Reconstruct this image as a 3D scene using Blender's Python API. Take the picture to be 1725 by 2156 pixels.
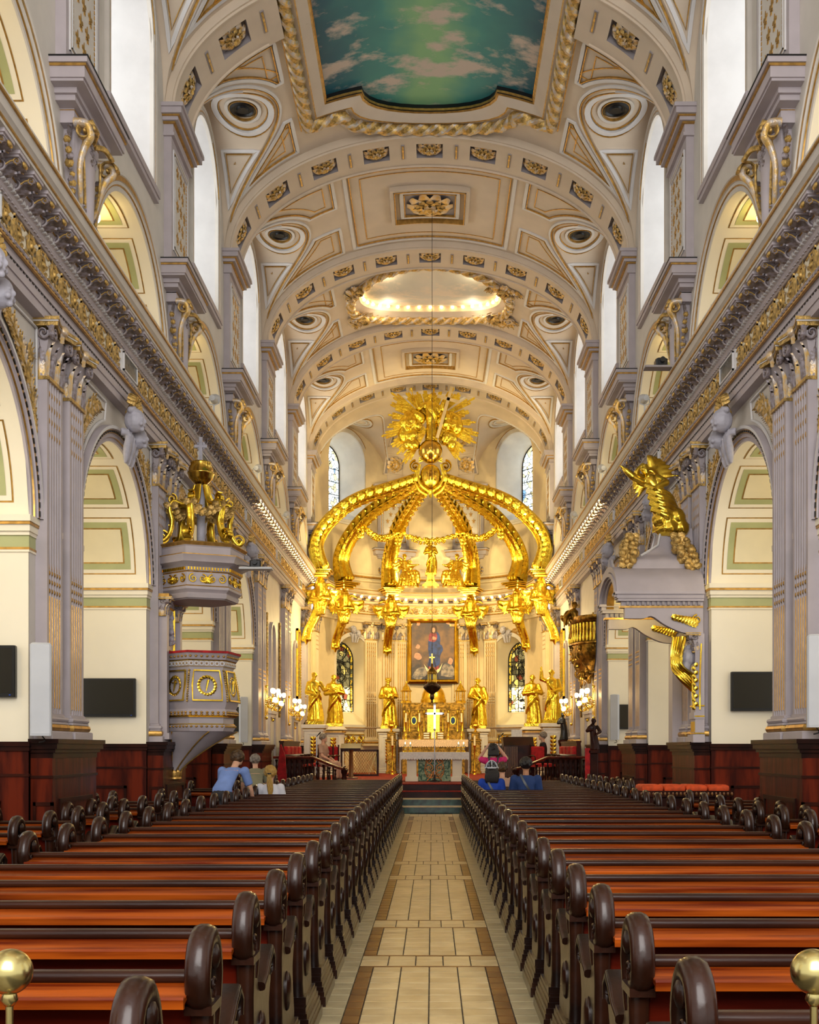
import bpy, math, random
from mathutils import Vector, Matrix, noise
for o in list(bpy.data.objects): bpy.data.objects.remove(o)
R = math.radians; PI = math.pi
rnd = random.Random(7)
scn = bpy.context.scene; COL = scn.collection
# ------------------------------------------------------------------ camera
cam = bpy.data.cameras.new('camera'); camo = bpy.data.objects.new('camera', cam); COL.objects.link(camo)
camo.location = (0.05, 0, 1.6); camo.rotation_euler = (R(90), 0, 0)
cam.lens = 36*2375/2156; cam.sensor_width = 36; cam.sensor_fit = 'AUTO'
cam.shift_x = -(910-862.5)/2156; cam.shift_y = (1577-1078)/2156
cam.clip_start = .05; cam.clip_end = 200
scn.camera = camo
# ------------------------------------------------------------------ world, exposure
w = bpy.data.worlds.new('world'); scn.world = w; w.use_nodes = True
bg = w.node_tree.nodes['Background']; bg.inputs[0].default_value = (1, .985, .965, 1); bg.inputs[1].default_value = 0.80
scn.view_settings.view_transform = 'Standard'; scn.view_settings.look = 'None'
scn.view_settings.gamma = 1; scn.view_settings.use_curve_mapping = False
scn.view_settings.exposure = 0.42
cy = scn.cycles
cy.max_bounces = 4; cy.diffuse_bounces = 3; cy.glossy_bounces = 2; cy.transmission_bounces = 2
cy.caustics_reflective = False; cy.caustics_refractive = False; cy.sample_clamp_indirect = 4; cy.adaptive_threshold = .07
WARM = (1, .74, .36); WHITE = (1, .95, .88)
def light(kind, name, loc, power, color=WARM, size=.3, rot=None, target=None, spot=None, sy=None):
    l = bpy.data.lights.new(name, kind); l.energy = power; l.color = color
    if kind == 'AREA':
        l.size = size
        if sy: l.shape = 'RECTANGLE'; l.size_y = sy
    else: l.shadow_soft_size = size
    if kind == 'SPOT': l.spot_size = R(spot or 60); l.spot_blend = .7
    o = bpy.data.objects.new(name, l); COL.objects.link(o); o.location = loc
    if target is not None: o.rotation_euler = (Vector(target)-Vector(loc)).to_track_quat('-Z', 'Y').to_euler()
    elif rot: o.rotation_euler = rot
    return o
# nave layout
BAY = 5.05
def P(k): return 13.1+BAY*(k-1)
# unseen area light added as fill across the open west end, behind the camera
light('AREA', 'west_end_fill', (0, -3.2, 7.5), 950, (1, .985, .965), 6, target=(0, 20, 7), sy=8)
for s in (-1, 1):
    for k in range(0, 7):                     # unseen warm point lights added behind the arcades, without fixtures
        yk = P(k)+BAY/2
        if k < 4:
            light('POINT', 'aisle_fill', (s*5.6, yk-.5, 5.0), 26, (1, .80, .45), .15)
    # floodlights standing on the cornices, aimed at the gilded choir
    for yy in (20.2, 25.2, 30.2):
        light('SPOT', 'cornice_floodlight_beam', (s*3.55, yy+.25, 7.95), 700, (1, .78, .38), .12, target=(-s*.6, 38.5, 9.2), spot=44)
for s in (-1, 1):
    light('SPOT', 'apse_floodlight_beam', (s*3.3, 34.6, 7.9), 900, (1, .75, .33), .12, target=(-s*1.2, 42.6, 5.0), spot=80)
    light('POINT', 'apse_cornice_lamp', (s*.9, 41.9, 8.3), 20, (1, .78, .38), .12)
    light('POINT', 'choir_fill', (s*2.6, 36.4, 5.4), 250, (1, .75, .33), .2)  # unseen light in mid-air, added to brighten the choir and its statues
    light('SPOT', 'upper_vault_flood', (s*3.4, 35.6, 8.0), 480, (1, .78, .38), .12, target=(0, 41, 13.0), spot=95)
for s in (-1, 1):                             # rows of bulbs tucked under the choir cornices, and the lamps of the oval dome
    light('AREA', 'cornice_lamp_row', (s*3.93, 32.0, 7.20), 120, (1, .80, .46), .05, rot=(PI, 0, 0), sy=12.4)
    light('POINT', 'oval_dome_lamp', (s*1.2, 30.77-.9, 13.95), 7, (1, .84, .56), .1); light('POINT', 'oval_dome_lamp', (s*1.2, 30.77+.9, 13.95), 7, (1, .84, .56), .1)
    for yy in (29.2, 33.4): light('POINT', 'sconce_glow', (s*3.75, yy, 3.0), 22, (1, .82, .5), .1)
for a in (30, 70, 110, 150): light('POINT', 'apse_bulb_glow', (3.66*math.cos(R(a)), 39.0+3.66*math.sin(R(a)), 7.15), 5, (1, .8, .46), .05)
# ------------------------------------------------------------------ materials
def lin(c):
    return tuple(((x/255)/12.92 if x/255 <= .04045 else (((x/255)+.055)/1.055)**2.4) for x in c)
MATS = {}
def mat(name, rgb, rough=.6, metal=0, var=.05, scale=3., bump=0., bscale=40., coat=0., emit=None, estr=0., rgb2=None, detail=4, sheen=0, spec=.5, aniso=None, rand=0):
    m = bpy.data.materials.new(name); m.use_nodes = True; nt = m.node_tree; b = nt.nodes['Principled BSDF']
    c = lin(rgb)
    b.inputs['Roughness'].default_value = rough; b.inputs['Metallic'].default_value = metal
    b.inputs['Specular IOR Level'].default_value = spec
    if coat: b.inputs['Coat Weight'].default_value = coat; b.inputs['Coat Roughness'].default_value = .12
    tc = nt.nodes.new('ShaderNodeTexCoord')
    src = tc.outputs['Object']
    if rand:
        oi = nt.nodes.new('ShaderNodeObjectInfo'); ml_ = nt.nodes.new('ShaderNodeMath'); ml_.operation = 'MULTIPLY'; ml_.inputs[1].default_value = 41.7; nt.links.new(oi.outputs['Random'], ml_.inputs[0])
        va = nt.nodes.new('ShaderNodeVectorMath'); nt.links.new(src, va.inputs[0]); nt.links.new(ml_.outputs[0], va.inputs[1]); src = va.outputs[0]
    if aniso:
        mp = nt.nodes.new('ShaderNodeMapping'); mp.inputs['Scale'].default_value = aniso; nt.links.new(src, mp.inputs[0]); src = mp.outputs[0]
    if var or rgb2:
        n = nt.nodes.new('ShaderNodeTexNoise'); n.inputs['Scale'].default_value = scale; n.inputs['Detail'].default_value = detail
        nt.links.new(src, n.inputs['Vector'])
        r = nt.nodes.new('ShaderNodeValToRGB')
        if rgb2: c0, c1 = lin(rgb2), c
        else: c0 = tuple(x*(1-var*2.2) for x in c); c1 = tuple(min(1, x*(1+var*1.6)) for x in c)
        r.color_ramp.elements[0].position = .36; r.color_ramp.elements[1].position = .64
        r.color_ramp.elements[0].color = (*c0, 1); r.color_ramp.elements[1].color = (*c1, 1)
        nt.links.new(n.outputs['Fac'], r.inputs[0])
        if rand:
            mr = nt.nodes.new('ShaderNodeMapRange'); mr.inputs[3].default_value = 1-rand; mr.inputs[4].default_value = 1+rand; nt.links.new(oi.outputs['Random'], mr.inputs[0])
            hs = nt.nodes.new('ShaderNodeHueSaturation'); nt.links.new(mr.outputs[0], hs.inputs['Value']); nt.links.new(r.outputs[0], hs.inputs['Color']); nt.links.new(hs.outputs[0], b.inputs['Base Color'])
        else: nt.links.new(r.outputs[0], b.inputs['Base Color'])
    else: b.inputs['Base Color'].default_value = (*c, 1)
    if bump:
        n2 = nt.nodes.new('ShaderNodeTexNoise'); n2.inputs['Scale'].default_value = bscale; n2.inputs['Detail'].default_value = 3
        nt.links.new(src, n2.inputs['Vector'])
        bp = nt.nodes.new('ShaderNodeBump'); bp.inputs['Strength'].default_value = bump; bp.inputs['Distance'].default_value = .02
        nt.links.new(n2.outputs['Fac'], bp.inputs['Height']); nt.links.new(bp.outputs[0], b.inputs['Normal'])
    if emit: b.inputs['Emission Color'].default_value = (*lin(emit), 1); b.inputs['Emission Strength'].default_value = estr
    MATS[name] = m
    return m
mat('plaster', (214, 207, 198), .55, var=.02)
mat('apse_warm_lit', (228, 208, 170), .5, var=.02)  # plaster with the warm choir light put into its colour
mat('lavender', (184, 174, 178), .5, var=.03)
mat('white_trim', (222, 219, 218), .45, var=.02)
mat('vault', (218, 200, 178), .6, var=.025, scale=1.5)
mat('vault_panel', (205, 192, 160), .6, var=.02)
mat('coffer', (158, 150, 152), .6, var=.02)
mat('cream', (250, 239, 212), .5, var=.015, scale=1)
mat('cream_panel', (240, 226, 186), .5, var=.015)
mat('green', (182, 184, 128), .5, var=.03)
mat('gold', (255, 206, 72), .25, 1, var=.10, scale=5, bump=.12, bscale=22)
mat('gold_bright', (255, 208, 66), .24, 1, var=.12, scale=7, bump=.5, bscale=16)
mat('gold_line', (196, 152, 78), .38, .7, var=.10, scale=14)
mat('gold_old', (198, 162, 92), .40, .5, var=.22, scale=18, bump=.3, bscale=60)
mat('gold_dark', (158, 116, 40), .33, .9, var=.3, scale=10, bump=.3, bscale=30)
mat('leaf', (226, 184, 98), .38, .4, rgb2=(204, 196, 192), scale=14, bump=.35, bscale=50)
mat('leaf_lav', (160, 152, 160), .42, .2, rgb2=(120, 104, 96), scale=22, bump=.3, bscale=50)
mat('stone_lav', (178, 175, 186), .5, var=.06, scale=9)
mat('brass', (212, 196, 130), .24, 1, var=.05)
mat('globe_gold', (214, 176, 78), .2, 1, var=.05)
mat('silver', (225, 228, 235), .15, 1, var=.02)
mat('pew_red', (112, 28, 8), .3, var=.18, scale=2.2, rgb2=(74, 16, 5), coat=.1, bump=.05, bscale=20, aniso=(.5, 4, 4), spec=.18, rand=.15)
mat('pew_orange', (162, 74, 15), .3, rgb2=(92, 27, 5), scale=3.0, coat=.1, bump=.06, bscale=14, aniso=(.35, 6, 6), spec=.2, rand=.22)
mat('pew_dark', (50, 24, 12), .28, rgb2=(24, 10, 5), scale=5, coat=.12, bump=.12, bscale=18, spec=.35)
mat('pew_rail', (60, 29, 14), .3, rgb2=(34, 14, 7), scale=3, coat=.1, bump=.05, aniso=(.5, 4, 4), spec=.2)
mat('wood_red', (104, 34, 12), .38, rgb2=(56, 14, 5), scale=2.4, coat=.15, bump=.05, bscale=12, aniso=(4, 4, .6), spec=.15)
mat('wood_dark', (58, 22, 11), .36, rgb2=(30, 9, 5), scale=3, coat=.05, spec=.15)
mat('wood_brown', (132, 88, 46), .3, rgb2=(100, 60, 30), scale=3, coat=.3, aniso=(4, 4, .5))
mat('tile_cream', (206, 184, 138), .33, rgb2=(186, 162, 116), scale=5, bump=.04, rand=.09)
mat('tile_edge', (178, 164, 128), .34, rgb2=(154, 142, 110), scale=5, bump=.04, rand=.07)
mat('tile_brown', (122, 82, 38), .3, rgb2=(92, 58, 28), scale=5, bump=.04, rand=.15)
mat('grout', (58, 50, 40), .8, var=.1)
mat('stone_floor', (120, 108, 88), .5, rgb2=(96, 84, 66), scale=4)
mat('carpet_red', (150, 34, 16), .85, rgb2=(116, 22, 12), scale=30, bump=.3, bscale=300)
mat('red_velvet', (176, 20, 26), .8, var=.15, scale=12, bump=.2, bscale=200)
mat('orange_cloth', (206, 74, 22), .8, var=.1, scale=12)
mat('marble_green', (44, 84, 70), .2, rgb2=(18, 40, 36), scale=6, detail=8)
mat('marble_dark', (70, 74, 72), .25, rgb2=(110, 112, 110), scale=7, detail=8)
mat('cloth_white', (238, 232, 226), .8, var=.04, scale=20, bump=.2, bscale=120)
mat('lace', (226, 200, 170), .8, var=.1, scale=30, bump=.3, bscale=150)
mat('black', (10, 10, 12), .35, var=0)
mat('screen', (7, 8, 11), .12, var=0, coat=.3)
mat('speaker', (198, 200, 204), .5, var=.02)
mat('black_metal', (24, 24, 26), .35, .4, var=.1)
mat('wax', (246, 232, 190), .5, var=.02)
mat('flame', (255, 230, 170), .5, emit=(255, 214, 140), estr=14, var=0)
mat('globe_lit', (255, 248, 230), .5, emit=(255, 226, 172), estr=4, var=0)
mat('bulb', (255, 240, 210), .5, emit=(255, 206, 130), estr=7, var=0)
mat('gallery_bulb', (255, 240, 210), .5, emit=(255, 222, 150), estr=45, var=0)
mat('daylight_pane', (245, 248, 248), .4, emit=(246, 250, 250), estr=1.9, var=0)
mat('dark_hole', (22, 20, 20), .5, var=0)
mat('skin', (224, 172, 142), .55, var=.04, scale=14)
mat('skin_tan', (196, 140, 104), .55, var=.04, scale=14)
mat('hair_blond', (206, 166, 84), .45, rgb2=(150, 112, 46), scale=26, aniso=(6, 6, .8), bump=.4, bscale=60)
mat('hair_black', (18, 14, 14), .4, rgb2=(34, 26, 24), scale=26, aniso=(6, 6, .8), bump=.4, bscale=60)
mat('hair_brown', (92, 66, 34), .5, rgb2=(58, 40, 22), scale=20, bump=.5, bscale=50)
mat('hair_grey', (150, 138, 126), .5, rgb2=(110, 100, 92), scale=20, bump=.5, bscale=50)
mat('shirt_white', (224, 224, 232), .8, var=.04, bump=.2, bscale=12)
mat('shirt_blue', (38, 66, 122), .8, var=.08, bump=.2, bscale=12)
mat('shirt_royal', (26, 70, 178), .8, var=.08, bump=.2, bscale=12)
mat('shirt_pale', (120, 146, 206), .8, var=.08, bump=.25, bscale=10)
mat('shirt_pink', (226, 40, 120), .8, var=.06, bump=.2, bscale=12)
mat('shirt_olive', (142, 138, 110), .8, var=.08, bump=.2, bscale=12)
mat('shirt_beige', (186, 150, 128), .8, var=.08, bump=.2, bscale=12)
mat('trousers', (50, 46, 48), .85, var=.08)
mat('suit_black', (22, 22, 26), .75, var=.1)
mat('cap_white', (216, 220, 228), .7, var=.03)
mat('cap_grey', (96, 104, 118), .7, var=.05)
mat('pack_grey', (62, 74, 76), .7, var=.1)
mat('cross_cloth', (214, 190, 140), .4, .5, var=.05)

for n_ in ('bulb', 'globe_lit', 'flame'): MATS[n_].cycles.emission_sampling = 'NONE'
# ------------------------------------------------------------------ geometry helpers
class G:
    def __init__(s): s.v = []; s.f = []; s.m = []; s.cur = 0; s.M = None
    def add(s, vs, fs, m=None):
        o = len(s.v)
        if s.M is not None: vs = [s.M @ Vector(q) for q in vs]
        s.v += [tuple(q) for q in vs]; s.f += [tuple(o+i for i in q) for q in fs]
        s.m += [s.cur if m is None else m]*len(fs)
        return s
    def merge(s, g, M=None, m=None):
        o = len(s.v)
        s.v += [tuple(M @ Vector(q)) for q in g.v] if M is not None else list(g.v)
        flip = M is not None and M.to_3x3().determinant() < 0
        s.f += [tuple(o+i for i in (reversed(q) if flip else q)) for q in g.f]
        s.m += list(g.m) if m is None else [m]*len(g.f)
        return s
    def box(s, x0, x1, y0, y1, z0, z1, m=None):
        x0, x1 = min(x0, x1), max(x0, x1); y0, y1 = min(y0, y1), max(y0, y1); z0, z1 = min(z0, z1), max(z0, z1)
        v = [(x0, y0, z0), (x1, y0, z0), (x1, y1, z0), (x0, y1, z0), (x0, y0, z1), (x1, y0, z1), (x1, y1, z1), (x0, y1, z1)]
        return s.add(v, [(3, 2, 1, 0), (4, 5, 6, 7), (0, 1, 5, 4), (1, 2, 6, 5), (2, 3, 7, 6), (3, 0, 4, 7)], m)
    def cbox(s, x0, x1, y0, y1, z0, z1, c=.01, m=None):
        """box with chamfered vertical and top edges"""
        x0, x1 = min(x0, x1), max(x0, x1); y0, y1 = min(y0, y1), max(y0, y1)
        def ring(d, z):
            return [(x0+d+c, y0+d, z), (x1-d-c, y0+d, z), (x1-d, y0+d+c, z), (x1-d, y1-d-c, z), (x1-d-c, y1-d, z), (x0+d+c, y1-d, z), (x0+d, y1-d-c, z), (x0+d, y0+d+c, z)]
        return s.loft([ring(0, z0), ring(0, z1-c), ring(c, z1)], m=m)
    def prism(s, pts, axis, a0, a1, m=None, caps=True):
        n = len(pts)
        def mk(u, v, a): return {'X': (a, u, v), 'Y': (u, a, v), 'Z': (u, v, a)}[axis]
        v = [mk(u, q, a0) for u, q in pts]+[mk(u, q, a1) for u, q in pts]
        f = [(i, (i+1) % n, n+(i+1) % n, n+i) for i in range(n)]
        if caps: f += [tuple(range(n-1, -1, -1)), tuple(range(n, 2*n))]
        return s.add(v, f, m)
    def loft(s, rings, closed=True, caps=True, m=None, mfun=None):
        n = len(rings[0]); v = [q for r in rings for q in r]; f = []; ms = []
        for i in range(len(rings)-1):
            for j in range(n if closed else n-1):
                k = (j+1) % n
                f.append((i*n+j, i*n+k, (i+1)*n+k, (i+1)*n+j))
                ms.append(mfun(i, j) if mfun else (s.cur if m is None else m))
        if caps and closed:
            f += [tuple(range(n-1, -1, -1)), tuple((len(rings)-1)*n+j for j in range(n))]; ms += [ms[0], ms[-1]]
        a = len(s.m); s.add(v, f); s.m[a:] = ms
        return s
    def sweep(s, path, prof, up=(0, 0, 1), closed=False, caps=True, scale=None, twist=None, m=None, mfun=None):
        """prof (u along side, v along up'); up may be a vector or a list of vectors"""
        n = len(path); rings = []
        P_ = [Vector(q) for q in path]
        for i in range(n):
            a = P_[(i-1) % n] if (closed or i > 0) else P_[i]; b = P_[(i+1) % n] if (closed or i < n-1) else P_[i]
            t = (b-a); t = t.normalized() if t.length > 1e-9 else Vector((0, 1, 0))
            u = Vector(up[i]) if isinstance(up, list) else Vector(up)
            sd = t.cross(u)
            if sd.length < 1e-5: sd = t.cross(Vector((1, .01, 0)))
            sd.normalize(); uu = sd.cross(t).normalized()
            k = scale[i] if scale else 1
            pr = prof
            if twist is not None:
                c, q = math.cos(twist[i]), math.sin(twist[i]); pr = [(x*c-y*q, x*q+y*c) for x, y in prof]
            rings.append([P_[i]+sd*(x*k)+uu*(y*k) for x, y in pr])
        if closed: rings.append(rings[0])
        return s.loft(rings, True, caps and not closed, m, mfun)
    def tube(s, path, r, seg=8, caps=True, m=None, closed=False, up=(0.13, .21, 1)):
        prof = [(math.cos(2*PI*i/seg), math.sin(2*PI*i/seg)) for i in range(seg)]
        rs = r if isinstance(r, (list, tuple)) else [r]*len(path)
        return s.sweep(path, prof, up, closed, caps, list(rs), m=m)
    def lathe(s, prof, seg=20, c=(0, 0, 0), a0=0, a1=2*PI, m=None, mfun=None, sx=1, sy=1):
        full = abs(a1-a0-2*PI) < 1e-6
        N = seg if full else seg+1
        rings = [[(c[0]+r*sx*math.cos(a0+(a1-a0)*j/seg), c[1]+r*sy*math.sin(a0+(a1-a0)*j/seg), c[2]+z) for j in range(N)] for r, z in prof]
        return s.loft(rings, full, full, m, mfun)
    def sphere(s, c, r, seg=14, rings=9, m=None):
        rx, ry, rz = r if isinstance(r, (tuple, list)) else (r, r, r)
        pr = []
        for i in range(rings+1):
            a = -PI/2+PI*i/rings; k = max(math.cos(a), .02)
            pr.append([(c[0]+rx*k*math.cos(2*PI*j/seg), c[1]+ry*k*math.sin(2*PI*j/seg), c[2]+rz*math.sin(a)) for j in range(seg)])
        return s.loft(pr, True, True, m)
    def grid(s, fn, nu, nv, m=None, keep=None, flip=False):
        v = [fn(i/nu, j/nv) for i in range(nu+1) for j in range(nv+1)]; f = []
        for i in range(nu):
            for j in range(nv):
                if keep and not keep((i+.5)/nu, (j+.5)/nv): continue
                q = (i*(nv+1)+j, (i+1)*(nv+1)+j, (i+1)*(nv+1)+j+1, i*(nv+1)+j+1)
                f.append(tuple(reversed(q)) if flip else q)
        return s.add(v, f, m)
    def mesh(s, name, mats, smooth=40):
        me = bpy.data.meshes.new(name); me.from_pydata(s.v, [], s.f)
        for x in (mats if isinstance(mats, (list, tuple)) else [mats]): me.materials.append(MATS[x])
        if isinstance(mats, (list, tuple)) and len(mats) > 1: me.polygons.foreach_set('material_index', s.m)
        if smooth:
            me.polygons.foreach_set('use_smooth', [True]*len(me.polygons)); me.update()
            if smooth < 180: me.set_sharp_from_angle(angle=R(smooth))
        me.update()
        return me
    def build(s, name, mats, parent=None, smooth=40, loc=None, rotz=None):
        return put(s.mesh(name, mats, smooth), name, parent, loc, rotz)
def put(me, name, parent=None, loc=None, rotz=None, scale=None, M=None):
    o = bpy.data.objects.new(name, me); COL.objects.link(o)
    if parent is not None: o.parent = parent
    if M is not None: o.matrix_local = M
    else:
        if loc is not None: o.location = loc
        if rotz is not None: o.rotation_euler = (0, 0, rotz)
        if scale is not None: o.scale = scale
    return o
def tag(o, label, cat, group=None):
    o['label'] = label; o['category'] = cat
    if group: o['group'] = group
    return o
def struct(o, label=None): 
    o['kind'] = 'structure'
    if label: o['label'] = label
    return o
def thing(name, label, cat, loc=(0, 0, 0), rotz=0, group=None):
    o = bpy.data.objects.new(name, None); COL.objects.link(o); o.location = loc; o.rotation_euler = (0, 0, rotz)
    o.empty_display_size = .2
    return tag(o, label, cat, group)
def copy_tree(o, parent=None):
    c = o.copy(); COL.objects.link(c); c.parent = parent
    for ch in list(o.children): copy_tree(ch, c)
    return c
def T(x, y, z): return Matrix.Translation((x, y, z))
def RX(a): return Matrix.Rotation(a, 4, 'X')
def RY(a): return Matrix.Rotation(a, 4, 'Y')
def RZ(a): return Matrix.Rotation(a, 4, 'Z')
def S(x, y=None, z=None):
    y = x if y is None else y; z = x if z is None else z
    return Matrix.Diagonal((x, y, z, 1))
def at(px, py, Y): return Vector((.05+(px-910)*Y/2375, Y, 1.6+(1577-py)*Y/2375))   # a point of the place from a reading at a known depth
def spline(pts, n):
    """Catmull-Rom through points"""
    P_ = [Vector(p) for p in pts]; out = []
    m = len(P_)-1
    for i in range(n+1):
        t = m*i/n; k = min(int(t), m-1); f = t-k
        a, b, c, d = P_[max(k-1, 0)], P_[k], P_[k+1], P_[min(k+2, m)]
        out.append(.5*((2*b)+(c-a)*f+(2*a-5*b+4*c-d)*f*f+(3*b-a-3*c+d)*f**3))
    return out
def spiral(c, r0, r1, a0, a1, n, plane='YZ', off=0):
    out = []
    for i in range(n+1):
        t = i/n; r = r0+(r1-r0)*t; a = a0+(a1-a0)*t; u, v = c[0]+r*math.cos(a), c[1]+r*math.sin(a)
        out.append({'YZ': (off, u, v), 'XZ': (u, off, v), 'XY': (u, v, off)}[plane])
    return out
def remeshed(g, name, mats, voxel=.02, smooth_it=2, parent=None, loc=None, rotz=None, dec=None):
    """one continuous surface from overlapping closed shapes"""
    me = bpy.data.meshes.new(name); me.from_pydata(g.v, [], g.f)
    o = bpy.data.objects.new(name, me); COL.objects.link(o)
    md = o.modifiers.new('r', 'REMESH'); md.mode = 'VOXEL'; md.voxel_size = voxel; md.use_smooth_shade = True
    if smooth_it: sm = o.modifiers.new('s', 'SMOOTH'); sm.iterations = smooth_it; sm.factor = .5
    if dec: d = o.modifiers.new('d', 'DECIMATE'); d.ratio = dec
    dg = bpy.context.evaluated_depsgraph_get(); dg.update()
    m2 = bpy.data.meshes.new_from_object(o.evaluated_get(dg)); m2.name = name
    bpy.data.objects.remove(o); bpy.data.meshes.remove(me)
    m2.materials.clear()
    m2.materials.append(MATS[mats])
    m2.polygons.foreach_set('use_smooth', [True]*len(m2.polygons))
    return put(m2, name, parent, loc, rotz)
ORD = ['first', 'second', 'third', 'fourth', 'fifth', 'sixth', 'seventh', 'eighth', 'ninth', 'tenth', 'eleventh', 'twelfth', 'thirteenth', 'fourteenth', 'fifteenth', 'sixteenth', 'seventeenth', 'eighteenth', 'nineteenth', 'twentieth', 'twenty-first', 'twenty-second', 'twenty-third', 'twenty-fourth', 'twenty-fifth', 'twenty-sixth', 'twenty-seventh', 'twenty-eighth', 'twenty-ninth', 'thirtieth', 'thirty-first', 'thirty-second']
SIDE = {-1: 'left', 1: 'right'}
# ================================================================== NAVE
W = 4.33; XO = 6.4; ZI = 4.13; RA = 1.675
WU = 4.12; ZG = 7.3; RG = 1.82
ZS = 11.55; VA, VB = 4.12, 2.5; QA, QB = 4.0, 2.35
Y0, Y1 = P(-1)-BAY/2, P(6)+.3
BAYS = [-1, 0, 1, 2, 3, 4, 5]
def mid(k): return P(k)+BAY/2
def loc_s(s): return (1 if s < 0 else -1, 1, 1)       # templates are drawn for the left wall, x towards the nave
def arch_pts(r, n=28, z0=0, a0=0, a1=PI): return [(r*math.cos(a0+(a1-a0)*i/n), z0+r*math.sin(a0+(a1-a0)*i/n)) for i in range(n+1)]
def arch_sweep(g, R0, prof, n=36, mats=None, a0=0, a1=PI):
    """prof = (dr, dx) open strip"""
    rings = []
    for i in range(n+1):
        a = a0+(a1-a0)*i/n
        rings.append([(dx, (R0+dr)*math.cos(a), (R0+dr)*math.sin(a)) for dr, dx in prof])
    g.loft(rings, False, False, mfun=(lambda i, j: mats[j]) if mats else None)
def patch(g, R0, off, t0, t1, x0, x1, m, n=8):
    g.grid(lambda u, v: (-(x0+(x1-x0)*v), (R0-off)*math.cos(t0+(t1-t0)*u), (R0-off)*math.sin(t0+(t1-t0)*u)), n, 1, m)
def soffit_panel(name, R0, t0, t1, x0, x1):
    g = G(); d = lambda w: w/R0
    lay = [(.004, 0, 2), (.010, .018, 1), (.014, .075, 0), (.018, .165, 2), (.022, .185, 3)]
    for off, ins, m in lay: patch(g, R0, off, t0+d(ins), t1-d(ins), x0+ins, x1-ins, m)
    # edge of the raised white frame
    for a in (t0+d(.018), t1-d(.018)):
        g.add([(-x0-.018, (R0-o)*math.cos(a), (R0-o)*math.sin(a)) for o in (0, .01)]+[(-x1+.018, (R0-o)*math.cos(a), (R0-o)*math.sin(a)) for o in (.01, 0)], [(0, 1, 2, 3)], 1)
    return g.mesh(name, ['green', 'cream', 'gold_line', 'cream_panel'], 30)
def acanthus(g, M, h, w, curl=.5, m=0, lobes=4):
    """leaf rising along z from the origin, facing +x, its tip curling outwards"""
    n = 9; vs = []; fs = []
    for i in range(n+1):
        t = i/n
        z = h*(t-.25*curl*max(0, t-.7)**1.2*3.2); x = .10*w*math.sin(t*PI)+curl*h*.9*max(0, t-.45)**2
        ww = w*.5*(math.sin(min(1, t*1.15+.12)*PI)**.6 if t < .98 else .05)*(1+.26*math.cos(t*lobes*2*PI))
        for j, q in enumerate((-1, -.5, 0, .5, 1)):
            vs.append((x+.10*w*(1-q*q)+(.05*w if j == 2 else 0)-(.04*w if j in (1, 3) else 0), q*ww, z))
    for i in range(n):
        for j in range(4): a = i*5+j; fs.append((a, a+1, a+6, a+5))
    o = G(); o.add(vs, fs); g.merge(o, M, m)
def volute(g, c, r, wdt, plane='YZ', turns=1.6, sgn=1, m=0, a0=PI/2, seg=6):
    pts = []
    n = int(14*turns)
    for i in range(n+1):
        t = i/n; a = a0+sgn*turns*2*PI*t; q = r*(1-.82*t)
        u, v = q*math.cos(a), q*math.sin(a)
        pts.append((c[0], c[1]+u, c[2]+v) if plane == 'YZ' else ((c[0]+u, c[1], c[2]+v) if plane == 'XZ' else (c[0]+u, c[1]+v, c[2])))
    up = {'YZ': (1, 0, 0), 'XZ': (0, 1, 0), 'XY': (0, 0, 1)}[plane]
    k = r*.19
    pr = [(k*math.cos(2*PI*i/seg), wdt*.5*math.sin(2*PI*i/seg)) for i in range(seg)]
    g.sweep(pts, pr, up, m=m, scale=[1-.5*i/n for i in range(n+1)])
    g.sphere(c, (wdt*.5, r*.2, r*.2) if plane == 'YZ' else ((r*.2, wdt*.5, r*.2) if plane == 'XZ' else (r*.2, r*.2, wdt*.5)), 8, 5, m)
def blobs(g, pts, r, m=0, jit=.6, seg=6):
    for p in pts:
        q = r*(.65+.6*rnd.random())
        g.sphere((p[0]+r*jit*(rnd.random()-.5), p[1]+r*jit*(rnd.random()-.5), p[2]+r*jit*(rnd.random()-.5)), q, seg, 4, m)
# ------------------------------------------------------------------ shared templates (left wall, x towards the nave)
def t_pilaster():
    g = G(); hw = .26; d = .13; n = 5; z0, z1 = 2.0, 5.7
    pts = [(0, -hw), (d, -hw), (d, -hw+.05)]
    step = (2*hw-.10)/n
    for i in range(n):
        a = -hw+.05+i*step
        pts += [(d, a+.012), (d-.03, a+.026), (d-.036, a+step/2), (d-.03, a+step-.026), (d, a+step-.012)]
    pts += [(d, hw-.05), (d, hw), (0, hw)]
    g.prism(pts, 'Z', z0, z1)
    return g.mesh('pilaster', 'lavender', 50)
def t_reeding():
    g = G(); n = 5; hw = .26; d = .13; step = (2*hw-.10)/n
    for i in range(n):
        y = -hw+.05+(i+.5)*step
        g.tube([(d-.02, y, 2.06), (d-.02, y, 3.30)], .022, 6)
        for z in (3.36, 3.46, 3.56): g.sphere((d-.012, y, z), (.02, .024, .03), 6, 4)
        g.tube([(d-.02, y, 3.6), (d-.02, y, 3.72)], [.018, .004], 6)
        g.box(d-.03, d-.012, y-.006, y+.006, 3.75, 5.6)
        for z in (5.1, 5.25, 5.4, 5.55): g.sphere((d-.01, y, z), (.012, .02, .035), 5, 4)
    return g.mesh('gold_reeding', 'gold_line', 60)
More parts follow.
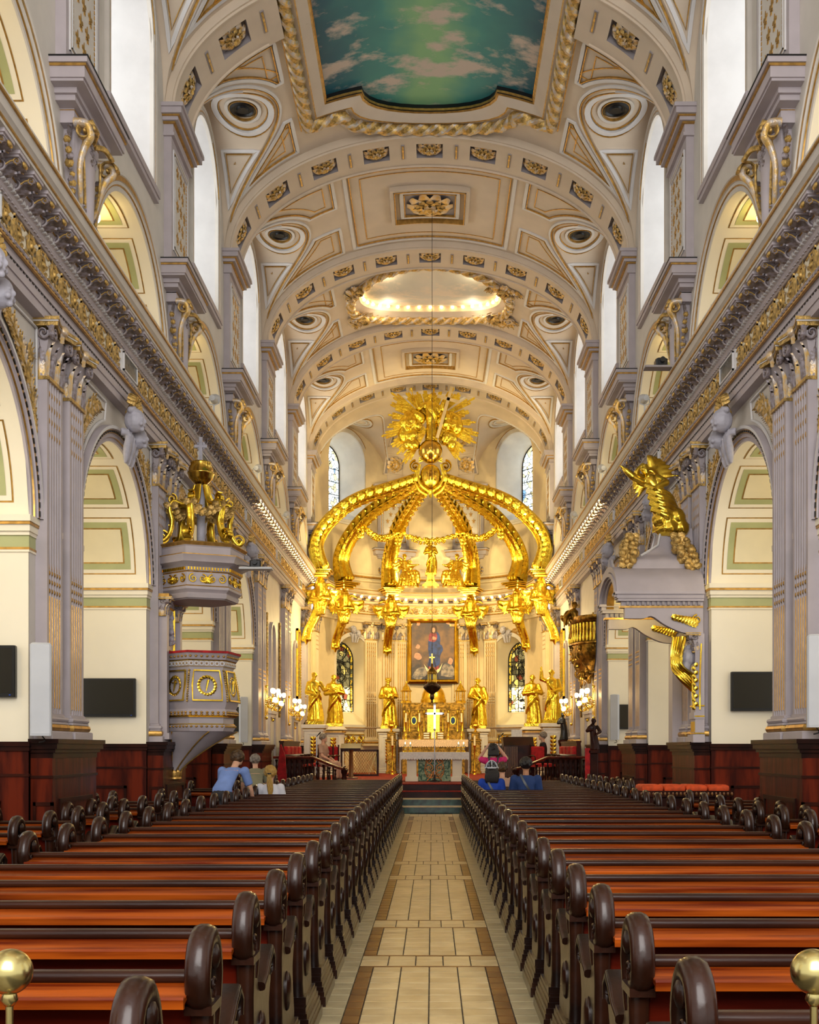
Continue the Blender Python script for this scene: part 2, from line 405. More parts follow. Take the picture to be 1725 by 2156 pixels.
def t_base():
    g = G(); hw = .26
    for z0, z1, e, m in ((1.71, 1.80, .09, 0), (1.88, 1.91, .05, 0), (1.91, 1.96, .045, 0), (1.96, 2.0, .02, 0)):
        g.cbox(0, .13+e, -hw-e, hw+e, z0, z1, .012, m)
    for zc, r, m in ((1.84, .045, 1), (1.935, .03, 0)):
        e = .06; pr = [(r*math.cos(a*PI/4), r*math.sin(a*PI/4)) for a in range(8)]
        g.sweep([(0, -hw-e+.02, zc), (.13+e-.03, -hw-e+.02, zc), (.13+e-.03, hw+e-.02, zc), (0, hw+e-.02, zc)], pr, m=m)
        g.box(0, .13+e-.03, -hw-.02, hw+.02, zc-r, zc+r, m)
    return g.mesh('pilaster_base', ['lavender', 'gold_line'], 40)
def t_capital():
    g = G(); hw = .25; h = .63
    g.loft([[(0, -hw*a, z), (.12*b, -hw*a, z), (.12*b, hw*a, z), (0, hw*a, z)] for z, a, b in ((0, 1, 1), (.3, 1, 1), (.52, 1.1, 1.35))], m=3)
    g.box(0, .155, -hw-.02, hw+.02, -.02, .02, 2)
    for row, (h1, n, w1, c) in enumerate(((.27, 3, .19, .55), (.43, 4, .17, .6))):
        for i in range(n):
            y = -hw+(i+.5)*2*hw/n if row == 0 else -hw+i*2*hw/(n-1)
            acanthus(g, T(.12, y, .01), h1, w1, c, m=(0 if (i+row) % 2 else 1))
    for s in (-1, 1):
        acanthus(g, T(.05, s*hw, .01) @ RZ(s*PI/2), .28, .15, .5, m=0)
        acanthus(g, T(.06, s*hw, .01) @ RZ(s*PI/2), .44, .13, .5, m=1)
        volute(g, (.20, s*(hw+.0), .49), .095, .07, 'YZ', 1.5, -s, 1, PI/2)
        volute(g, (.12, s*.085, .47), .06, .05, 'YZ', 1.4, s, 0, PI/2)
        volute(g, (.10, s*(hw+.04), .49), .09, .06, 'XZ', 1.5, -1, 1, PI/2)
    acanthus(g, T(.2, 0, .46), .17, .15, .3, m=0)
    # concave abacus
    for z0, z1, e, m in ((.555, .60, 0, 2), (.60, .615, .01, 4), (.615, .65, .025, 2)):
        fr = [(.27+e-.07*math.cos(t*PI/2)*1.0, t*(hw+.07+e), 0) for t in [q/6 for q in range(-6, 7)]]
        ring = [(0, -hw-.07-e, 0)]+fr+[(0, hw+.07+e, 0)]
        g.loft([[(x, y, z) for x, y, _ in ring] for z in (z0, z1)], m=m)
    g.sphere((.235, 0, .60), (.05, .06, .06), 8, 6, 0)
    return g.mesh('capital', ['leaf', 'leaf_lav', 'gold_old', 'lavender', 'white_trim'], 45)
def t_modillion():
    g = G(); pr = []
    g.box(-.26, .0, -.13, .13, -.035, 0, 0); g.box(-.26, -.02, -.11, .11, -.055, -.035, 0)
    sp = [(-.26, -.055), (-.03, -.055), (-.01, -.075), (-.012, -.105), (-.045, -.12), (-.085, -.105), (-.13, -.115), (-.17, -.165), (-.215, -.175), (-.25, -.15), (-.26, -.11)]
    g.prism(sp, 'Y', -.085, .085, 1)
    for y in (-.088, .088):
        volute(g, (-.205, y, -.115), .055, .03, 'XZ', 1.4, 1, 0, -PI/2, 5)
        volute(g, (-.048, y, -.085), .034, .03, 'XZ', 1.2, -1, 2, -PI/2, 5)
        g.tube([(-.16, y, -.12), (-.11, y, -.085), (-.07, y, -.075)], .009, 5, m=2)
    acanthus(g, T(-.25, 0, -.155) @ RY(R(80)), .22, .15, .35, m=1)
    g.sphere((.0, 0, -.088), (.02, .06, .03), 8, 5, 2)
    return g.mesh('modillion', ['lavender', 'leaf_lav', 'gold_old'], 45)
def t_frieze_scroll():
    g = G(); L = .72
    def flat(pts, r, m=0):
        g.sweep(pts, [(r*math.cos(a*PI/3), r*.8*math.sin(a*PI/3)) for a in range(6)], (1, 0, 0), m=m, scale=[1-.55*i/(len(pts)-1) for i in range(len(pts))])
    for q, s in ((-.18, 1), (.18, -1)):
        flat([(.012, q+.115*(1-.8*t)*math.cos(s*(2.2*2*PI*t*.75+.6)), s*.02+.115*(1-.8*t)*math.sin(s*(2.2*2*PI*t*.75+.6))) for t in [i/18 for i in range(19)]], .026)
        for i in range(7):
            a = i*2*PI/7
            acanthus(g, T(.008, q+.10*math.cos(a), s*.02+.10*math.sin(a)) @ RX(a-PI/2+.6), .085, .05, .35, m=i % 2)
        g.sphere((.02, q, s*.02), (.025, .035, .035), 8, 5, 0)
    acanthus(g, T(.01, 0, -.14), .27, .15, .25, m=0)
    flat([(.012, -.36, -.1), (.012, -.27, -.13), (.012, -.12, -.12), (.012, 0, .0), (.012, .12, .12), (.012, .27, .13), (.012, .36, .1)], .02)
    return g.mesh('frieze_scroll', ['gold_old', 'leaf'], 60)
def t_rosette(r=.25, n=10):
    g = G()
    for ring, (rr, w, m, z0) in enumerate(((1, .58, 0, 0), (.66, .46, 1, .03), (.36, .3, 0, .05))):
        for i in range(n if ring < 2 else 6):
            a = 2*PI*(i+.5*ring)/(n if ring < 2 else 6)
            o = G(); vs = []
            for k in range(6):
                t = k/5; ww = w*r*.5*math.sin(min(1, .14+t*.70)*PI)**.6
                for q in (-1, 0, 1):
                    vs.append((t*rr*r, q*ww*(1 if t < .95 else .8), -z0-.10*r-.13*r*math.sin(t*PI*.85)+(.05*r if q == 0 else 0)+(.06*r if t > .9 else 0)))
            o.add(vs, [(k*3+j, k*3+j+1, k*3+j+4, k*3+j+3) for k in range(5) for j in range(2)])
            g.merge(o, RZ(a), m)
    g.sphere((0, 0, -.26*r), (.13*r, .13*r, .12*r), 8, 6, 1)
    return g.mesh('rosette', ['leaf', 'gold_old'], 70)
def fleur(g, M, h, m=0):
    o = G(); d = .008
    def lobe(pts): o.prism(pts, 'X', 0, d)
    lobe([(0, .0), (-.09, .18), (-.13, .45), (-.07, .75), (0, 1), (.07, .75), (.13, .45), (.09, .18)])
    for s in (-1, 1):
        lobe([(s*.10, .12), (s*.14, .4), (s*.30, .62), (s*.46, .56), (s*.48, .36), (s*.36, .30), (s*.36, .42), (s*.26, .36), (s*.2, .12)][::s])
        lobe([(s*.03, .0), (s*.12, -.05), (s*.3, -.22), (s*.3, -.05), (s*.16, .06)][::s])
    o.box(0, d*1.4, -.26, .26, .06, .13); lobe([(0, .02), (-.07, -.1), (0, -.34), (.07, -.1)])
    g.merge(o, M @ S(1, h, h), m)
def t_upper_pilaster():
    g = G(); hw = .62; z0, z1 = 9.15, 11.12; d = .12
    g.box(0, d, -hw, hw, z0, z1, 0)
    for ins, e, m in ((.10, .018, 1), (.125, .012, 3), (.16, .022, 1)):
        q = hw-ins; fw = .025
        for a in (-q, q-fw): g.box(d, d+e, a, a+fw, z0+.15+ins, z1-.05-ins, m)
        for z in (z0+.15+ins, z1-.05-ins-fw): g.box(d, d+e, -q, q, z, z+fw, m)
    g.box(d, d+.004, -hw+.2, hw-.2, z0+.36, z1-.26, 2)
    for a in (-hw+.21, hw-.23): 
        for i in range(22): g.box(d+.004, d+.012, a, a+.02, z0+.37+i*.062, z0+.41+i*.062, 3)
    for r in range(5):
        for c in range(2 if r % 2 else 3):
            y = (c-(.5 if r % 2 else 1))*.235
            fleur(g, T(d+.004, y, z0+.50+r*.26), .155, 3)
    return g.mesh('upper_pilaster', ['lavender', 'white_trim', 'plaster', 'gold_line'], 35)
def stepped(g, steps, m2=None):
    for x, hw, z0, z1, m in steps: g.box(-.1, x, -hw, hw, z0, z1, m)
def t_upper_cap():
    g = G(); stepped(g, [(.17, .66, 11.12, 11.17, 0), (.15, .64, 11.17, 11.30, 0), (.19, .68, 11.30, 11.325, 1), (.24, .72, 11.325, 11.38, 0), (.27, .75, 11.38, 11.40, 1), (.31, .79, 11.40, 11.49, 0), (.34, .82, 11.49, 11.55, 0)])
    return g.mesh('pilaster_cap', ['lavender', 'gold_line'], 30)
def t_bracket():
    g = G()
    g.box(-.1, .16, -.46, -.26, 8.62, 8.78, 0); g.box(-.1, .16, .26, .46, 8.62, 8.78, 0)
    for y in (-.36, .36): g.box(-.1, .165, y-.1, y+.1, 8.755, 8.77, 1)
    stepped(g, [(.22, .62, 8.78, 8.84, 0), (.25, .66, 8.84, 8.90, 0), (.36, .78, 8.90, 8.93, 0), (.38, .80, 8.93, 9.05, 0), (.40, .82, 9.05, 9.075, 1), (.42, .84, 9.075, 9.135, 0), (.43, .85, 9.135, 9.15, 2)])
    return g.mesh('bracket_cornice', ['lavender', 'gold_line', 'black'], 30)
def t_cartouche():
    g = G()
    # shield
    g.loft([[(.05+.13*math.cos(a)*k if False else .12+.12*(1-(y/.5)**2), y*w, z) for y in [q/5-.5 for q in range(0, 6)]]+[(0, .5*w, z), (0, -.5*w, z)] for z, w, a, k in ((7.70, .14, 0, 0), (7.9, .40, 0, 0), (8.15, .60, 0, 0), (8.42, .70, 0, 0), (8.62, .66, 0, 0))], m=0)
    for s in (-1, 1):
        pa = spline([(.16, s*.46, 8.62), (.30, s*.46, 8.60), (.34, s*.44, 8.48), (.26, s*.40, 8.38), (.20, s*.38, 8.2), (.17, s*.28, 7.95), (.15, s*.18, 7.82)], 20)
        g.sweep(pa, [(.042*math.cos(q*PI/4), .05*math.sin(q*PI/4)) for q in range(8)], (0, s, .2), m=3, scale=[1.2-.6*i/20 for i in range(21)])
        volute(g, (.28, s*.44, 8.52), .12, .14, 'XZ', 1.4, 1, 2, 0)
        volute(g, (.14, s*.15, 7.84), .085, .12, 'YZ', 1.5, s, 1, PI/2)
        ed = spline([(.22, s*.31, 8.55), (.22, s*.31, 8.3), (.21, s*.25, 8.05), (.18, s*.13, 7.82)], 10)
        g.tube(ed, .016, 6, m=2)
        g.tube(spline([(.24, s*.03, 8.60), (.32, s*.16, 8.64), (.36, s*.30, 8.6), (.33, s*.42, 8.66)], 10), .032, 6, m=2)
        for i in range(16):
            t = i/15; blobs(g, [(.12, s*(.56-.24*t+.04*math.sin(t*9)), 8.42-.75*t)], .045, 1+(i % 2))
        acanthus(g, T(.08, s*.42, 8.45) @ RZ(0), .24, .16, .4, m=1)
    blobs(g, [(.2+.03*rnd.random(), .16*(rnd.random()-.5), 8.55-.2*rnd.random()) for _ in range(14)], .035, 1)
    g.sphere((.12, 0, 7.72), (.08, .09, .10), 10, 6, 1); g.tube([(.11, 0, 7.68), (.09, 0, 7.55), (.06, 0, 7.47)], [.06, .045, .01], 8, m=2)
    for i in range(5): acanthus(g, T(.1, (i-2)*.035, 7.75) @ RX((i-2)*.35) @ RX(PI), .2, .07, .3, m=1)
    return g.mesh('cartouche', ['lavender', 'leaf_lav', 'gold_old', 'leaf'], 55)
def t_keystone():
    g = G()
    for c, r in (((.22, -.15, .28), .145), ((.19, .16, .12), .13)):
        g.sphere(c, (r, r*.9, r*1.15), 12, 9)
        g.sphere((c[0]+r*.95, c[1], c[2]-.1*r), (.03, .022, .035), 6, 5)       # nose
        for q in (-1, 1): g.sphere((c[0]+.82*r, c[1]+q*.4*r, c[2]+.12*r), (.02, .026, .016), 6, 4); g.sphere((c[0]+.72*r, c[1]+q*.5*r, c[2]-.4*r), .035, 6, 5)
        g.sphere((c[0]+.86*r, c[1], c[2]-.5*r), (.02, .035, .012), 6, 4); g.sphere((c[0]+.7*r, c[1], c[2]-.82*r), .035, 6, 5)
        for i in range(16):
            a = i*2.4; b = .1+.9*(i/16)
            g.sphere((c[0]-.15*r+.35*r*math.cos(a)*b, c[1]+r*.95*math.sin(a)*b, c[2]+r*(.75+.4*(1-b))), .045, 6, 4)
    for i in range(5):
        y = -.24+i*.12
        g.tube(spline([(.06, y*1.1, .10), (.15, y*.9, .08), (.11, y*.75+.03*(-1)**i, -.12), (.09, y*.6, -.30)], 8), [.05, .055, .05, .045, .05, .055, .045, .035, .02], 7)
    return g
def t_spandrel():
    """gilded acanthus spray of one half spandrel, seen from the nave; y from the crown (0) towards the pier, z from the spring line"""
    g = G(); r = random.Random(3); R0 = RA+.27
    top = 6.33-ZI-.10
    br = spline([(0, 1.83, .95), (0, 1.72, 1.25), (0, 1.52, 1.55), (0, 1.22, 1.82), (0, .9, 2.0)], 26)
    g.tube([(p.x+.02, p.y, p.z) for p in br], [.028-.012*i/26 for i in range(27)], 6, m=0)
    for i, p in enumerate(br[1:]):
        for sg in (-1, 1):
            t = (br[i+1]-br[i]).normalized(); an = math.atan2(t.z, t.y)+sg*.75
            L = .16+.10*r.random()
            tip = (p.y+L*math.cos(an), p.z+L*math.sin(an))
            if tip[1] > top or tip[0] > 1.86 or math.hypot(tip[0], tip[1]) < R0: L *= .5
            tip = (p.y+L*math.cos(an), p.z+L*math.sin(an))
            if tip[1] > top or tip[0] > 1.88 or math.hypot(*tip) < R0-.03: continue
            acanthus(g, T(.012, p.y, p.z) @ RX(an-PI/2), L, .11, .35, m=0 if r.random() < .75 else 1)
    # corner leaf
    for i in range(5): acanthus(g, T(.012, 1.62, 1.72) @ RX(-PI/2+.15+i*.35), .2, .1, .35, m=0)
    return g.mesh('spandrel_foliage', ['gold_old', 'leaf'], 60)
ME = dict(pil=t_pilaster(), reed=t_reeding(), base=t_base(), cap=t_capital(), mod=t_modillion(), frz=t_frieze_scroll(), ros=t_rosette(), upil=t_upper_pilaster(), ucap=t_upper_cap(), brk=t_bracket(), car=t_cartouche(), spa=t_spandrel())
_k = remeshed(t_keystone(), 'cherub_keystone', 'stone_lav', .0105, 0, dec=.5); ME['key'] = _k.data; bpy.data.objects.remove(_k)
def t_shell():
    g = G()
    for i in range(9):
        a = R(-70+i*17.5); g.tube([(.05, 0, 0), (.16, .12*math.sin(a), .12*math.cos(a)), (.20, .22*math.sin(a), .20*math.cos(a)), (.13, .26*math.sin(a), .25*math.cos(a))], [.015, .035, .04, .02], 6)
    return g.mesh('shell', 'gold_old', 60)
ME['shell'] = t_shell()
PAN = {}
for nm, R0, x1 in (('a', RA, 1.9), ('g', RG, 1.95)):
    PAN[nm] = [soffit_panel('soffit_panel', R0, R(a), R(b), .16, x1) for a, b in ((5, 35), (40, 68), (74, 106), (112, 140), (145, 175))]
# arch templates
g = G(); arch_sweep(g, RA, [(0, 0), (0, .03), (.05, .03), (.055, .05), (.10, .05), (.105, .07), (.15, .07), (.165, .095), (.205, .095), (.21, 0)], mats=[0, 0, 1, 0, 0, 1, 0, 2, 0])
ME['arc'] = g.mesh('archivolt', ['lavender', 'gold_line', 'white_trim'], 35)
g = G()
for i in range(58):
    a = PI*(i+.5)/58; g.box(.07, .082, -.03, .03, -.012, .012); 
    vs = g.v[-8:]; g.v[-8:] = [tuple((T(0, (RA+.128)*math.cos(a), (RA+.128)*math.sin(a)) @ RX(a-PI/2)) @ Vector(q)) for q in vs]
ME['bead'] = g.mesh('bead_course', 'black', 0)
g = G(); arch_sweep(g, RG, [(0, 0), (0, .02), (.06, .02), (.065, .035), (.08, .035), (.12, .035), (.125, .055), (.19, .055), (.20, .07), (.24, .07), (.24, 0)], mats=[0, 0, 1, 1, 0, 0, 1, 0, 0, 0])
ME['garc'] = g.mesh('gallery_archivolt', ['plaster', 'gold_line'], 35)
g = G(); g.grid(lambda u, v: (-2.1*v, RA*math.cos(PI*u), RA*math.sin(PI*u)), 40, 1); ME['sof'] = g.mesh('arch_soffit', 'cream', 60)
g = G(); g.grid(lambda u, v: (-2.25*v, RG*math.cos(PI*u), RG*math.sin(PI*u)), 40, 1); ME['gsof'] = g.mesh('gallery_soffit', 'cream', 60)
def columns(g, us, fn, X, m=None):
    """vertical wall sheet in the plane x = X: fn(u) -> solid z intervals"""
    for a, b in zip(us, us[1:]):
        e = (b-a)*1e-3; A, B = fn(a+e), fn(b-e)
        if len(A) != len(B): continue
        for (p0, p1), (q0, q1) in zip(A, B): g.add([(X, a, p0), (X, b, q0), (X, b, q1), (X, a, p1)], [(0, 1, 2, 3)], m)
def zl(u): return ZS+1.8*math.sqrt(max(0, 1-(u/1.9)**2))
def Xi(u): return VA*math.sqrt(max(0, 1-((zl(u)-ZS)/VB)**2)) if abs(u) < 1.9 else VA
def samples(br, n):
    out = []
    for a, b in zip(br, br[1:]): out += [a+(b-a)*i/n for i in range(n)]
    return out+[br[-1]]
WHW, WSILL, WSPR = 1.12, 9.95, 11.95
def upper_iv(u):
    lo = ZG+math.sqrt(max(0, RG**2-u*u)) if abs(u) < RG else ZG
    hi = (zl(u) if abs(u) < 1.9 else ZS)+.02
    if abs(u) < WHW: return [(lo, WSILL), (WSPR+math.sqrt(max(0, WHW**2-u*u)), hi)]
    return [(lo, hi)]
wn = 0
def impost(g, hw, x_in, x_out):
    """moulding round the west, nave and east faces of a pier, x towards the nave from x_out(-) to x_in"""
    for z0, z1, e, m in ((4.06, 4.13, .10, 0), (4.03, 4.06, .085, 1), (3.96, 4.03, .06, 0), (3.92, 3.96, .03, 0), (3.79, 3.92, .006, 2), (3.765, 3.79, .025, 1), (3.74, 3.765, .02, 0)):
        g.box(x_out, x_in+e*.5, -hw-e, hw+e, z0, z1, m)
g = G(); impost(g, .85, 0, -2.0); ME['imp'] = g.mesh('impost', ['cream', 'gold_line', 'green'], 30)
def t_pedestal():
    g = G(); x = .30
    g.box(-2.0, 0, -.87, .87, 0, 1.58, 0); g.box(-2.0, .02, -.90, .90, 1.58, 1.63, 1); g.box(-2.0, .03, -.92, .92, 1.63, 1.68, 1)
    g.box(-2.0, .01, -.885, .885, 1.30, 1.33, 1)
    g.box(0, x-.06, -.80, .80, 0, 1.50, 0)
    for z0, z1, e in ((1.50, 1.56, .0), (1.56, 1.60, .03), (1.60, 1.66, .06), (1.66, 1.71, .08), (0, .18, .05), (.18, .22, .03)): g.box(0, x-.05+e, -.80-e, .80+e, z0, z1, 1)
    g.box(0, x-.045, -.815, .815, 1.28, 1.31, 1)
    for y in (-.80, .80):                         # framed panels on the west and east returns
        e = .015 if y > 0 else -.015
        for a, b, z0, z1 in ((.03, .25, .98, 1.02), (.03, .25, .3, .34), (.03, .06, .3, 1.02), (.22, .25, .3, 1.02)): g.box(a, b, y-abs(e), y+abs(e), z0, z1, 1)
    for a, b, z0, z1 in ((-.6, .6, 1.0, 1.05), (-.6, .6, .32, .37), (-.6, -.55, .32, 1.05), (.55, .6, .32, 1.05)): g.box(x-.08, x-.04, a, b, z0, z1, 1)
    for y in (-.87, .87):                         # panels on the pier's west and east faces
        for a, b, z0, z1 in ((-1.5, -.3, 1.0, 1.04), (-1.5, -.3, .3, .34), (-.34, -.3, .3, 1.04), (-1.5, -1.46, .3, 1.04)): g.box(a, b, y-.02, y+.02, z0, z1, 1)
    return g.mesh('wood_pedestal', ['wood_red', 'wood_dark'], 30)
ME['ped'] = t_pedestal()
def strip_y(g, pts, y0, y1, m=None): g.prism(pts, 'Y', y0, y1, m)
for s in (-1, 1):
    sc = loc_s(s); nm = SIDE[s]
    # ---- lower wall
    g = G()
    us = samples([-2.525, -RA, 0, RA, 2.525], 16)
    for k in BAYS:
        if k > 3: continue
        columns(g, [mid(k)+u for u in us], lambda y, k=k: [(ZI+math.sqrt(max(0, RA**2-(y-mid(k))**2)), 6.34)] if abs(y-mid(k)) < RA else [(0, 6.34)], s*W)
    g.add([(s*W, P(4), 0), (s*W, P(6)+.34, 0), (s*W, P(6)+.34, 6.34), (s*W, P(4), 6.34)], [(0, 1, 2, 3)])
    wl = struct(g.build('wall_'+nm, 'plaster', smooth=0))
    wl['label'] = f'lavender and cream arcade wall on the {nm} of the nave'
    for k in range(-1, 7):
        y = P(k)
        if k <= 4:
            g = G(); g.box(-2.05, -.004, -.85, .85, 0, ZI); g.build('pier', 'cream', wl, 30).matrix_local = T(s*W, y, 0) @ S(*sc)
            put(ME['imp'], 'impost', wl, (s*W, y, 0), scale=sc)
        p_ = put(ME['ped'], 'wood_pedestal', wl, (s*W, y, 0), scale=sc)
        for q in (-.39, .39):
            if k >= 0:
                pl = put(ME['pil'], 'pilaster', wl, (s*W, y+q, 0), scale=sc)
                put(ME['reed'], 'gold_reeding', pl); put(ME['base'], 'pilaster_base', pl); put(ME['cap'], 'capital', pl, (0, 0, 5.7))
    for k in BAYS:
        if k > 3: continue
        M0 = T(s*W, mid(k), ZI) @ S(*sc)
        put(ME['sof'], 'arch_soffit', wl, M=M0); put(ME['arc'], 'archivolt', wl, M=M0); put(ME['bead'], 'bead_course', wl, M=M0)
        if k >= 0:
            for me in PAN['a']: put(me, 'soffit_panel', wl, M=M0)
            put(ME['spa'], 'spandrel_foliage', wl, M=M0); put(ME['spa'], 'spandrel_foliage', wl, M=M0 @ S(1, -1, 1))
            ky = put(ME['key'], 'cherub_keystone', wl, M=M0 @ T(.08, 0, RA+.02)); put(ME['shell'], 'shell', ky, (.02, -.05, .42))
    # spandrel panel frames
    for k in BAYS:
        if k < 0 or k > 3: continue
        g = G()
        for q in (-1, 1):
            pth = [(.01, q*1.86, .85), (.01, q*1.86, 6.24-ZI), (.01, q*.55, 6.24-ZI)]+[(.01, q*(RA+.27)*math.cos(a), (RA+.27)*math.sin(a)) for a in [R(72-i*3.4) for i in range(15)]]
            g.sweep(pth, [(-.012, 0), (.012, 0), (.012, .022), (-.012, .022)], (1, 0, 0), closed=True)
        g.build('spandrel_frame', 'white_trim', wl, 40).matrix_local = T(s*W, mid(k), ZI) @ S(*sc)
    # ---- entablature
    y0, y1 = Y0, P(6)+.2
    def pp(a): return [(s*x, z) for x, z in a]
    g = G()
    strip_y(g, pp([(W+.3, 6.33), (4.20, 6.33), (4.20, 6.43), (4.185, 6.43), (4.185, 6.54), (4.17, 6.54), (4.17, 6.62), (4.13, 6.66), (4.13, 6.70), (4.19, 6.70), (4.19, 7.02), (W+.3, 7.02)]), y0, y1, 0)
    strip_y(g, pp([(W+.3, 7.02), (4.16, 7.02), (4.12, 7.06), (4.12, 7.10), (4.07, 7.15), (4.07, 7.21), (4.06, 7.30), (W+.3, 7.30)]), y0, y1, 0)
    strip_y(g, pp([(W+2.1, 7.30), (3.86, 7.30), (3.86, 7.37), (3.845, 7.385), (3.82, 7.40), (3.80, 7.44), (3.77, 7.50), (3.77, 7.515), (W+2.1, 7.515)]), y0, y1, 1)
    tr = struct(g.build(f'trim_{1 if s < 0 else 2}', ['lavender', 'plaster'], smooth=30), f'long carved entablature under the gallery on the {nm}')
    g = G(); g.box(s*4.182, s*4.3, y0, y1, 6.725, 6.995); g.build('frieze_ground', 'cream', tr, 0)
    g = G()
    for x, z, d in ((4.135, 6.635, .018), (4.195, 6.715, .012), (4.195, 7.005, .012), (3.855, 7.345, .010), (3.78, 7.475, .014), (4.075, 7.205, .01)): g.box(s*(x-.012), s*(x+.02), y0, y1, z-d, z+d)
    g.build('gilt_fillet', 'gold_line', tr, 0)
    g = G(); y = 4.2
    while y < y1-.05:                                   # fine egg, dart and dentil courses
        g.box(s*4.03, s*4.1, y, y+.055, 7.225, 7.285, 0)
        g.box(s*4.075, s*4.14, y+.01, y+.055, 7.105, 7.16, 1); g.box(s*4.125, s*4.17, y, y+.05, 7.035, 7.075, 0)
        g.box(s*4.115, s*4.14, y, y+.045, 6.64, 6.68, 2); g.box(s*4.175, s*4.192, y, y+.04, 6.525, 6.545, 3)
        y += .09
    o = g.build('dentil_course', ['lavender', 'white_trim', 'leaf_lav', 'black'], tr, 0); o['kind'] = 'stuff'
    n = int((y1-6.0)/.3885)
    for i in range(n):
        yy = 6.0+(i+.5)*.3885
        put(ME['mod'], 'modillion', tr, (s*3.87, yy, 7.30), scale=sc)
    gb = G(); gb.sphere((0, 0, 0), .042, 8, 6); mb = gb.mesh('cornice_bulb', 'bulb')
    for i in range(n):
        yy = 6.0+(i+1)*.3885
        if yy > 25.6: put(mb, 'cornice_bulb', tr, (s*3.97, yy, 7.245))
    for k in BAYS:
        if k < -1 or k > 5: continue
        m_ = mid(k)
        g = G(); g.box(s*4.14, s*4.20, m_-.38, m_+.38, 6.715, 7.01, 0); g.box(s*4.13, s*4.2, m_-.33, m_+.33, 6.75, 6.975, 1)
        for a, b, c, d in ((-.35, .35, 6.735, 6.755), (-.35, .35, 6.97, 6.99), (-.35, -.33, 6.735, 6.99), (.33, .35, 6.735, 6.99)): g.box(s*4.115, s*4.2, m_+a, m_+b, c, d, 2)
        g.build('frieze_panel', ['white_trim', 'marble_dark', 'white_trim'], tr, 0)
        if k < 0: continue
        for i in range(6):
            yy = m_+.38+.36+i*.7175
            if yy > y1-.3 or yy < 5: continue
            put(ME['frz'], 'frieze_scroll', tr, (s*4.178, yy, 6.86), scale=sc)
    # ---- upper wall with gallery arches and windows
    g = G(); us = samples([-2.525, -1.9, -RG, -WHW, 0, WHW, RG, 1.9, 2.525], 10)
    for k in BAYS: columns(g, [mid(k)+u for u in us], lambda y, k=k: upper_iv(y-mid(k)), s*WU)
    g.box(s*WU, s*(XO), Y0, Y1, 7.2, 7.3)
    for k in range(-1, 7): g.box(s*(WU+.004), s*(XO), P(k)-(BAY/2-RG)+.0, P(k)+(BAY/2-RG), 7.3, 9.3, 1)
    for k in BAYS:
        columns(g, [mid(k)+u for u in samples([-2.525, -RG, 0, RG, 2.525], 10)], lambda y, k=k: [(ZG+math.sqrt(max(0, RG**2-(y-mid(k))**2)), 9.5)] if abs(y-mid(k)) < RG else [(7.3, 9.5)], s*XO)
    g.box(s*(WU+.3), s*(XO+.02), Y0, Y1, 9.45, 9.55)
    wu = struct(g.build('wall_upper_'+nm, ['plaster', 'cream'], smooth=0), f'pale clerestory wall with gallery arches on the {nm}')
    for k in range(-1, 7):
        y = P(k)
        put(ME['upil'], 'upper_pilaster', wu, (s*WU, y, 0), scale=sc)
        put(ME['ucap'], 'pilaster_cap', wu, (s*WU, y, 0), scale=sc); put(ME['brk'], 'bracket_cornice', wu, (s*WU, y, 0), scale=sc)
        put(ME['car'], 'cartouche', wu, (s*WU, y, 0), scale=sc)
        g = G(); g.box(-.1, .24, -.72, .72, 7.515, 7.62, 0); g.box(-.1, .25, -.73, .73, 7.60, 7.615, 1); g.build('gallery_plinth', ['plaster', 'gold_line'], wu, 0).matrix_local = T(s*WU, y, 0) @ S(*sc)
    gl = G(); gl.sphere((0, 0, 0), .075, 10, 8); ml = gl.mesh('lamp_globe', 'gallery_bulb'); gb = G(); gb.lathe([(.0, 0), (.07, 0), (.06, .04), (.02, .06), (.02, .12)], 10); mbk = gb.mesh('lamp_mount', 'brass')
    for k in BAYS:
        M0 = T(s*WU, mid(k), ZG) @ S(*sc)
        put(ME['gsof'], 'gallery_soffit', wu, M=M0); put(ME['garc'], 'gallery_archivolt', wu, M=M0)
        for me in PAN['g']: put(me, 'soffit_panel', wu, M=M0)
        if k >= 0:
            t = thing('gallery_lamp', f'round gallery lamp at the crown of the {ORD[k+0]} upper {nm} arch', 'lamp', (s*4.62, mid(k), 8.96), 0, 'gallery lamps'); put(ml, 'lamp_globe', t); put(mbk, 'lamp_mount', t, (0, 0, .05))
        # window
        wn += 1
        def outline(hw, sill, spr, X, n=16): return [(X, hw, sill), (X, -hw, sill)]+[(X, -hw*math.cos(PI*i/n), spr+hw*math.sin(PI*i/n)) for i in range(n+1)]
        A = outline(WHW, WSILL, WSPR, 0); B = outline(.98, 10.25, 11.95, -.8)
        g = G(); g.add(outline(.98, 10.25, 11.95, -.8), [tuple(range(19))])
        wi = struct(g.build(f'window_{wn}', 'daylight_pane', smooth=0), f'{ORD[k+1]} arched clerestory window on the {nm}'); wi.location = (s*WU, mid(k), 0); wi.scale = sc
        g = G(); g.loft([A, B], True, False); g.build('window_reveal', 'white_trim', wi, 30)
        g = G()
        for e, d, m in ((.02, .02, 0), (.07, .045, 0), (.13, .06, 0), (.05, .028, 1)):
            fr = [(0, q[1]*(1+e/WHW), q[2]+(e if q[2] > WSPR else (0 if q[2] > WSILL+.01 else -e))) for q in A[2:]]
            g.sweep([(d*.5, y, z) for _, y, z in [(0, -WHW-e, WSILL)]+fr+[(0, WHW+e, WSILL)]], [(-.03, -.03), (.03, -.03), (.03, .03), (-.03, .03)] if m == 0 else [(-.008, -.03), (.008, -.03), (.008, .04), (-.008, .04)], (1, 0, 0), m=m)
        g.build('window_frame', ['plaster', 'gold_line'], wi, 40)
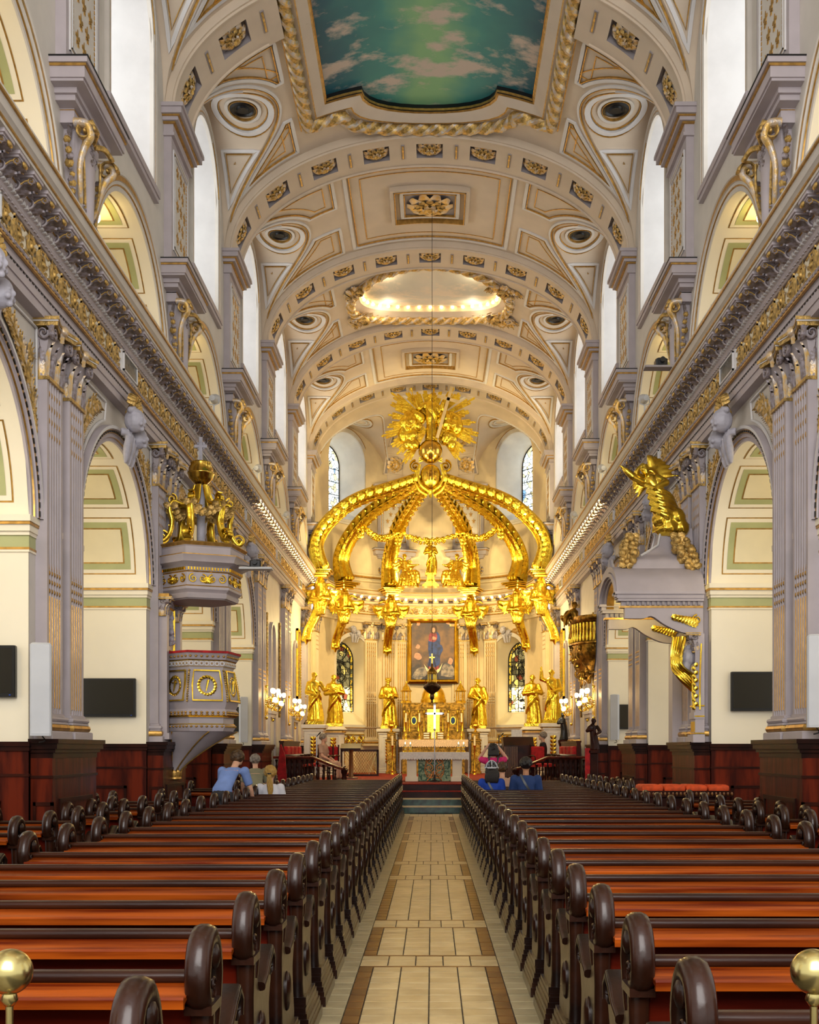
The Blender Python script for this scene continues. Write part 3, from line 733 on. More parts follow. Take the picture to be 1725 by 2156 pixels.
        g = G(); g.box(-.1, .09, -WHW-.2, WHW+.2, WSILL-.10, WSILL, 0); g.box(-.1, .07, -WHW-.18, WHW+.18, WSILL-.17, WSILL-.10, 0); g.build('window_sill', 'lavender', wi, 0)
        g = G(); g.box(-.80, -.76, -.02, .02, 10.25, 12.9)
        for z in (10.9, 11.6): g.box(-.80, -.77, -.97, .97, z-.015, z+.015)
        g.build('glazing_bar', 'white_trim', wi, 0)

# ------------------------------------------------------------------ vault
def painted(x, y, e=0):
    """inside the outline of the big painted sky over bays one and two (e widens it)"""
    yc = abs(y-P(2)); x = abs(x)
    if x < 1.95+e and yc < 3.15+e: return True
    return yc >= 3.15 and x < 1.28+e and yc-3.15 < (.85+e)*math.sqrt(max(0, 1-(x/(1.28+e))**2))
OC = (mid(4), 1.95, 1.62)
def ocul(x, y, e=0): return (x/(OC[1]+e))**2+((y-OC[0])/(OC[2]+e))**2 < 1
def vz(x): return ZS+VB*math.sqrt(max(0, 1-(x/VA)**2))
g = G(); NA = 64
for k in BAYS:
    us = samples([-2.525, -1.9, 0, 1.9, 2.525], 20); rows = []
    for u in us:
        f = math.asin(min(1, Xi(u)/VA)); rows.append([(VA*math.sin(-f+2*f*j/NA), mid(k)+u, ZS+VB*math.cos(-f+2*f*j/NA)) for j in range(NA+1)])
    o = len(g.v); n = NA+1
    vs = [q for r in rows for q in r]; fs = []
    for i in range(len(us)-1):
        for j in range(NA):
            a = rows[i][j]; b = rows[i+1][j+1]; cx, cy_ = (a[0]+b[0])/2, (a[1]+b[1])/2
            if painted(cx, cy_, .22) or ocul(cx, cy_, .12): continue
            fs.append((i*n+j, (i+1)*n+j, (i+1)*n+j+1, i*n+j+1))
    g.add(vs, fs, 0)
    for sg in (-1, 1):
        vs = []; fs = []; uu = samples([-1.9, 0, 1.9], 24)
        for u in uu:
            xi = Xi(u); vs += [(sg*(xi+(VA-xi)*j/6), mid(k)+u, zl(u)) for j in range(7)]
        for i in range(len(uu)-1):
            for j in range(6): fs.append((i*7+j, (i+1)*7+j, (i+1)*7+j+1, i*7+j+1))
        g.add(vs, fs, 0)
ceil = struct(g.build('ceiling', 'vault', smooth=30), 'beige coffered barrel vault over the nave')
def bn(x): return Vector((-x/VA**2, 0, -(vz(x)-ZS)/VB**2)).normalized()
def on_barrel(pts, d=0): return [Vector((x, y, vz(x)))+bn(x)*d for x, y in pts]
def dense(pts, step=.12, closed=True):
    out = []; n = len(pts)
    for i in range(n if closed else n-1):
        a, b = pts[i], pts[(i+1) % n]; m = max(1, int(math.hypot(b[0]-a[0], b[1]-a[1])/step))
        out += [(a[0]+(b[0]-a[0])*j/m, a[1]+(b[1]-a[1])*j/m) for j in range(m)]
    return out if closed else out+[pts[-1]]
def band(g, pts, w_, h_, m, d=0, closed=True):
    q = dense(pts, closed=closed); pa = on_barrel(q, d)
    g.sweep(pa, [(-w_/2, -.01), (w_/2, -.01), (w_/2, h_), (-w_/2, h_)], [bn(x) for x, _ in q], closed, m=m)
def shrink(pts, d):
    n = len(pts); out = []; ar = sum(pts[i][0]*pts[(i+1) % n][1]-pts[(i+1) % n][0]*pts[i][1] for i in range(n)); sg = 1 if ar > 0 else -1
    for i in range(n):
        a, b, c = Vector(pts[i-1]), Vector(pts[i]), Vector(pts[(i+1) % n])
        n1 = (b-a).normalized(); n2 = (c-b).normalized(); n1 = Vector((-n1.y, n1.x))*sg; n2 = Vector((-n2.y, n2.x))*sg
        v = n1+n2; v = v.normalized() if v.length > .05 else n1; k = max(.35, v.dot(n1)); out.append((b.x+v.x*d/k, b.y+v.y*d/k))
    return out
for k in [q for q in BAYS if q >= 0]:
    m_ = mid(k); big = k in (1, 2); oc = k == 4
    for sx in (-1, 1):
        for sy in (-1, 1):
            g = G(); x0 = 2.62 if big else (2.55 if oc else 2.1)
            cur = [(Xi(u)-.26, u) for u in [.50+.1*i for i in range(12)] if Xi(u)-.26 > x0+.12 and u < 1.68]
            top = [(x0, 1.74), (x0, cur[0][1])] + cur + [(min(cur[-1][0]+.22, 3.75), 1.74)]
            pts = [(sx*x, m_+sy*u) for x, u in top]
            band(g, pts, .07, .03, 0); band(g, shrink(pts, .06), .016, .035, 1); band(g, shrink(pts, .22), .018, .012, 1)
            g.build('vault_panel', ['white_trim', 'gold_line'], ceil, 40)
    if not big and not oc:
        g = G(); rc = lambda a, b: [(-a, m_-b), (a, m_-b), (a, m_+b), (-a, m_+b)]
        band(g, rc(1.84, 1.72), .08, .035, 0); band(g, rc(1.75, 1.63), .018, .035, 1); band(g, rc(1.52, 1.42), .02, .012, 1)
        band(g, rc(.86, .80), .09, .10, 2); band(g, rc(.80, .74), .02, .115, 1); band(g, rc(.64, .58), .09, .05, 0); band(g, rc(.58, .52), .02, .06, 1)
        g.grid(lambda u, v: on_barrel([(-.6+1.2*u, m_-.54+1.08*v)], .01)[0], 8, 2, 3)
        g.build('vault_panel', ['white_trim', 'gold_line', 'vault', 'coffer'], ceil, 40)
        put(ME['ros'], 'rosette', ceil, (0, m_, vz(0)-.02), scale=(2.1, 2.0, 1.6))
    for sx in (-1, 1):                          # lunette ornament: groin band, oculus rings, triangular panels
        g = G()
        us = [-1.86+3.72*i/40 for i in range(41)]
        for off, w_, h_, m in ((-.11, .05, .03, 0), (-.07, .014, .035, 1)):
            q = [(sx*(Xi(u)+off), m_+u) for u in us if abs(Xi(u)+off) < VA]
            band(g, q, w_, h_, m, closed=False)
        def on_lun(pts, d=0): return [Vector((sx*x, m_+u, zl(u)-d)) for x, u in pts]
        for rr, w_, h_, m in ((.56, .11, .035, 0), (.63, .016, .02, 1), (.48, .014, .03, 1), (.33, .06, .03, 2), (.27, .014, .045, 1)):
            pa = on_lun([(3.42+rr*.92*math.cos(a), rr*1.15*math.sin(a)) for a in [2*PI*i/32 for i in range(32)]])
            g.sweep(pa, [(-w_/2, .01), (w_/2, .01), (w_/2, -h_), (-w_/2, -h_)], (0, 0, 1), True, m=m)
        for sy in (-1, 1):
            tri = [(3.28, .98), (3.98, .98), (3.98, 1.72)]
            for ins, w_, h_, m in ((0, .06, .028, 0), (.06, .014, .03, 1), (.22, .014, .012, 1)):
                t2 = shrink(tri, ins) if ins else tri
                q = dense(t2, .1); pa = [Vector((sx*x, m_+sy*u, zl(u)-.004)) for x, u in q]
                nrm = [Vector((0, -sy*u/1.9**2, -(zl(u)-ZS)/1.8**2)).normalized() for _, u in q]
                g.sweep(pa, [(-w_/2, -.01), (w_/2, -.01), (w_/2, h_), (-w_/2, h_)], nrm, True, m=m)
        g.build('lunette_moulding', ['white_trim', 'gold_line', 'plaster'], ceil, 40)
        g = G(); g.lathe([(.01, .0), (.24, 0), (.25, -.03), (.20, -.045), (.17, -.02), (.12, -.02), (.10, -.05), (.01, -.05)], 24); g.build('round_vent', 'black_metal', ceil, 40, loc=(sx*3.42, m_, zl(0)-.005))
# transverse ribs with coffers
tab = [(0, 0)]; n_ = 400
for i in range(n_): 
    a, b = PI/2*i/n_, PI/2*(i+1)/n_; tab.append((tab[-1][0]+math.hypot(QA*(math.sin(b)-math.sin(a)), QB*(math.cos(b)-math.cos(a))), b))
ARC = tab[-1][0]
def rib(sa, d=0):
    t = abs(sa); i = min(n_-1, max(0, int(t/ARC*n_)))
    while i < n_-1 and tab[i+1][0] < t: i += 1
    while i > 0 and tab[i][0] > t: i -= 1
    f = tab[i][1]+(tab[i+1][1]-tab[i][1])*(t-tab[i][0])/(tab[i+1][0]-tab[i][0]); f = math.copysign(f, sa)
    nx, nz = math.sin(f)/QA, math.cos(f)/QB; L = math.hypot(nx, nz)
    return (QA*math.sin(f)+d*nx/L, ZS+QB*math.cos(f)+d*nz/L)
SP = 1.1; CH = .27; HW = .62
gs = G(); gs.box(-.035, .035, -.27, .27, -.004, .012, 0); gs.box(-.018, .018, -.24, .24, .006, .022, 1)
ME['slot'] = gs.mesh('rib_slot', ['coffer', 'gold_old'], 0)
for k in range(0, 7):
    lim = 2.62 if k == 2 else 0
    g = G(); y = P(k)
    brs = [-ARC]
    for i in range(-4, 5): brs += [i*SP-CH, i*SP+CH]
    brs.append(ARC)
    for a, b in zip(brs, brs[1:]):
        cof = abs(((a+b)/2)/SP-round((a+b)/2/SP)) < .02 and abs((a+b)/2) < 4.5
        m = max(1, int((b-a)/.09))
        if lim and rib((a+b)/2)[0] > -lim and rib((a+b)/2)[0] < lim and abs((a+b)/2) < 2.6 and not (abs(rib(a)[0]) > lim and abs(rib(b)[0]) > lim): continue
        for j in range(m):
            p, q = a+(b-a)*j/m, a+(b-a)*(j+1)/m
            for lo, hi in (((-HW, -CH), (CH, HW)) if cof else ((-HW, HW),)):
                A, B = rib(p), rib(q); g.add([(A[0], y+lo, A[1]), (B[0], y+lo, B[1]), (B[0], y+hi, B[1]), (A[0], y+hi, A[1])], [(0, 1, 2, 3)], 0)
            A, B, C, D = rib(p), rib(q), rib(p, .2), rib(q, .2)
            for e in (-HW, HW): g.add([(A[0], y+e, A[1]), (B[0], y+e, B[1]), (D[0], y+e, D[1]), (C[0], y+e, C[1])], [(0, 1, 2, 3)], 0)
            if cof:
                C, D = rib(p, .10), rib(q, .10)
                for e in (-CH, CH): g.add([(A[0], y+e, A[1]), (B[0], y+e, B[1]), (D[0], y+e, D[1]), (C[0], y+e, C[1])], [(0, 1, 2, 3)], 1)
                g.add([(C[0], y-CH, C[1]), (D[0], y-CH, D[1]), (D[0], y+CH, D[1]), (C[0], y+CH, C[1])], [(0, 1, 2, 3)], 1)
        if cof:
            for p in (a, b):
                A, C = rib(p), rib(p, .10); g.add([(A[0], y-CH, A[1]), (A[0], y+CH, A[1]), (C[0], y+CH, C[1]), (C[0], y-CH, C[1])], [(0, 1, 2, 3)], 1)
    for e in (-HW+.05, HW-.05):
        for seg in ((-ARC, ARC),) if not lim else ((-ARC, -2.75), (2.75, ARC)):
            q = [seg[0]+(seg[1]-seg[0])*i/60 for i in range(61)]
            g.sweep([(rib(t)[0], y+e, rib(t)[1]) for t in q], [(-.035, -.012), (.035, -.012), (.035, .012), (-.035, .012)], (0, 1, 0), m=0)
    rb = g.build('vault_rib', ['vault', 'coffer'], ceil, 30)
    for i in range(-4, 5):
        sa = i*SP; X, Z = rib(sa, .085)
        if lim and abs(X) < lim: continue
        tl = math.atan2(X/QA**2, (Z-ZS)/QB**2)
        put(ME['ros'], 'rosette', rb, M=T(X, y, Z) @ RY(tl) @ RZ(.3*i) @ S(1.06, 1.06, 1.25))
    for i in range(-5, 5):
        sa = (i+.5)*SP
        if abs(sa) > ARC-.1: sa = math.copysign(ARC-.12, sa)
        X, Z = rib(sa, .0)
        if lim and abs(X) < lim: continue
        tl = math.atan2(X/QA**2, (Z-ZS)/QB**2)
        put(ME['slot'], 'rib_slot', rb, M=T(X, y, Z) @ RY(tl) @ RX(PI))
# painted skies
def sky_mat(name, base, teal, cloud, glow, sc_):
    m = bpy.data.materials.new(name); m.use_nodes = True; nt = m.node_tree; b = nt.nodes['Principled BSDF']; b.inputs['Roughness'].default_value = .6
    tc = nt.nodes.new('ShaderNodeTexCoord'); mp = nt.nodes.new('ShaderNodeMapping'); mp.inputs['Scale'].default_value = (1, 1.5, 1); nt.links.new(tc.outputs['Object'], mp.inputs[0])
    n1 = nt.nodes.new('ShaderNodeTexNoise'); n1.inputs['Scale'].default_value = sc_; n1.inputs['Detail'].default_value = 7; n1.inputs['Roughness'].default_value = .62; nt.links.new(mp.outputs[0], n1.inputs['Vector'])
    r1 = nt.nodes.new('ShaderNodeValToRGB'); e = r1.color_ramp.elements; e[0].position = .50; e[0].color = (0, 0, 0, 1); e[1].position = .60; e[1].color = (1, 1, 1, 1); nt.links.new(n1.outputs['Fac'], r1.inputs[0])
    sx = nt.nodes.new('ShaderNodeSeparateXYZ'); nt.links.new(tc.outputs['Object'], sx.inputs[0])
    ab = nt.nodes.new('ShaderNodeMath'); ab.operation = 'ABSOLUTE'; nt.links.new(sx.outputs[0], ab.inputs[0])
    r2 = nt.nodes.new('ShaderNodeValToRGB'); e = r2.color_ramp.elements; e[0].position = .1; e[0].color = (*lin(glow), 1); e[1].position = 1.0; e[1].color = (*lin(base), 1)
    k = e.new(.45); k.color = (*lin(teal), 1)
    dv = nt.nodes.new('ShaderNodeMath'); dv.operation = 'DIVIDE'; dv.inputs[1].default_value = 1.9; nt.links.new(ab.outputs[0], dv.inputs[0])
    n2 = nt.nodes.new('ShaderNodeTexNoise'); n2.inputs['Scale'].default_value = 1.6; nt.links.new(tc.outputs['Object'], n2.inputs['Vector'])
    ad = nt.nodes.new('ShaderNodeMath'); ad.operation = 'MULTIPLY_ADD'; ad.inputs[1].default_value = .5; nt.links.new(n2.outputs['Fac'], ad.inputs[0]); nt.links.new(dv.outputs[0], ad.inputs[2])
    sb = nt.nodes.new('ShaderNodeMath'); sb.operation = 'SUBTRACT'; sb.inputs[1].default_value = .22; nt.links.new(ad.outputs[0], sb.inputs[0]); nt.links.new(sb.outputs[0], r2.inputs[0])
    mx = nt.nodes.new('ShaderNodeMix'); mx.data_type = 'RGBA'; nt.links.new(r1.outputs[0], mx.inputs[0]); nt.links.new(r2.outputs[0], mx.inputs[6]); mx.inputs[7].default_value = (*lin(cloud), 1)
    nt.links.new(mx.outputs[2], b.inputs['Base Color']); MATS[name] = m
sky_mat('sky_paint', (34, 98, 118), (70, 150, 142), (206, 192, 178), (138, 190, 138), .9)
sky_mat('sky_paint_light', (196, 196, 186), (206, 202, 190), (236, 220, 200), (222, 214, 200), 1.3)
def outline_sky(e):
    x1, y1_, lx, ld = 1.95+e, 3.15+e, 1.28+e, .85
    q = [(x1, -y1_), (x1, y1_), (lx, y1_)]
    q += [(lx*math.cos(a), y1_-.0+ld*math.sin(a)) for a in [PI*i/14 for i in range(1, 14)]]
    q += [(-lx, y1_), (-x1, y1_), (-x1, -y1_), (-lx, -y1_)]
    q += [(-lx*math.cos(a), -y1_-ld*math.sin(a)) for a in [PI*i/14 for i in range(1, 14)]]+[(lx, -y1_)]
    return [(x, P(2)+y) for x, y in q]
sk = G()
ny, nx = 90, 40
sk.grid(lambda u, v: (-2.12+4.24*u, P(2)-4.25+8.5*v, vz(-2.12+4.24*u)+.20), nx, ny, keep=lambda u, v: painted(-2.12+4.24*u, P(2)-4.25+8.5*v, .12))
sky1 = sk.build('sky_painting', 'sky_paint', None, 60); tag(sky1, 'teal painted sky with beige clouds in the nearest ceiling frame', 'painting')
g = G()
def frame_band(g, e0, d0, e1, d1, m):
    A = dense(outline_sky(e0), .12); n = len(A)
    # pair both outlines by index of the coarse polygon
    a_, b_ = outline_sky(e0), outline_sky(e1); pa = []; pb = []
    for i in range(len(a_)):
        p, q = a_[i], a_[(i+1) % len(a_)]; r_, t_ = b_[i], b_[(i+1) % len(b_)]; m_ = max(1, int(math.hypot(q[0]-p[0], q[1]-p[1])/.12))
        for j in range(m_): f = j/m_; pa.append((p[0]+(q[0]-p[0])*f, p[1]+(q[1]-p[1])*f)); pb.append((r_[0]+(t_[0]-r_[0])*f, r_[1]+(t_[1]-r_[1])*f))
    L0 = [(x, y, vz(x)+d0) for x, y in pa]; L1 = [(x, y, vz(x)+d1) for x, y in pb]
    n = len(L0); g.add(L0+L1, [(i, (i+1) % n, n+(i+1) % n, n+i) for i in range(n)], m)
frame_band(g, .0, .2, .0, .06, 2); frame_band(g, .0, .06, .03, .04, 1); frame_band(g, .03, .04, .20, -.05, 0); frame_band(g, .20, -.05, .22, -.06, 1); frame_band(g, .22, -.06, .30, -.02, 0); frame_band(g, .50, -.02, .54, .0, 1)  # black inner face paints the shadow gap round the recessed sky
frame_band(g, .30, -.02, .51, -.03, 0)
for e, d, m in ((.005, .10, 1),):
    q = dense(outline_sky(e), .1); g.sweep([(x, y, vz(x)+d) for x, y in q], [(-.02, -.02), (.02, -.02), (.02, .02), (-.02, .02)], (0, 0, 1), True, m=m)
fr = g.build('painting_frame', ['vault', 'gold_line', 'black'], sky1, 40)
def rope(g, pts, r, period=.34, mats=(0, 1), seg=12):
    q = [Vector(p) for p in pts]; n = len(q); L = [0]
    for i in range(1, n): L.append(L[-1]+(q[i]-q[i-1]).length)
    prof = [((1+.16*math.cos(3*2*PI*i/seg))*r*math.cos(2*PI*i/seg), (1+.16*math.cos(3*2*PI*i/seg))*r*math.sin(2*PI*i/seg)) for i in range(seg)]
    g.sweep(q, prof, (0, 0, 1), True, twist=[2*PI*L[i]/period/3 for i in range(n)], mfun=lambda i, j: mats[0] if (j % 4 in (0, 3)) else mats[1])
g = G(); q = dense(outline_sky(.385), .055); rope(g, [(x, y, vz(x)-.06) for x, y in q], .12, .34); g.build('rope_moulding', ['leaf', 'gold_old'], sky1, 60)
# second, lit oval sky
g = G(); NE = 64
def el(e, d, n=NE): return [((OC[1]+e)*math.cos(a), OC[0]+(OC[2]+e)*math.sin(a), vz((OC[1]+e)*math.cos(a))+d) for a in [2*PI*i/n for i in range(n)]]
rings = [el(-.02, .25), el(-.15, .5), el(-.5, .75), el(-.9, .92), el(-1.3, 1.0), el(-1.58, 1.02)]
g.loft(rings, True, True); sky2 = g.build('oval_sky_painting', 'sky_paint_light', None, 60); tag(sky2, 'pale cloud painting in the lit oval dome near the choir', 'painting')
g = G(); g.loft([el(-.02, .25), el(-.02, .10), el(.06, .06), el(.12, -.02), el(.34, -.03), el(.36, .02)], True, False, m=0); g.build('dome_rim', 'vault', sky2, 40)
g = G(); q = el(.22, -.05, 200); rope(g, q, .12, .34); g.build('rope_moulding', ['leaf', 'gold_old'], sky2, 60)
gb = G(); gb.sphere((0, 0, 0), .05, 8, 6); mb = gb.mesh('rim_bulb', 'bulb')
for i in range(36):
    a = 2*PI*i/36; x, y = (OC[1]-.10)*math.cos(a), OC[0]+(OC[2]-.10)*math.sin(a); put(mb, 'rim_bulb', sky2, (x, y, vz((OC[1])*math.cos(a))+.20))
for sx in (-1, 1):
    for sy in (-1, 1):
        g = G()
        for i in range(46):
            a = rnd.random()*2*PI; q = rnd.random()**.5*.42; x, y = sx*(1.95+q*math.cos(a)*.9), OC[0]+sy*(.95+q*math.sin(a)*.8)
            acanthus(g, T(x, y, vz(x)-.03) @ RZ(a) @ RY(R(110)), .24, .16, .6, m=i % 2)
        volute(g, (sx*1.9, OC[0]+sy*.95, vz(1.9)-.14), .2, .14, 'XY', 1.5, sx*sy, 1)
        volute(g, (sx*2.15, OC[0]+sy*.75, vz(2.15)-.12), .15, .12, 'XY', 1.5, -sx*sy, 0)
        g.build('leaf_cartouche', ['leaf', 'gold_old'], sky2, 60)
# ================================================================== APSE
YC = 39.0; RP = 4.12
def pol(r, th, z): return (r*math.cos(th), YC+r*math.sin(th), z)
AL, AU = R(45), R(40)                     # window axes, lower and upper (mirrored)
LHW, LS, LSP = .85, 2.5, 4.95
UHW, US, USP = .98, 10.05, 12.3
LUN = .47                                 # half angle of the apse lunettes
def zla(a): return ZS+2.0*math.sqrt(max(0, 1-(a/LUN)**2))
def nearest(th, ax):
    a = th-ax if abs(th-ax) < abs(th-(PI-ax)) else th-(PI-ax); return a
g = G()
def cols(ths, fn, r, m):
    for a, b in zip(ths, ths[1:]):
        e = (b-a)*1e-3; A, B = fn(a+e), fn(b-e)
        if len(A) != len(B): continue
        for (p0, p1), (q0, q1) in zip(A, B): g.add([pol(r, a, p0), pol(r, b, q0), pol(r, b, q1), pol(r, a, p1)], [(0, 1, 2, 3)], m)
def lowiv(th):
    u = abs(nearest(th, AL))*RP
    return [(0, LS), (LSP+math.sqrt(LHW**2-u*u), 6.36)] if u < LHW else [(0, 6.36)]
def upiv(th):
    a = abs(nearest(th, AU)); u = a*RP; hi = zla(a) if a < LUN else ZS
    return [(7.3, US), (USP+math.sqrt(UHW**2-u*u), hi)] if u < UHW else [(7.3, hi)]
br = [0]
for ax in (AL, PI-AL): br += [ax-LHW/RP, ax, ax+LHW/RP]
cols(samples(sorted(br+[PI/2, PI]), 14), lowiv, RP, 0)
br = [0]
for ax in (AU, PI-AU): br += [ax-LUN, ax-UHW/RP, ax, ax+UHW/RP, ax+LUN]
cols(samples(sorted(br+[PI/2, PI]), 12), upiv, RP, 0)
for s in (-1, 1): g.add([(s*RP, P(6)+.3, 0), (s*RP, YC, 0), (s*RP, YC, ZS), (s*RP, P(6)+.3, ZS)], [(0, 1, 2, 3)], 0)
for s in (-1, 1): g.add([(s*4.1, P(6)+.32, 0), (s*4.6, P(6)+.32, 0), (s*4.6, P(6)+.32, ZS), (s*4.1, P(6)+.32, ZS)], [(0, 1, 2, 3)], 0)
# half dome with lunettes
ths = samples(sorted(set(br+[PI/2, PI])), 12); rows = []
for th in ths:
    a = abs(nearest(th, AU)); rm = RP*math.sqrt(max(0, 1-((zla(a)-ZS)/VB)**2)) if a < LUN else RP
    f = math.asin(min(1, rm/RP)); rows.append([pol(RP*math.sin(f*j/16), th, ZS+VB*math.cos(f*j/16)) for j in range(17)])
g.loft(rows, False, False, 1)
for ax in (AU, PI-AU):
    rr = []
    for i in range(41):
        a = -LUN+2*LUN*i/40; z = zla(abs(a)); ri = RP*math.sqrt(max(0, 1-((z-ZS)/VB)**2)); rr.append([pol(ri+(RP-ri)*j/5, ax+a, z) for j in range(6)])
    g.loft(rr, False, False, 1)
apse = struct(g.build('wall_back', ['apse_warm_lit', 'vault'], smooth=30), 'curved apse wall and half dome behind the gilded altar')
# apse entablature
g = G()
def lat(prof, m): g.lathe([(x-.21, z) for x, z in prof], 64, (0, YC, 0), 0, PI, m=m)
lat([(W+.2, 6.33), (4.20, 6.33), (4.20, 6.43), (4.185, 6.43), (4.185, 6.54), (4.17, 6.54), (4.17, 6.62), (4.13, 6.66), (4.13, 6.70), (4.19, 6.70), (4.19, 7.02), (4.16, 7.02), (4.12, 7.06), (4.12, 7.10), (4.07, 7.15), (4.07, 7.21), (4.06, 7.30)], 0)
lat([(4.06, 7.30), (3.86, 7.30), (3.86, 7.37), (3.845, 7.385), (3.82, 7.40), (3.80, 7.44), (3.77, 7.50), (3.77, 7.515), (W+.2, 7.515)], 1)
for x, z, d in ((4.13, 6.635, .02), (4.19, 6.715, .015), (4.19, 7.005, .015), (3.855, 7.345, .012), (3.775, 7.475, .015)): lat([(x-.012, z-d), (x-.012, z+d)], 2)
for zz, r0, m in ((7.9, 4.05, 1), (8.05, 4.08, 2), (8.1, 4.06, 1)): g.lathe([(r0, zz-.05), (r0-.05, zz-.02), (r0-.05, zz+.03), (r0, zz+.05)], 64, (0, YC, 0), 0, PI, m=m)
tr3 = struct(g.build('trim_3', ['apse_warm_lit', 'apse_warm_lit', 'gold_line'], smooth=30), 'curved carved entablature round the apse')
nmod = 31
gb = G(); gb.sphere((0, 0, 0), .05, 8, 6); mb = gb.mesh('cornice_bulb', 'bulb')
for i in range(nmod):
    th = PI*(i+.5)/nmod
    put(ME['mod'], 'modillion', tr3, pol(3.66, th, 7.30), rotz=th+PI)
    put(mb, 'cornice_bulb', tr3, pol(3.72, th+PI/2/nmod, 7.235))
for i in range(17):
    th = PI*(i+.5)/17; put(ME['frz'], 'frieze_scroll', tr3, pol(3.975, th, 6.86), rotz=th+PI)
for i in range(2):
    th = PI/2+(.36 if i else -.36)
    for me, n in ((ME['upil'], 'upper_pilaster'), (ME['ucap'], 'pilaster_cap'), (ME['brk'], 'bracket_cornice'), (ME['car'], 'cartouche')): put(me, n, apse, pol(RP, th, 0), rotz=th+PI)
    for zz, rr in ((12.35, 0), (13.15, 0)):
        f = math.acos((zz-ZS)/VB); r_ = RP*math.sin(f); n_ = Vector((math.sin(f)/RP, 0, math.cos(f)/VB)).normalized()
        g = G(); e = .40
        g.box(-e, e, -e, e, 0, .01, 0)
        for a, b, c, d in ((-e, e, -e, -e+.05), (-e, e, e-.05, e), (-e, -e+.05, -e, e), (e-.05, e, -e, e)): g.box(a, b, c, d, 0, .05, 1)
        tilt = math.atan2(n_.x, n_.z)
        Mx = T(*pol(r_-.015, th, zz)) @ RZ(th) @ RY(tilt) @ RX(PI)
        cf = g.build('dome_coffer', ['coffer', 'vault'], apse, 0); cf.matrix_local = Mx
        put(ME['ros'], 'rosette', cf, M=T(0, 0, .015) @ RX(PI) @ S(1.25))
    g = G(); 
def recolour(me):
    m2 = me.copy()
    for i, q in enumerate(m2.materials):
        if q.name in ('lavender', 'plaster'): m2.materials[i] = MATS['apse_warm_lit']
    return m2
APB = {k: recolour(ME[k]) for k in ('pil', 'base', 'cap')}  # apse pilasters carry the same painted-in warm light
for th in (PI/2-.40, PI/2+.40, PI/2-.27, PI/2+.27, .12, PI-.12, 1.18-.02-.22 if False else .98, PI-.98):
    pl = put(APB['pil'], 'pilaster', apse, pol(RP, th, 0), rotz=th+PI); put(ME['reed'], 'gold_reeding', pl); put(APB['base'], 'pilaster_base', pl); put(APB['cap'], 'capital', pl, (0, 0, 5.7))
# lunette mouldings in the half dome
g = G()
for ax in (AU, PI-AU):
    for off, w_, m in ((-.10, .05, 0), (-.06, .014, 1)):
        pts = []; ups = []
        for i in range(41):
            a = -LUN*.99+2*LUN*.99*i/40; z = zla(abs(a)); ri = RP*math.sqrt(max(0, 1-((z-ZS)/VB)**2))+off; f = math.asin(min(1, ri/RP))
            pts.append(pol(ri, ax+a, ZS+VB*math.cos(f))); ups.append(Vector((-math.cos(ax+a)*math.sin(f)/RP, -math.sin(ax+a)*math.sin(f)/RP, -math.cos(f)/VB)).normalized())
        g.sweep(pts, [(-w_/2, -.01), (w_/2, -.01), (w_/2, .03), (-w_/2, .03)], ups, m=m)
    for rr, w_, m in ((.46, .09, 0), (.53, .014, 1), (.28, .05, 0)):
        g.sweep([pol(3.35+rr*math.cos(q)*.8, ax+rr*math.sin(q)/3.6, zla(rr*math.sin(q)/3.6)-.01) for q in [2*PI*i/28 for i in range(28)]], [(-w_/2, .01), (w_/2, .01), (w_/2, -.03), (-w_/2, -.03)], (0, 0, 1), True, m=m)
for rr in (1.0, 1.25): g.sweep([pol(rr, PI*i/24, ZS+VB*math.sqrt(1-(rr/RP)**2)-.01) for i in range(25)], [(-.05, .01), (.05, .01), (.05, -.04), (-.05, -.04)], (0, 0, 1), m=0)
g.build('dome_moulding', ['white_trim', 'gold_line'], apse, 40)
# stained glass
def glass_mat(name, a, b, c, strength, sc_, d=(120, 60, 40)):
    m = bpy.data.materials.new(name); m.use_nodes = True; nt = m.node_tree; p = nt.nodes['Principled BSDF']; p.inputs['Roughness'].default_value = .3
    tc = nt.nodes.new('ShaderNodeTexCoord')
    v = nt.nodes.new('ShaderNodeTexVoronoi'); v.inputs['Scale'].default_value = sc_; nt.links.new(tc.outputs['Object'], v.inputs['Vector'])
    r = nt.nodes.new('ShaderNodeValToRGB'); r.color_ramp.interpolation = 'CONSTANT'; e = r.color_ramp.elements
    e[0].color = (*lin(a), 1); e[1].position = .45; e[1].color = (*lin(b), 1); k = e.new(.72); k.color = (*lin(c), 1); k = e.new(.93); k.color = (*lin(d), 1)
    sp = nt.nodes.new('ShaderNodeSeparateColor'); nt.links.new(v.outputs['Color'], sp.inputs[0]); nt.links.new(sp.outputs[0], r.inputs[0])
    v2 = nt.nodes.new('ShaderNodeTexVoronoi'); v2.feature = 'DISTANCE_TO_EDGE'; v2.inputs['Scale'].default_value = sc_; nt.links.new(tc.outputs['Object'], v2.inputs['Vector'])
    lt = nt.nodes.new('ShaderNodeMath'); lt.operation = 'GREATER_THAN'; lt.inputs[1].default_value = .045; nt.links.new(v2.outputs['Distance'], lt.inputs[0])
    mx = nt.nodes.new('ShaderNodeMix'); mx.data_type = 'RGBA'; mx.inputs[6].default_value = (.006, .006, .006, 1); nt.links.new(lt.outputs[0], mx.inputs[0]); nt.links.new(r.outputs[0], mx.inputs[7])
    nt.links.new(mx.outputs[2], p.inputs['Base Color']); nt.links.new(mx.outputs[2], p.inputs['Emission Color']); p.inputs['Emission Strength'].default_value = strength
    MATS[name] = m; m.cycles.emission_sampling = 'NONE'
glass_mat('glass_dark', (70, 66, 44), (120, 116, 84), (226, 206, 120), .55, 5.5)
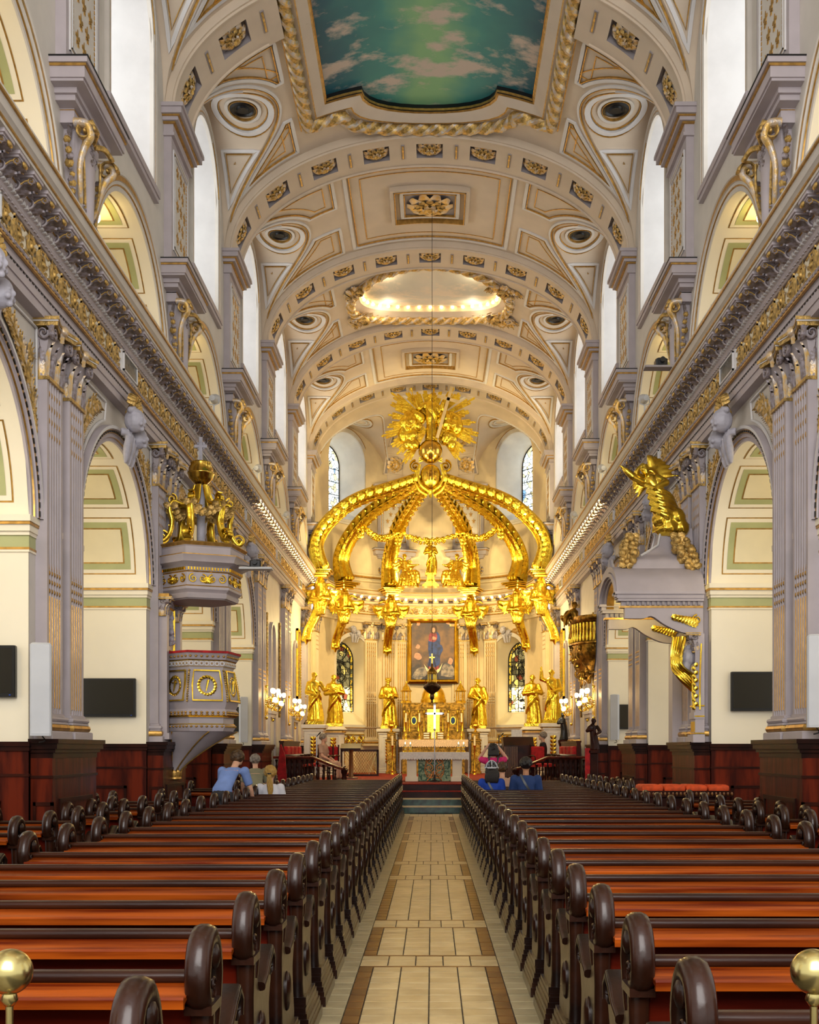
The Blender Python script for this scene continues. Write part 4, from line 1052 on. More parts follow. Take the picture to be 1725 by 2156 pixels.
glass_mat('glass_low', (236, 214, 150), (250, 240, 190), (150, 140, 90), 2.2, 5.5)
glass_mat('glass_border', (214, 176, 50), (60, 62, 40), (196, 150, 40), .7, 9)
glass_mat('glass_upper', (206, 226, 236), (236, 244, 240), (206, 196, 150), 1.5, 6, (110, 150, 190))
def apse_window(ax, hw, sill, spr, dep, upper, lab):
    global wn
    wn += 1
    def ol(h, s0, s1, x, n=16): return [(x, h, s0), (x, -h, s0)]+[(x, -h*math.cos(PI*i/n), s1+h*math.sin(PI*i/n)) for i in range(n+1)]
    A = ol(hw, sill, spr, .06); B = ol(hw*.80, sill+(.5 if not upper else .25), spr-(.0), -dep)
    g = G()
    if upper: g.add(B, [tuple(range(19))], 0)
    else:
        h = hw*.8; s0, s1 = sill+.5, spr
        g.add([(-dep, h, s0), (-dep, -h, s0), (-dep, -h, s0+.95), (-dep, h, s0+.95)], [(0, 1, 2, 3)], 1)
        g.add([(-dep, h, s0+.95), (-dep, -h, s0+.95)]+B[2:], [tuple(range(19))], 0)
    wi = struct(g.build(f'window_{wn}', ['glass_upper' if upper else 'glass_dark', 'glass_low'], smooth=0), lab); wi.matrix_local = T(*pol(RP, ax, 0)) @ RZ(ax+PI)
    g = G(); g.loft([A, ol(hw, sill, spr, -.02), B], True, False); g.build('window_reveal', 'white_trim' if upper else 'cream', wi, 30)
    g = G()
    for e, d, m in ((.03, .03, 0), (.10, .05, 0), (.15, .06, 1)):
        pa = [(.06, -hw-e, sill)]+[(.06, -(hw+e)*math.cos(PI*i/18), spr+(hw+e)*math.sin(PI*i/18)) for i in range(19)]+[(.06, hw+e, sill)]
        g.sweep(pa, [(-.04, -.03), (.04, -.03), (.04, d), (-.04, d)] if m == 0 else [(-.012, -.03), (.012, -.03), (.012, d), (-.012, d)], (1, 0, 0), m=m)
    g.box(-.1, .14, -hw-.25, hw+.25, sill-.09, sill, 0); g.box(-.1, .10, -hw-.2, hw+.2, sill-.16, sill-.09, 0)
    g.build('window_frame', ['plaster', 'gold_line'], wi, 40)
    h = hw*.8; s0 = sill+(.5 if not upper else .25); g = G(); x = -dep+.02
    g.sweep([(x, h-.02, s0+.02), (x, -h+.02, s0+.02)]+[(x, -(h-.02)*math.cos(PI*i/16), spr+(h-.02)*math.sin(PI*i/16)) for i in range(17)], [(-.02, -.01), (.02, -.01), (.02, .01), (-.02, .01)], (1, 0, 0), True)
    if not upper:
        b = h-.16; g.sweep([(x, b, s0+.15), (x, -b, s0+.15)]+[(x, -b*math.cos(PI*i/16), spr+b*math.sin(PI*i/16)) for i in range(17)], [(-.01, -.01), (.01, -.01), (.01, .01), (-.01, .01)], (1, 0, 0), True)
    z = s0+.45
    while z < spr+.3: g.box(x-.01, x+.01, -h, h, z-.012, z+.012); z += .48
    for y in (-.25*h, .25*h): g.box(x-.01, x+.01, y-.01, y+.01, s0, spr+.5*h)
    g.build('lead_bar', 'black_metal', wi, 0)
    if not upper:
        g = G()
        for i in range(60):
            t = i/59; L = 2*(spr-s0)+PI*(h-.08)
            d = t*L; b = h-.09
            if d < spr-s0: q = (x-.012, -b, s0+d)
            elif d < spr-s0+PI*(h-.08): a = (d-(spr-s0))/(h-.08); q = (x-.012, -b*math.cos(a), spr+b*math.sin(a))
            else: q = (x-.012, b, spr-(d-(spr-s0)-PI*(h-.08)))
            g.box(q[0]-.004, q[0]+.004, q[1]-.045, q[1]+.045, q[2]-.045, q[2]+.045)
        g.build('border_pane', 'glass_border', wi, 0)
        # shaded medallions of the picture
        g = G()
        for zz, rr in ((s0+.62, .2), (s0+1.5, .3), (s0+2.35, .34)):
            g.sweep([(x, rr*math.cos(a), zz+1.2*rr*math.sin(a)) for a in [2*PI*i/24 for i in range(24)]], [(-.012, -.012), (.012, -.012), (.012, .012), (-.012, .012)], (1, 0, 0), True)
            for i in range(5): volute(g, (x, rr*.5*math.cos(i*1.26), zz+rr*.5*math.sin(i*1.26)), rr*.3, .02, 'YZ', 1.2, 1, 0)
        g.build('lead_tracery', 'black_metal', wi, 0)
    return wi
for ax, nm in ((PI-AL, 'left'), (AL, 'right')): apse_window(ax, LHW, LS, LSP, .75, False, f'stained glass window in the lower {nm} wall of the apse')
for ax, nm in ((PI-AU, 'left'), (AU, 'right')): apse_window(ax, UHW, US, USP, 1.1, True, f'tall pale stained glass window high on the {nm} of the apse')
# cherub heads with wings over the lower windows, dado cornice and gilt foliage panels
for ax in (PI-AL, AL):
    ky = put(ME['key'], 'cherub_keystone', apse, M=T(*pol(RP-.05, ax, 5.78)) @ RZ(ax+PI) @ S(.8)); 
    g = G()
    for q in (-1, 1):
        for i in range(7): acanthus(g, T(.04, q*(.12+.02*i), .05+.02*i) @ RX(-q*(1.25+.12*i)), .62-.05*i, .13, .15, m=i % 2)
    g.build('gilt_wing', ['gold_line', 'cross_cloth'], apse, 60).matrix_local = T(*pol(RP-.02, ax, 5.85)) @ RZ(ax+PI)
g = G(); g.lathe([(4.12, 2.25), (4.02, 2.30), (3.98, 2.38), (3.98, 2.42), (4.12, 2.44)], 64, (0, YC, 0), 0, PI, m=0); g.lathe([(3.97, 2.37), (3.97, 2.40)], 64, (0, YC, 0), 0, PI, m=1)
g.build('dado_cornice', ['plaster', 'gold_line'], apse, 40)
g = G()
for ax in (PI-AL, AL, PI-.2, .2):
    o = G()
    for i in range(5): volute(o, (.03, -.6+i*.3, 1.95), .14, .05, 'YZ', 1.6, (-1)**i, 0)
    for i in range(22): acanthus(o, T(.02, -.72+i*.068, 1.95+.07*(-1)**i) @ RX(i*1.7), .13, .08, .4, m=0)
    for z in (1.75, 2.14): o.box(0, .03, -.78, .78, z-.015, z+.015)
    g.merge(o, T(*pol(RP-.04, ax, 0)) @ RZ(ax+PI))
g.build('gilt_panel', 'gold', apse, 60)

# ================================================================== SCULPTURE HELPERS (faces look towards -y)
def head(g, c, r, hair=1, beard=False, face=-1):
    x, y, z = c
    g.sphere(c, (r*.78, r*.92, r*1.12), 14, 10); g.sphere((x, y+face*-.15*r, z+.25*r), (r*.9, r*.92, r*.98), 12, 8)
    g.sphere((x, y+face*.95*r, z-.08*r), (r*.14, r*.22, r*.24), 6, 5); g.sphere((x, y+face*.75*r, z-.75*r), (r*.34, r*.3, r*.3), 8, 6)
    g.sphere((x, y+face*.85*r, z-.45*r), (r*.28, r*.12, r*.1), 6, 4)
    for q in (-1, 1):
        g.sphere((x+q*.34*r, y+face*.74*r, z+.16*r), (r*.2, r*.14, r*.14), 6, 4); g.sphere((x+q*.8*r, y, z-.02*r), (r*.12, r*.2, r*.26), 6, 4)
    if beard: g.sphere((x, y+face*.7*r, z-.95*r), (r*.42, r*.36, r*.55), 8, 6)
    for i in range(14*hair):
        a = i*2.399; b = (i+.5)/(14*hair); q = math.sqrt(b)*1.05
        yy = math.sin(a)*q
        if face*yy > .55: continue
        g.sphere((x+r*.95*math.cos(a)*q, y+r*.95*yy, z+r*(.25+.95*math.sqrt(max(0, 1-min(1, q*q))))), r*.3, 6, 4)
def hand(g, p, d, r):
    p = Vector(p); d = Vector(d).normalized(); sd = d.cross(Vector((0, 0, 1)));
    sd = sd.normalized() if sd.length > .1 else Vector((1, 0, 0)); nn = sd.cross(d)
    g.sphere(tuple(p+d*r*.8), (r*.75, r*.6, r*.75), 8, 6)
    for i in range(4):
        b = p+d*r*1.2+sd*(i-1.5)*r*.36; L = r*(1.0, 1.2, 1.25, .9)[i]; g.tube([b, b+d*L*.55+nn*-.1*r, b+d*L-nn*.35*r], [r*.2, r*.18, r*.13], 5)
    b = p+d*r*.5+sd*r*.7; g.tube([b, b+d*r*.5+sd*r*.35, b+d*r*.95+sd*r*.3], [r*.22, r*.2, r*.14], 5)
def arm(g, sh, el_, ha, r0, r1, sleeve=1.25):
    g.tube([sh, el_], [r0*sleeve, r0*1.1*sleeve], 9); g.tube([el_, Vector(el_).lerp(Vector(ha), .75), ha], [r0*1.15*sleeve, r1*1.25*sleeve, r1], 9); g.sphere(tuple(el_), r0*1.1*sleeve, 8, 6); g.sphere(tuple(sh), r0*1.3, 8, 6)
    hand(g, ha, Vector(ha)-Vector(el_), r1*1.35)
def robe(g, H, seed=0, sway=.03, hem=.165, c=(0, 0, 0), zlo=0, folds=9, wst=.10):
    rr = random.Random(seed); ph = [rr.random()*6 for _ in range(4)]; N = 36
    tb = [(0, hem, hem*.85), (.04, hem*.97, hem*.82), (.18, hem*.9, hem*.72), (.36, hem*.82, hem*.66), (.5, .122, .098), (.6, wst+.008, .085), (.68, .112, .088), (.75, .124, .088), (.80, .126, .078), (.83, .095, .062), (.855, .045, .045), (.88, .036, .038)]
    rings = []
    for t, a, b in tb:
        if t < zlo: continue
        am = .17*max(0, 1-t/.78)**.8+.025; cx = sway*H*math.sin(t*PI*1.3+ph[0]*.2); row = []
        for j in range(N):
            th = 2*PI*j/N
            k = 1+am*(.6*math.sin(folds*th+ph[1]+2.2*t)+.4*math.sin((folds*2-5)*th+ph[2]-3*t))
            if .45 < t < .8: k += .06*math.sin(3*th+ph[3]+t*14)
            row.append((c[0]+cx+a*H*k*math.cos(th), c[1]+b*H*k*math.sin(th), c[2]+t*H))
        rings.append(row)
    g.loft(rings)
def sash(g, H, pts, w_, c=(0, 0, 0)):
    for o in (-.5, 0, .5):
        g.tube(spline([(c[0]+x*H, c[1]+y*H, c[2]+(z+o*w_)*H) for x, y, z in pts], 18), .022*H, 6)
def wing(g, M, L, w_, n=8):
    o = G()
    for i in range(n):
        t = i/(n-1); a = R(18+62*t); ln = L*(1-.45*t**1.3); b = (L*.30*t, 0, L*.24*(1-t))
        tip = (b[0]+ln*.55*math.sin(a)*.9, .02*i, b[2]-ln*math.cos(a)*.9+.15*L)
        o.sweep(spline([b, ((b[0]+tip[0])/2+.06*L, .03*L, (b[2]+tip[2])/2+.05*L), tip], 6), [(w_*math.cos(q*PI/3), w_*.30*math.sin(q*PI/3)) for q in range(6)], (0, 1, 0), scale=[1, 1.15, 1.15, 1.05, .9, .65, .25])
    o.tube(spline([(0, 0, -.02*L), (.02*L, 0, .22*L), (.18*L, 0, .34*L), (.38*L, 0, .2*L)], 10), [w_*1.1]*6+[w_*.9, w_*.8, w_*.7, w_*.5, w_*.3], 7)
    g.merge(o, M)
def saint(name, label, loc, H, seed, arms, rotz=0, beard=False, crown=False, sashp=None, extra=None, m='gold_bright', group='gilded saints of the apse', sway=.03, vox=.0125):
    t = thing(name, label, 'statue', loc, rotz, group)
    g = G(); robe(g, H, seed, sway)
    cx = sway*H*math.sin(.88*PI*1.3)*.6
    head(g, (cx, -.012*H, .935*H), .058*H, 1, beard); g.tube([(cx, 0, .84*H), (cx, -.005*H, .9*H)], .034*H, 8)
    for q in (-1, 1): g.sphere((q*.055*H, -.12*H, .018*H), (.028*H, .06*H, .02*H), 8, 5)
    for sh, e, h_ in arms: arm(g, [v*H for v in sh], [v*H for v in e], [v*H for v in h_], .036*H, .022*H)
    for sp in (sashp or [[(-.10, .04, .80), (-.02, -.085, .70), (.10, -.085, .55), (.12, .0, .45), (.02, .09, .5)], [(.11, -.02, .62), (.02, -.11, .5), (-.09, -.10, .36), (-.13, -.02, .22)]]): sash(g, H, sp, .035)
    if extra: extra(g, H)
    o = remeshed(g, 'figure', m, vox*H, 1, t)
    if crown:
        g = G()
        for i in range(9):
            a = 2*PI*i/9; g.tube([(cx+.05*H*math.cos(a), .048*H*math.sin(a)-.012*H, .975*H), (cx+.062*H*math.cos(a), .06*H*math.sin(a)-.012*H, 1.02*H)], [.012*H, .003*H], 5)
        g.lathe([(.052*H, -.008*H), (.056*H, -.008*H), (.056*H, .01*H), (.05*H, .01*H)], 16, (cx, -.012*H, .975*H)); g.build('crown', 'gold', t, 60)
    g = G(); e = .17*H; g.cbox(-e, e, -e*.95, e*.95, -.055*H, .012*H, .01); g.build('plinth', m, t, 30)
    return t
def book(g, H): g.cbox(-.02*H, .10*H, -.17*H, -.13*H, .56*H, .68*H, .006*H)
A_book = [((.12, 0, .79), (.16, -.04, .62), (.07, -.14, .62)), ((-.12, 0, .79), (-.17, -.03, .61), (-.06, -.15, .60))]
A_point = [((.12, 0, .79), (.19, -.05, .66), (.26, -.13, .66)), ((-.12, 0, .79), (-.16, -.02, .6), (-.02, -.15, .56))]
A_raise = [((-.12, 0, .79), (-.21, -.04, .83), (-.20, -.09, 1.02)), ((.12, 0, .79), (.17, -.03, .61), (.05, -.15, .58))]
A_chest = [((.12, 0, .79), (.18, -.04, .63), (.02, -.13, .68)), ((-.12, 0, .79), (-.18, -.04, .62), (.02, -.14, .64))]
A_low = [((.12, 0, .79), (.18, -.02, .60), (.16, -.10, .48)), ((-.12, 0, .79), (-.18, -.03, .62), (-.05, -.14, .57))]
# pedestals of the saints
def pedestal(x, y, z0, z1, hw, rot, label, oct_=False):
    t = thing('statue_pedestal', label, 'pedestal', (x, y, z0), rot, 'pedestals of the gilded saints'); h = z1-z0
    g = G(); c = hw*.28 if oct_ else .02
    g.cbox(-hw, hw, -hw, hw, .16, h-.16, c)
    t0 = g.build('shaft', 'plaster', t, 30)
    g = G(); g.cbox(-hw-.06, hw+.06, -hw-.06, hw+.06, 0, .10, c); g.cbox(-hw-.03, hw+.03, -hw-.03, hw+.03, .10, .18, c); g.build('base_moulding', 'plaster', t, 30)
    g = G(); g.cbox(-hw-.03, hw+.03, -hw-.03, hw+.03, h-.20, h-.14, c, 0); g.cbox(-hw-.05, hw+.05, -hw-.05, hw+.05, h-.14, h-.11, c, 1); g.cbox(-hw-.09, hw+.09, -hw-.09, hw+.09, h-.11, h, c, 0); g.build('cap_moulding', ['plaster', 'gold_line'], t, 30)
    for a in (0, PI/2, -PI/2):
        g = G()
        for q in (-.55*hw, .55*hw): g.box(hw, hw+.015, q-.01, q+.01, .28, h-.30, 1)
        for z in (.28, h-.30): g.box(hw, hw+.015, -.55*hw, .55*hw, z-.01, z+.01, 1)
        for i in range(8):
            z = .36+i*(h-.72)/8
            for q in (-1, 1): acanthus(g, T(hw+.005, 0, z) @ RX(q*.8), .17, .10, .4, m=0)
        g.tube([(hw+.012, 0, .34), (hw+.012, 0, h-.36)], .015, 5, m=0)
        g.build('gilt_panel', ['gold', 'white_trim'], t, 50).matrix_local = RZ(-PI/2+a)
    return t
FL = .72                                    # sanctuary floor
SA = [(-3.62, 35.2, 2.36, 1.52, A_point, True, False, .25, 'bearded gilded saint pointing right, leftmost in the choir', 2),
      (-3.30, 38.6, 2.36, 1.66, A_chest, False, False, .12, 'gilded saint with hands at the chest before the left apse window', 5),
      (-1.55, 41.4, 2.34, 1.74, A_book, True, True, .05, 'gilded crowned bearded king to the left of the high altar', 9),
      (1.74, 41.4, 2.34, 1.74, A_low, True, False, -.05, 'gilded bearded saint to the right of the high altar', 12),
      (3.50, 38.6, 2.36, 1.66, A_chest, False, False, -.15, 'gilded saint leaning by the right apse window', 15),
      (3.80, 35.2, 2.40, 1.56, A_raise, True, False, -.3, 'gilded saint raising one hand, rightmost in the choir', 21)]
for i, (x, y, z, o_, ar, bd, cr, rz, lab, sd) in enumerate(SA):
    saint('saint_statue', lab, (x, y, z+.06*o_), o_, sd, ar, rz, bd, cr, extra=book if ar is A_book else None)
    nmx = ['leftmost square pedestal under the pointing saint', 'eight-sided pedestal under the saint at the left window', 'pedestal under the crowned king left of the high altar', 'pedestal under the saint right of the high altar', 'eight-sided pedestal under the saint at the right window', 'rightmost square pedestal under the saint raising a hand'][i]
    pedestal(x, y, FL, z, .30 if i in (0, 5) else .34, 0, nmx, i in (1, 4))
# ------------------------------------------------------------------ baldachin
CX, CYY = .0, 37.5
BAL = thing('baldachin', 'gilded openwork crown baldachin arching over the high altar', 'baldachin', (0, CYY, 7.5))
prof_r = [(.15, -.13), (.16, -.05), (.11, 0), (.16, .05), (.15, .13), (.10, .17), (.04, .13), (0, .16), (-.04, .13), (-.10, .17), (-.15, .11), (-.13, 0), (-.15, -.11), (-.10, -.17), (-.04, -.13), (0, -.16), (.04, -.13), (.10, -.17)]
base_pts = [(-3.66, 37.55), (3.66, 37.55), (-3.08, 40.3), (3.08, 40.3), (-1.48, 41.85), (1.48, 41.85)]
SHAPE = [(1.0, .12), (1.03, .5), (1.04, .95), (.965, 1.5), (.80, 2.1), (.62, 2.48), (.42, 2.72), (.25, 2.92), (.11, 3.1)]
for bi, (bx, by) in enumerate(base_pts):
    d = Vector((bx, by-CYY, 0)); L = d.length; d.normalize(); tt = Vector((-d.y, d.x, 0))
    pa = spline([(d.x*L*f, d.y*L*f, z) for f, z in SHAPE], 40)
    g = G(); g.sweep(pa, prof_r, tuple(tt), scale=[1.65-.5*i/40+.25*math.exp(-(i/5)**2) for i in range(41)])
    rb = g.build('arch_rib', 'gold_bright', BAL, 50)
    g = G()
    for i in range(2, 40, 2):
        t = (pa[i+1 if i < 40 else i]-pa[i-1]).normalized(); nn = t.cross(tt)
        Mx = Matrix((nn.to_4d(), tt.to_4d(), t.to_4d(), (0, 0, 0, 1))).transposed(); Mx[3][0:3] = (0, 0, 0); 
        Mx = Matrix.Translation(pa[i]+nn*.14) @ Mx.to_3x3().to_4x4()
        for q in (-1, 1): acanthus(g, Mx @ T(.04, q*.10, 0) @ RX(-q*.35), .32, .2, .4); acanthus(g, Mx @ T(-.14, q*.22, 0) @ RZ(q*PI/2), .34, .24, .35)
    for f, ln in ((17, .5), (26, .42)):                      # flame-like leaf tips breaking from the rib
        t = (pa[f+1]-pa[f-1]).normalized(); nn = t.cross(tt); sg = 1 if nn.z > 0 else -1
        for q in (-.08, 0, .08):
            b = pa[f]+tt*q; g.tube(spline([b, b+t*ln*.5+nn*sg*.12, b+t*ln*.75+nn*sg*(.28 if q == 0 else .2)], 6), [.10, .09, .075, .06, .045, .03, .008], 7)
    g.build('rib_leaf', 'gold_bright', rb, 60)
    g = G(); b = Vector((d.x*L, d.y*L, .17))
    o = G()
    for q in (-.13, 0, .13): volute(o, (0, q, 0), .19, .12, 'XZ', 1.8, 1, 0, -PI/2, 6)
    o.tube([(0, -.19, 0), (0, .19, 0)], .10, 12)
    g.merge(o, T(b.x-d.x*.14, b.y-d.y*.14, .19) @ RZ(math.atan2(d.y, d.x))); g.build('base_volute', 'gold_bright', rb, 60)
    g = G(); an = math.atan2(d.y, d.x)
    for z0, z1, e in ((-.20, -.12, .24), (-.12, -.05, .30), (-.05, .0, .36), (.0, .05, .40)): g.cbox(-e, e, -e*1.05, e*1.05, z0, z1, .02)
    for i in range(14):
        for e in (-.42, .42): g.sphere((-.36+i*.055, e*.92, -.03), .022, 6, 4)
    g.build('base_plate', 'gold', rb, 30).matrix_local = T(d.x*L, d.y*L, .0) @ RZ(an)
    # winged angel herm carrying the plate
    t = thing('angel_herm', ['gilded winged angel bracket at the far left of the baldachin', 'gilded winged angel bracket at the far right of the baldachin', 'gilded winged angel bracket over the left apse window', 'gilded winged angel bracket over the right apse window', 'gilded winged angel bracket left of the altar painting', 'gilded winged angel bracket right of the altar painting'][bi], 'statue', (bx, by, 5.2), an-PI/2+PI if bi < 0 else 0, 'angel brackets under the baldachin')
    fx, fy = (0, -1)
    g = G(); out = Vector((d.x, d.y, 0))
    wallx = out*.42
    spn = spline([Vector((0, 0, 2.0)), Vector((0, 0, 1.55)), out*.02+Vector((0, 0, 1.25)), out*.16+Vector((0, 0, .8)), out*.36+Vector((0, 0, .35)), wallx+Vector((0, 0, .05))], 20)
    g.tube(spn, [.12, .17, .19, .18, .16, .17, .19, .20, .19, .18, .17, .16, .15, .14, .13, .12, .11, .10, .09, .08, .06], 12)
    for q in (-.1, .1): g.tube([p+Vector((q, -.1, 0)) for p in spn[6:]], .045, 6)
    head(g, (0, -.05, 1.98), .105, 1); g.tube([(0, 0, 1.75), (0, -.02, 1.9)], .07, 8); g.sphere((0, 0, 1.62), (.22, .14, .16), 10, 7)
    arm(g, (.20, 0, 1.64), (.27, -.06, 1.40), (.04, -.20, 1.42), .06, .038); arm(g, (-.20, 0, 1.64), (-.27, -.06, 1.38), (-.02, -.2, 1.36), .06, .038)
    for q in (-1, 1): wing(g, T(q*.1, .10, 1.55) @ S(q, 1, 1) @ RY(R(-8)), .95, .07)
    for i in range(5): g.tube(spline([(-.2+.1*i, -.14, 1.28), (-.14+.07*i, -.19, 1.05), (-.1+.05*i, -.14, .85)], 6), .045, 6)
    vo = wallx+Vector((0, -.05, .06)); g.sphere(tuple(vo), .11, 8, 6); g.tube([vo, vo+Vector((0, 0, -.2))], [.09, .02], 7); g.tube([vo+Vector((-.14, 0, 0)), vo+Vector((.14, 0, 0))], .09, 8)
    remeshed(g, 'figure', 'gold_bright', .024, 1, t); t.scale = (1.12, 1.12, 1.0)
# garlands
def garland(a, b, sag, n=26, r=.085):
    g = G(); a, b = Vector(a), Vector(b)
    for i in range(n+1):
        t = i/n; p = a.lerp(b, t); p.z -= sag*(1-(2*t-1)**2); rr = r*(.7+.6*math.sin(PI*t))
        for _ in range(5): q = rnd.random()*6.28; g.sphere((p.x+rr*.8*math.cos(q), p.y+rr*.8*(rnd.random()-.5)*2, p.z+rr*.8*math.sin(q)), rr*(.35+.3*rnd.random()), 6, 4)
        if i % 2 == 0:
            for q in (-1, 1): acanthus(g, T(p.x, p.y-.06, p.z) @ RZ(-PI/2) @ RX(q*1.2), .17, .10, .3)
    return g
def rib_at(bi, f, z): bx, by = base_pts[bi]; return (bx*f, (by-CYY)*f, z)
for a, b, sag in ((rib_at(4, .80, 2.0), rib_at(5, .80, 2.0), .36), (rib_at(2, .80, 2.05), rib_at(4, .80, 2.0), .38), (rib_at(3, .80, 2.05), rib_at(5, .80, 2.0), .38)):
    garland(a, b, sag).build('garland', 'gold_bright', BAL, 60)
for bi in (2, 3, 4, 5):
    a = rib_at(bi, .80, 2.05); g = garland(a, (a[0], a[1]-.02, a[2]-.5), 0, 8, .09); g.build('garland_tassel', 'gold_bright', BAL, 60)
# crown cartouche with the monogram
zc = 10.62-7.5
g = G(); g.sphere((0, -.12, zc), (.36, .16, .42), 20, 14); g.build('cartouche_shield', 'gold', BAL, 60)
g = G()
for q in (-1, 1):
    volute(g, (q*.50, -.12, zc+.34), .20, .26, 'XZ', 1.8, -q, 0, PI/2, 8); g.tube(spline([(q*.36, -.22, zc+.38), (q*.42, -.24, zc), (q*.30, -.26, zc-.32), (q*.06, -.24, zc-.5)], 14), .055, 8)
    g.tube(spline([(q*.44, -.18, zc+.2), (q*.52, -.16, zc-.1), (q*.36, -.16, zc-.45), (q*.1, -.16, zc-.62)], 12), .06, 8)
    wing(g, T(q*.10, -.05, zc+.56) @ S(q, 1, 1) @ RY(R(-62)), .62, .05)
for i in range(7): acanthus(g, T((i-3)*.05, -.2, zc-.45) @ RX(0) @ RY(PI) @ RZ(PI/2) @ RX((i-3)*.3), .36, .10, .4)
g.build('cartouche_scroll', 'gold_bright', BAL, 60)
g = G(); head(g, (0, -.18, zc+.62), .13, 1); remeshed(g, 'cherub_head', 'gold_bright', .016, 1, BAL)
g = G()
def stroke(g, pts, w_=.028, y=-.285):
    g.tube([(x, y+.10*(x/.36)**2+.12*((z-zc)/.42)**2, z) for x, z in pts], w_, 6)
stroke(g, [(-.12, zc+.14), (-.12, zc-.10), (-.15, zc-.15), (-.20, zc-.14)])
stroke(g, [(-.045, zc+.14), (-.045, zc-.14)]); stroke(g, [(.045, zc+.14), (.045, zc-.14)]); stroke(g, [(-.045, zc), (.045, zc)]); stroke(g, [(0, zc), (0, zc+.24)]); stroke(g, [(-.04, zc+.18), (.04, zc+.18)])
stroke(g, spline([(.20, zc+.10, 0), (.15, zc+.14, 0), (.12, zc+.07, 0), (.19, zc-.05, 0), (.18, zc-.13, 0), (.11, zc-.11, 0)], 14) and [(p[0], p[1]) for p in spline([(.20, zc+.10, 0), (.15, zc+.14, 0), (.12, zc+.07, 0), (.19, zc-.05, 0), (.18, zc-.13, 0), (.11, zc-.11, 0)], 14)])
g.build('monogram', 'gold_dark', BAL, 60)
# glory: globe, sunburst, figure, cross, clouds
GL = thing('glory_sculpture', 'gilded glory of a standing figure on a globe before sun rays', 'statue', (0, CYY, 11.05))
g = G(); g.sphere((0, -.05, .42), .40, 28, 20); g.build('globe', 'globe_gold', GL, 180)
for i in range(26):
    a = 2*PI*(i+.3*rnd.random())/26; ln = 1.38+.5*rnd.random()
    if abs(math.sin(a)+1) < .12: continue
    if math.sin(a) > .85: ln = min(ln, 1.2)
    g = G(); n_ = 3+i % 2
    for j in range(n_):
        b = a+(j-(n_-1)/2)*.055; l2 = ln*(1-.10*abs(j-(n_-1)/2)-.05*rnd.random()); y_ = .20+.012*j
        g.prism([(-.018, .25), (.018, .25), (.036, l2*.97), (.0, l2), (-.036, l2*.97)], 'Y', y_-.015, y_+.015)
        k = len(g.v)-10
        for q in range(k, len(g.v)): x, y, z = g.v[q]; g.v[q] = (x*math.cos(b)+z*math.sin(b) if False else z*math.cos(b)-x*math.sin(b), y, z*math.sin(b)+x*math.cos(b)+1.45)
    g.build('sun_ray', 'gold_bright', GL, 0)
g = G(); H = 1.55; robe(g, H, 4, .02, .13, (0, 0, .78), 0); head(g, (0, -.03, .78+.935*H), .085, 1, True); g.tube([(0, 0, .78+.84*H), (0, 0, .78+.9*H)], .05, 8)
z_ = .78
arm(g, (.18, 0, z_+.79*H), (.34, -.05, z_+.66*H), (.42, -.12, z_+.86*H), .06, .035); arm(g, (-.18, 0, z_+.79*H), (-.38, -.04, z_+.70*H), (-.50, -.08, z_+.94*H), .06, .035)
for q in (-1, 1): g.tube([(q*.07, -.05, z_+.3), (q*.08, -.12, z_+.1), (q*.09, -.08, z_+.0)], [.08, .06, .045], 8); g.sphere((q*.09, -.14, z_+.01), (.045, .09, .035), 8, 5)
for q in range(5): g.tube(spline([(.16, -.06, z_+1.15-.05*q), (.34+.02*q, .0, z_+1.0-.08*q), (.48, -.05, z_+1.05-.1*q), (.42, -.02, z_+.8-.1*q)], 8), .05, 6)
sash(g, H, [(-.11, .02, .82), (0, -.10, .68), (.12, -.07, .52), (.12, .04, .4)], .05, (0, 0, z_))
remeshed(g, 'figure', 'gold_bright', .021, 1, GL)
for q in (-1, 1):
    g = G(); r2 = random.Random(5+q)
    for i in range(26):
        a = r2.random()*6.28; k = r2.random()**.6
        g.sphere((q*(.62+.34*k*math.cos(a)), .05+.12*r2.random()-.15*(1-k), 1.30+.52*k*math.sin(a)), .13+.11*r2.random(), 9, 6)
    for i in range(10):
        a = r2.random()*6.28; g.sphere((q*(.45+.3*r2.random()), -.05, .62+.4*r2.random()), .12+.08*r2.random(), 8, 6)
    head(g, (q*.72, -.18, 1.25), .11, 1); head(g, (q*.52, -.15, .95), .09, 1)
    wing(g, T(q*.78, -.05, 1.35) @ S(q, 1, 1) @ RY(R(-30)), .5, .05)
    remeshed(g, 'cloud_with_cherubs', 'gold_bright', .024, 1, GL)
g = G(); o = G(); o.box(-.05, .05, -.02, .02, 0, 1.75); o.box(-.38, .38, -.02, .02, 1.28, 1.38); g.merge(o, T(.22, -.34, .80) @ RY(R(16))); g.build('cross', 'cross_cloth', GL, 0)
g = G(); o = G(); o.tube([(0, 0, 0), (0, 0, .3)], .015, 6); o.sphere((0, 0, .3), .04, 6, 5)
for q in (-1, 1): o.tube([(0, 0, .2), (q*.07, 0, .27), (q*.06, 0, .33)], .012, 5)
g.merge(o, T(-.56, -.12, 2.2) @ RY(R(-15))); g.build('sceptre', 'gold_bright', GL, 60)
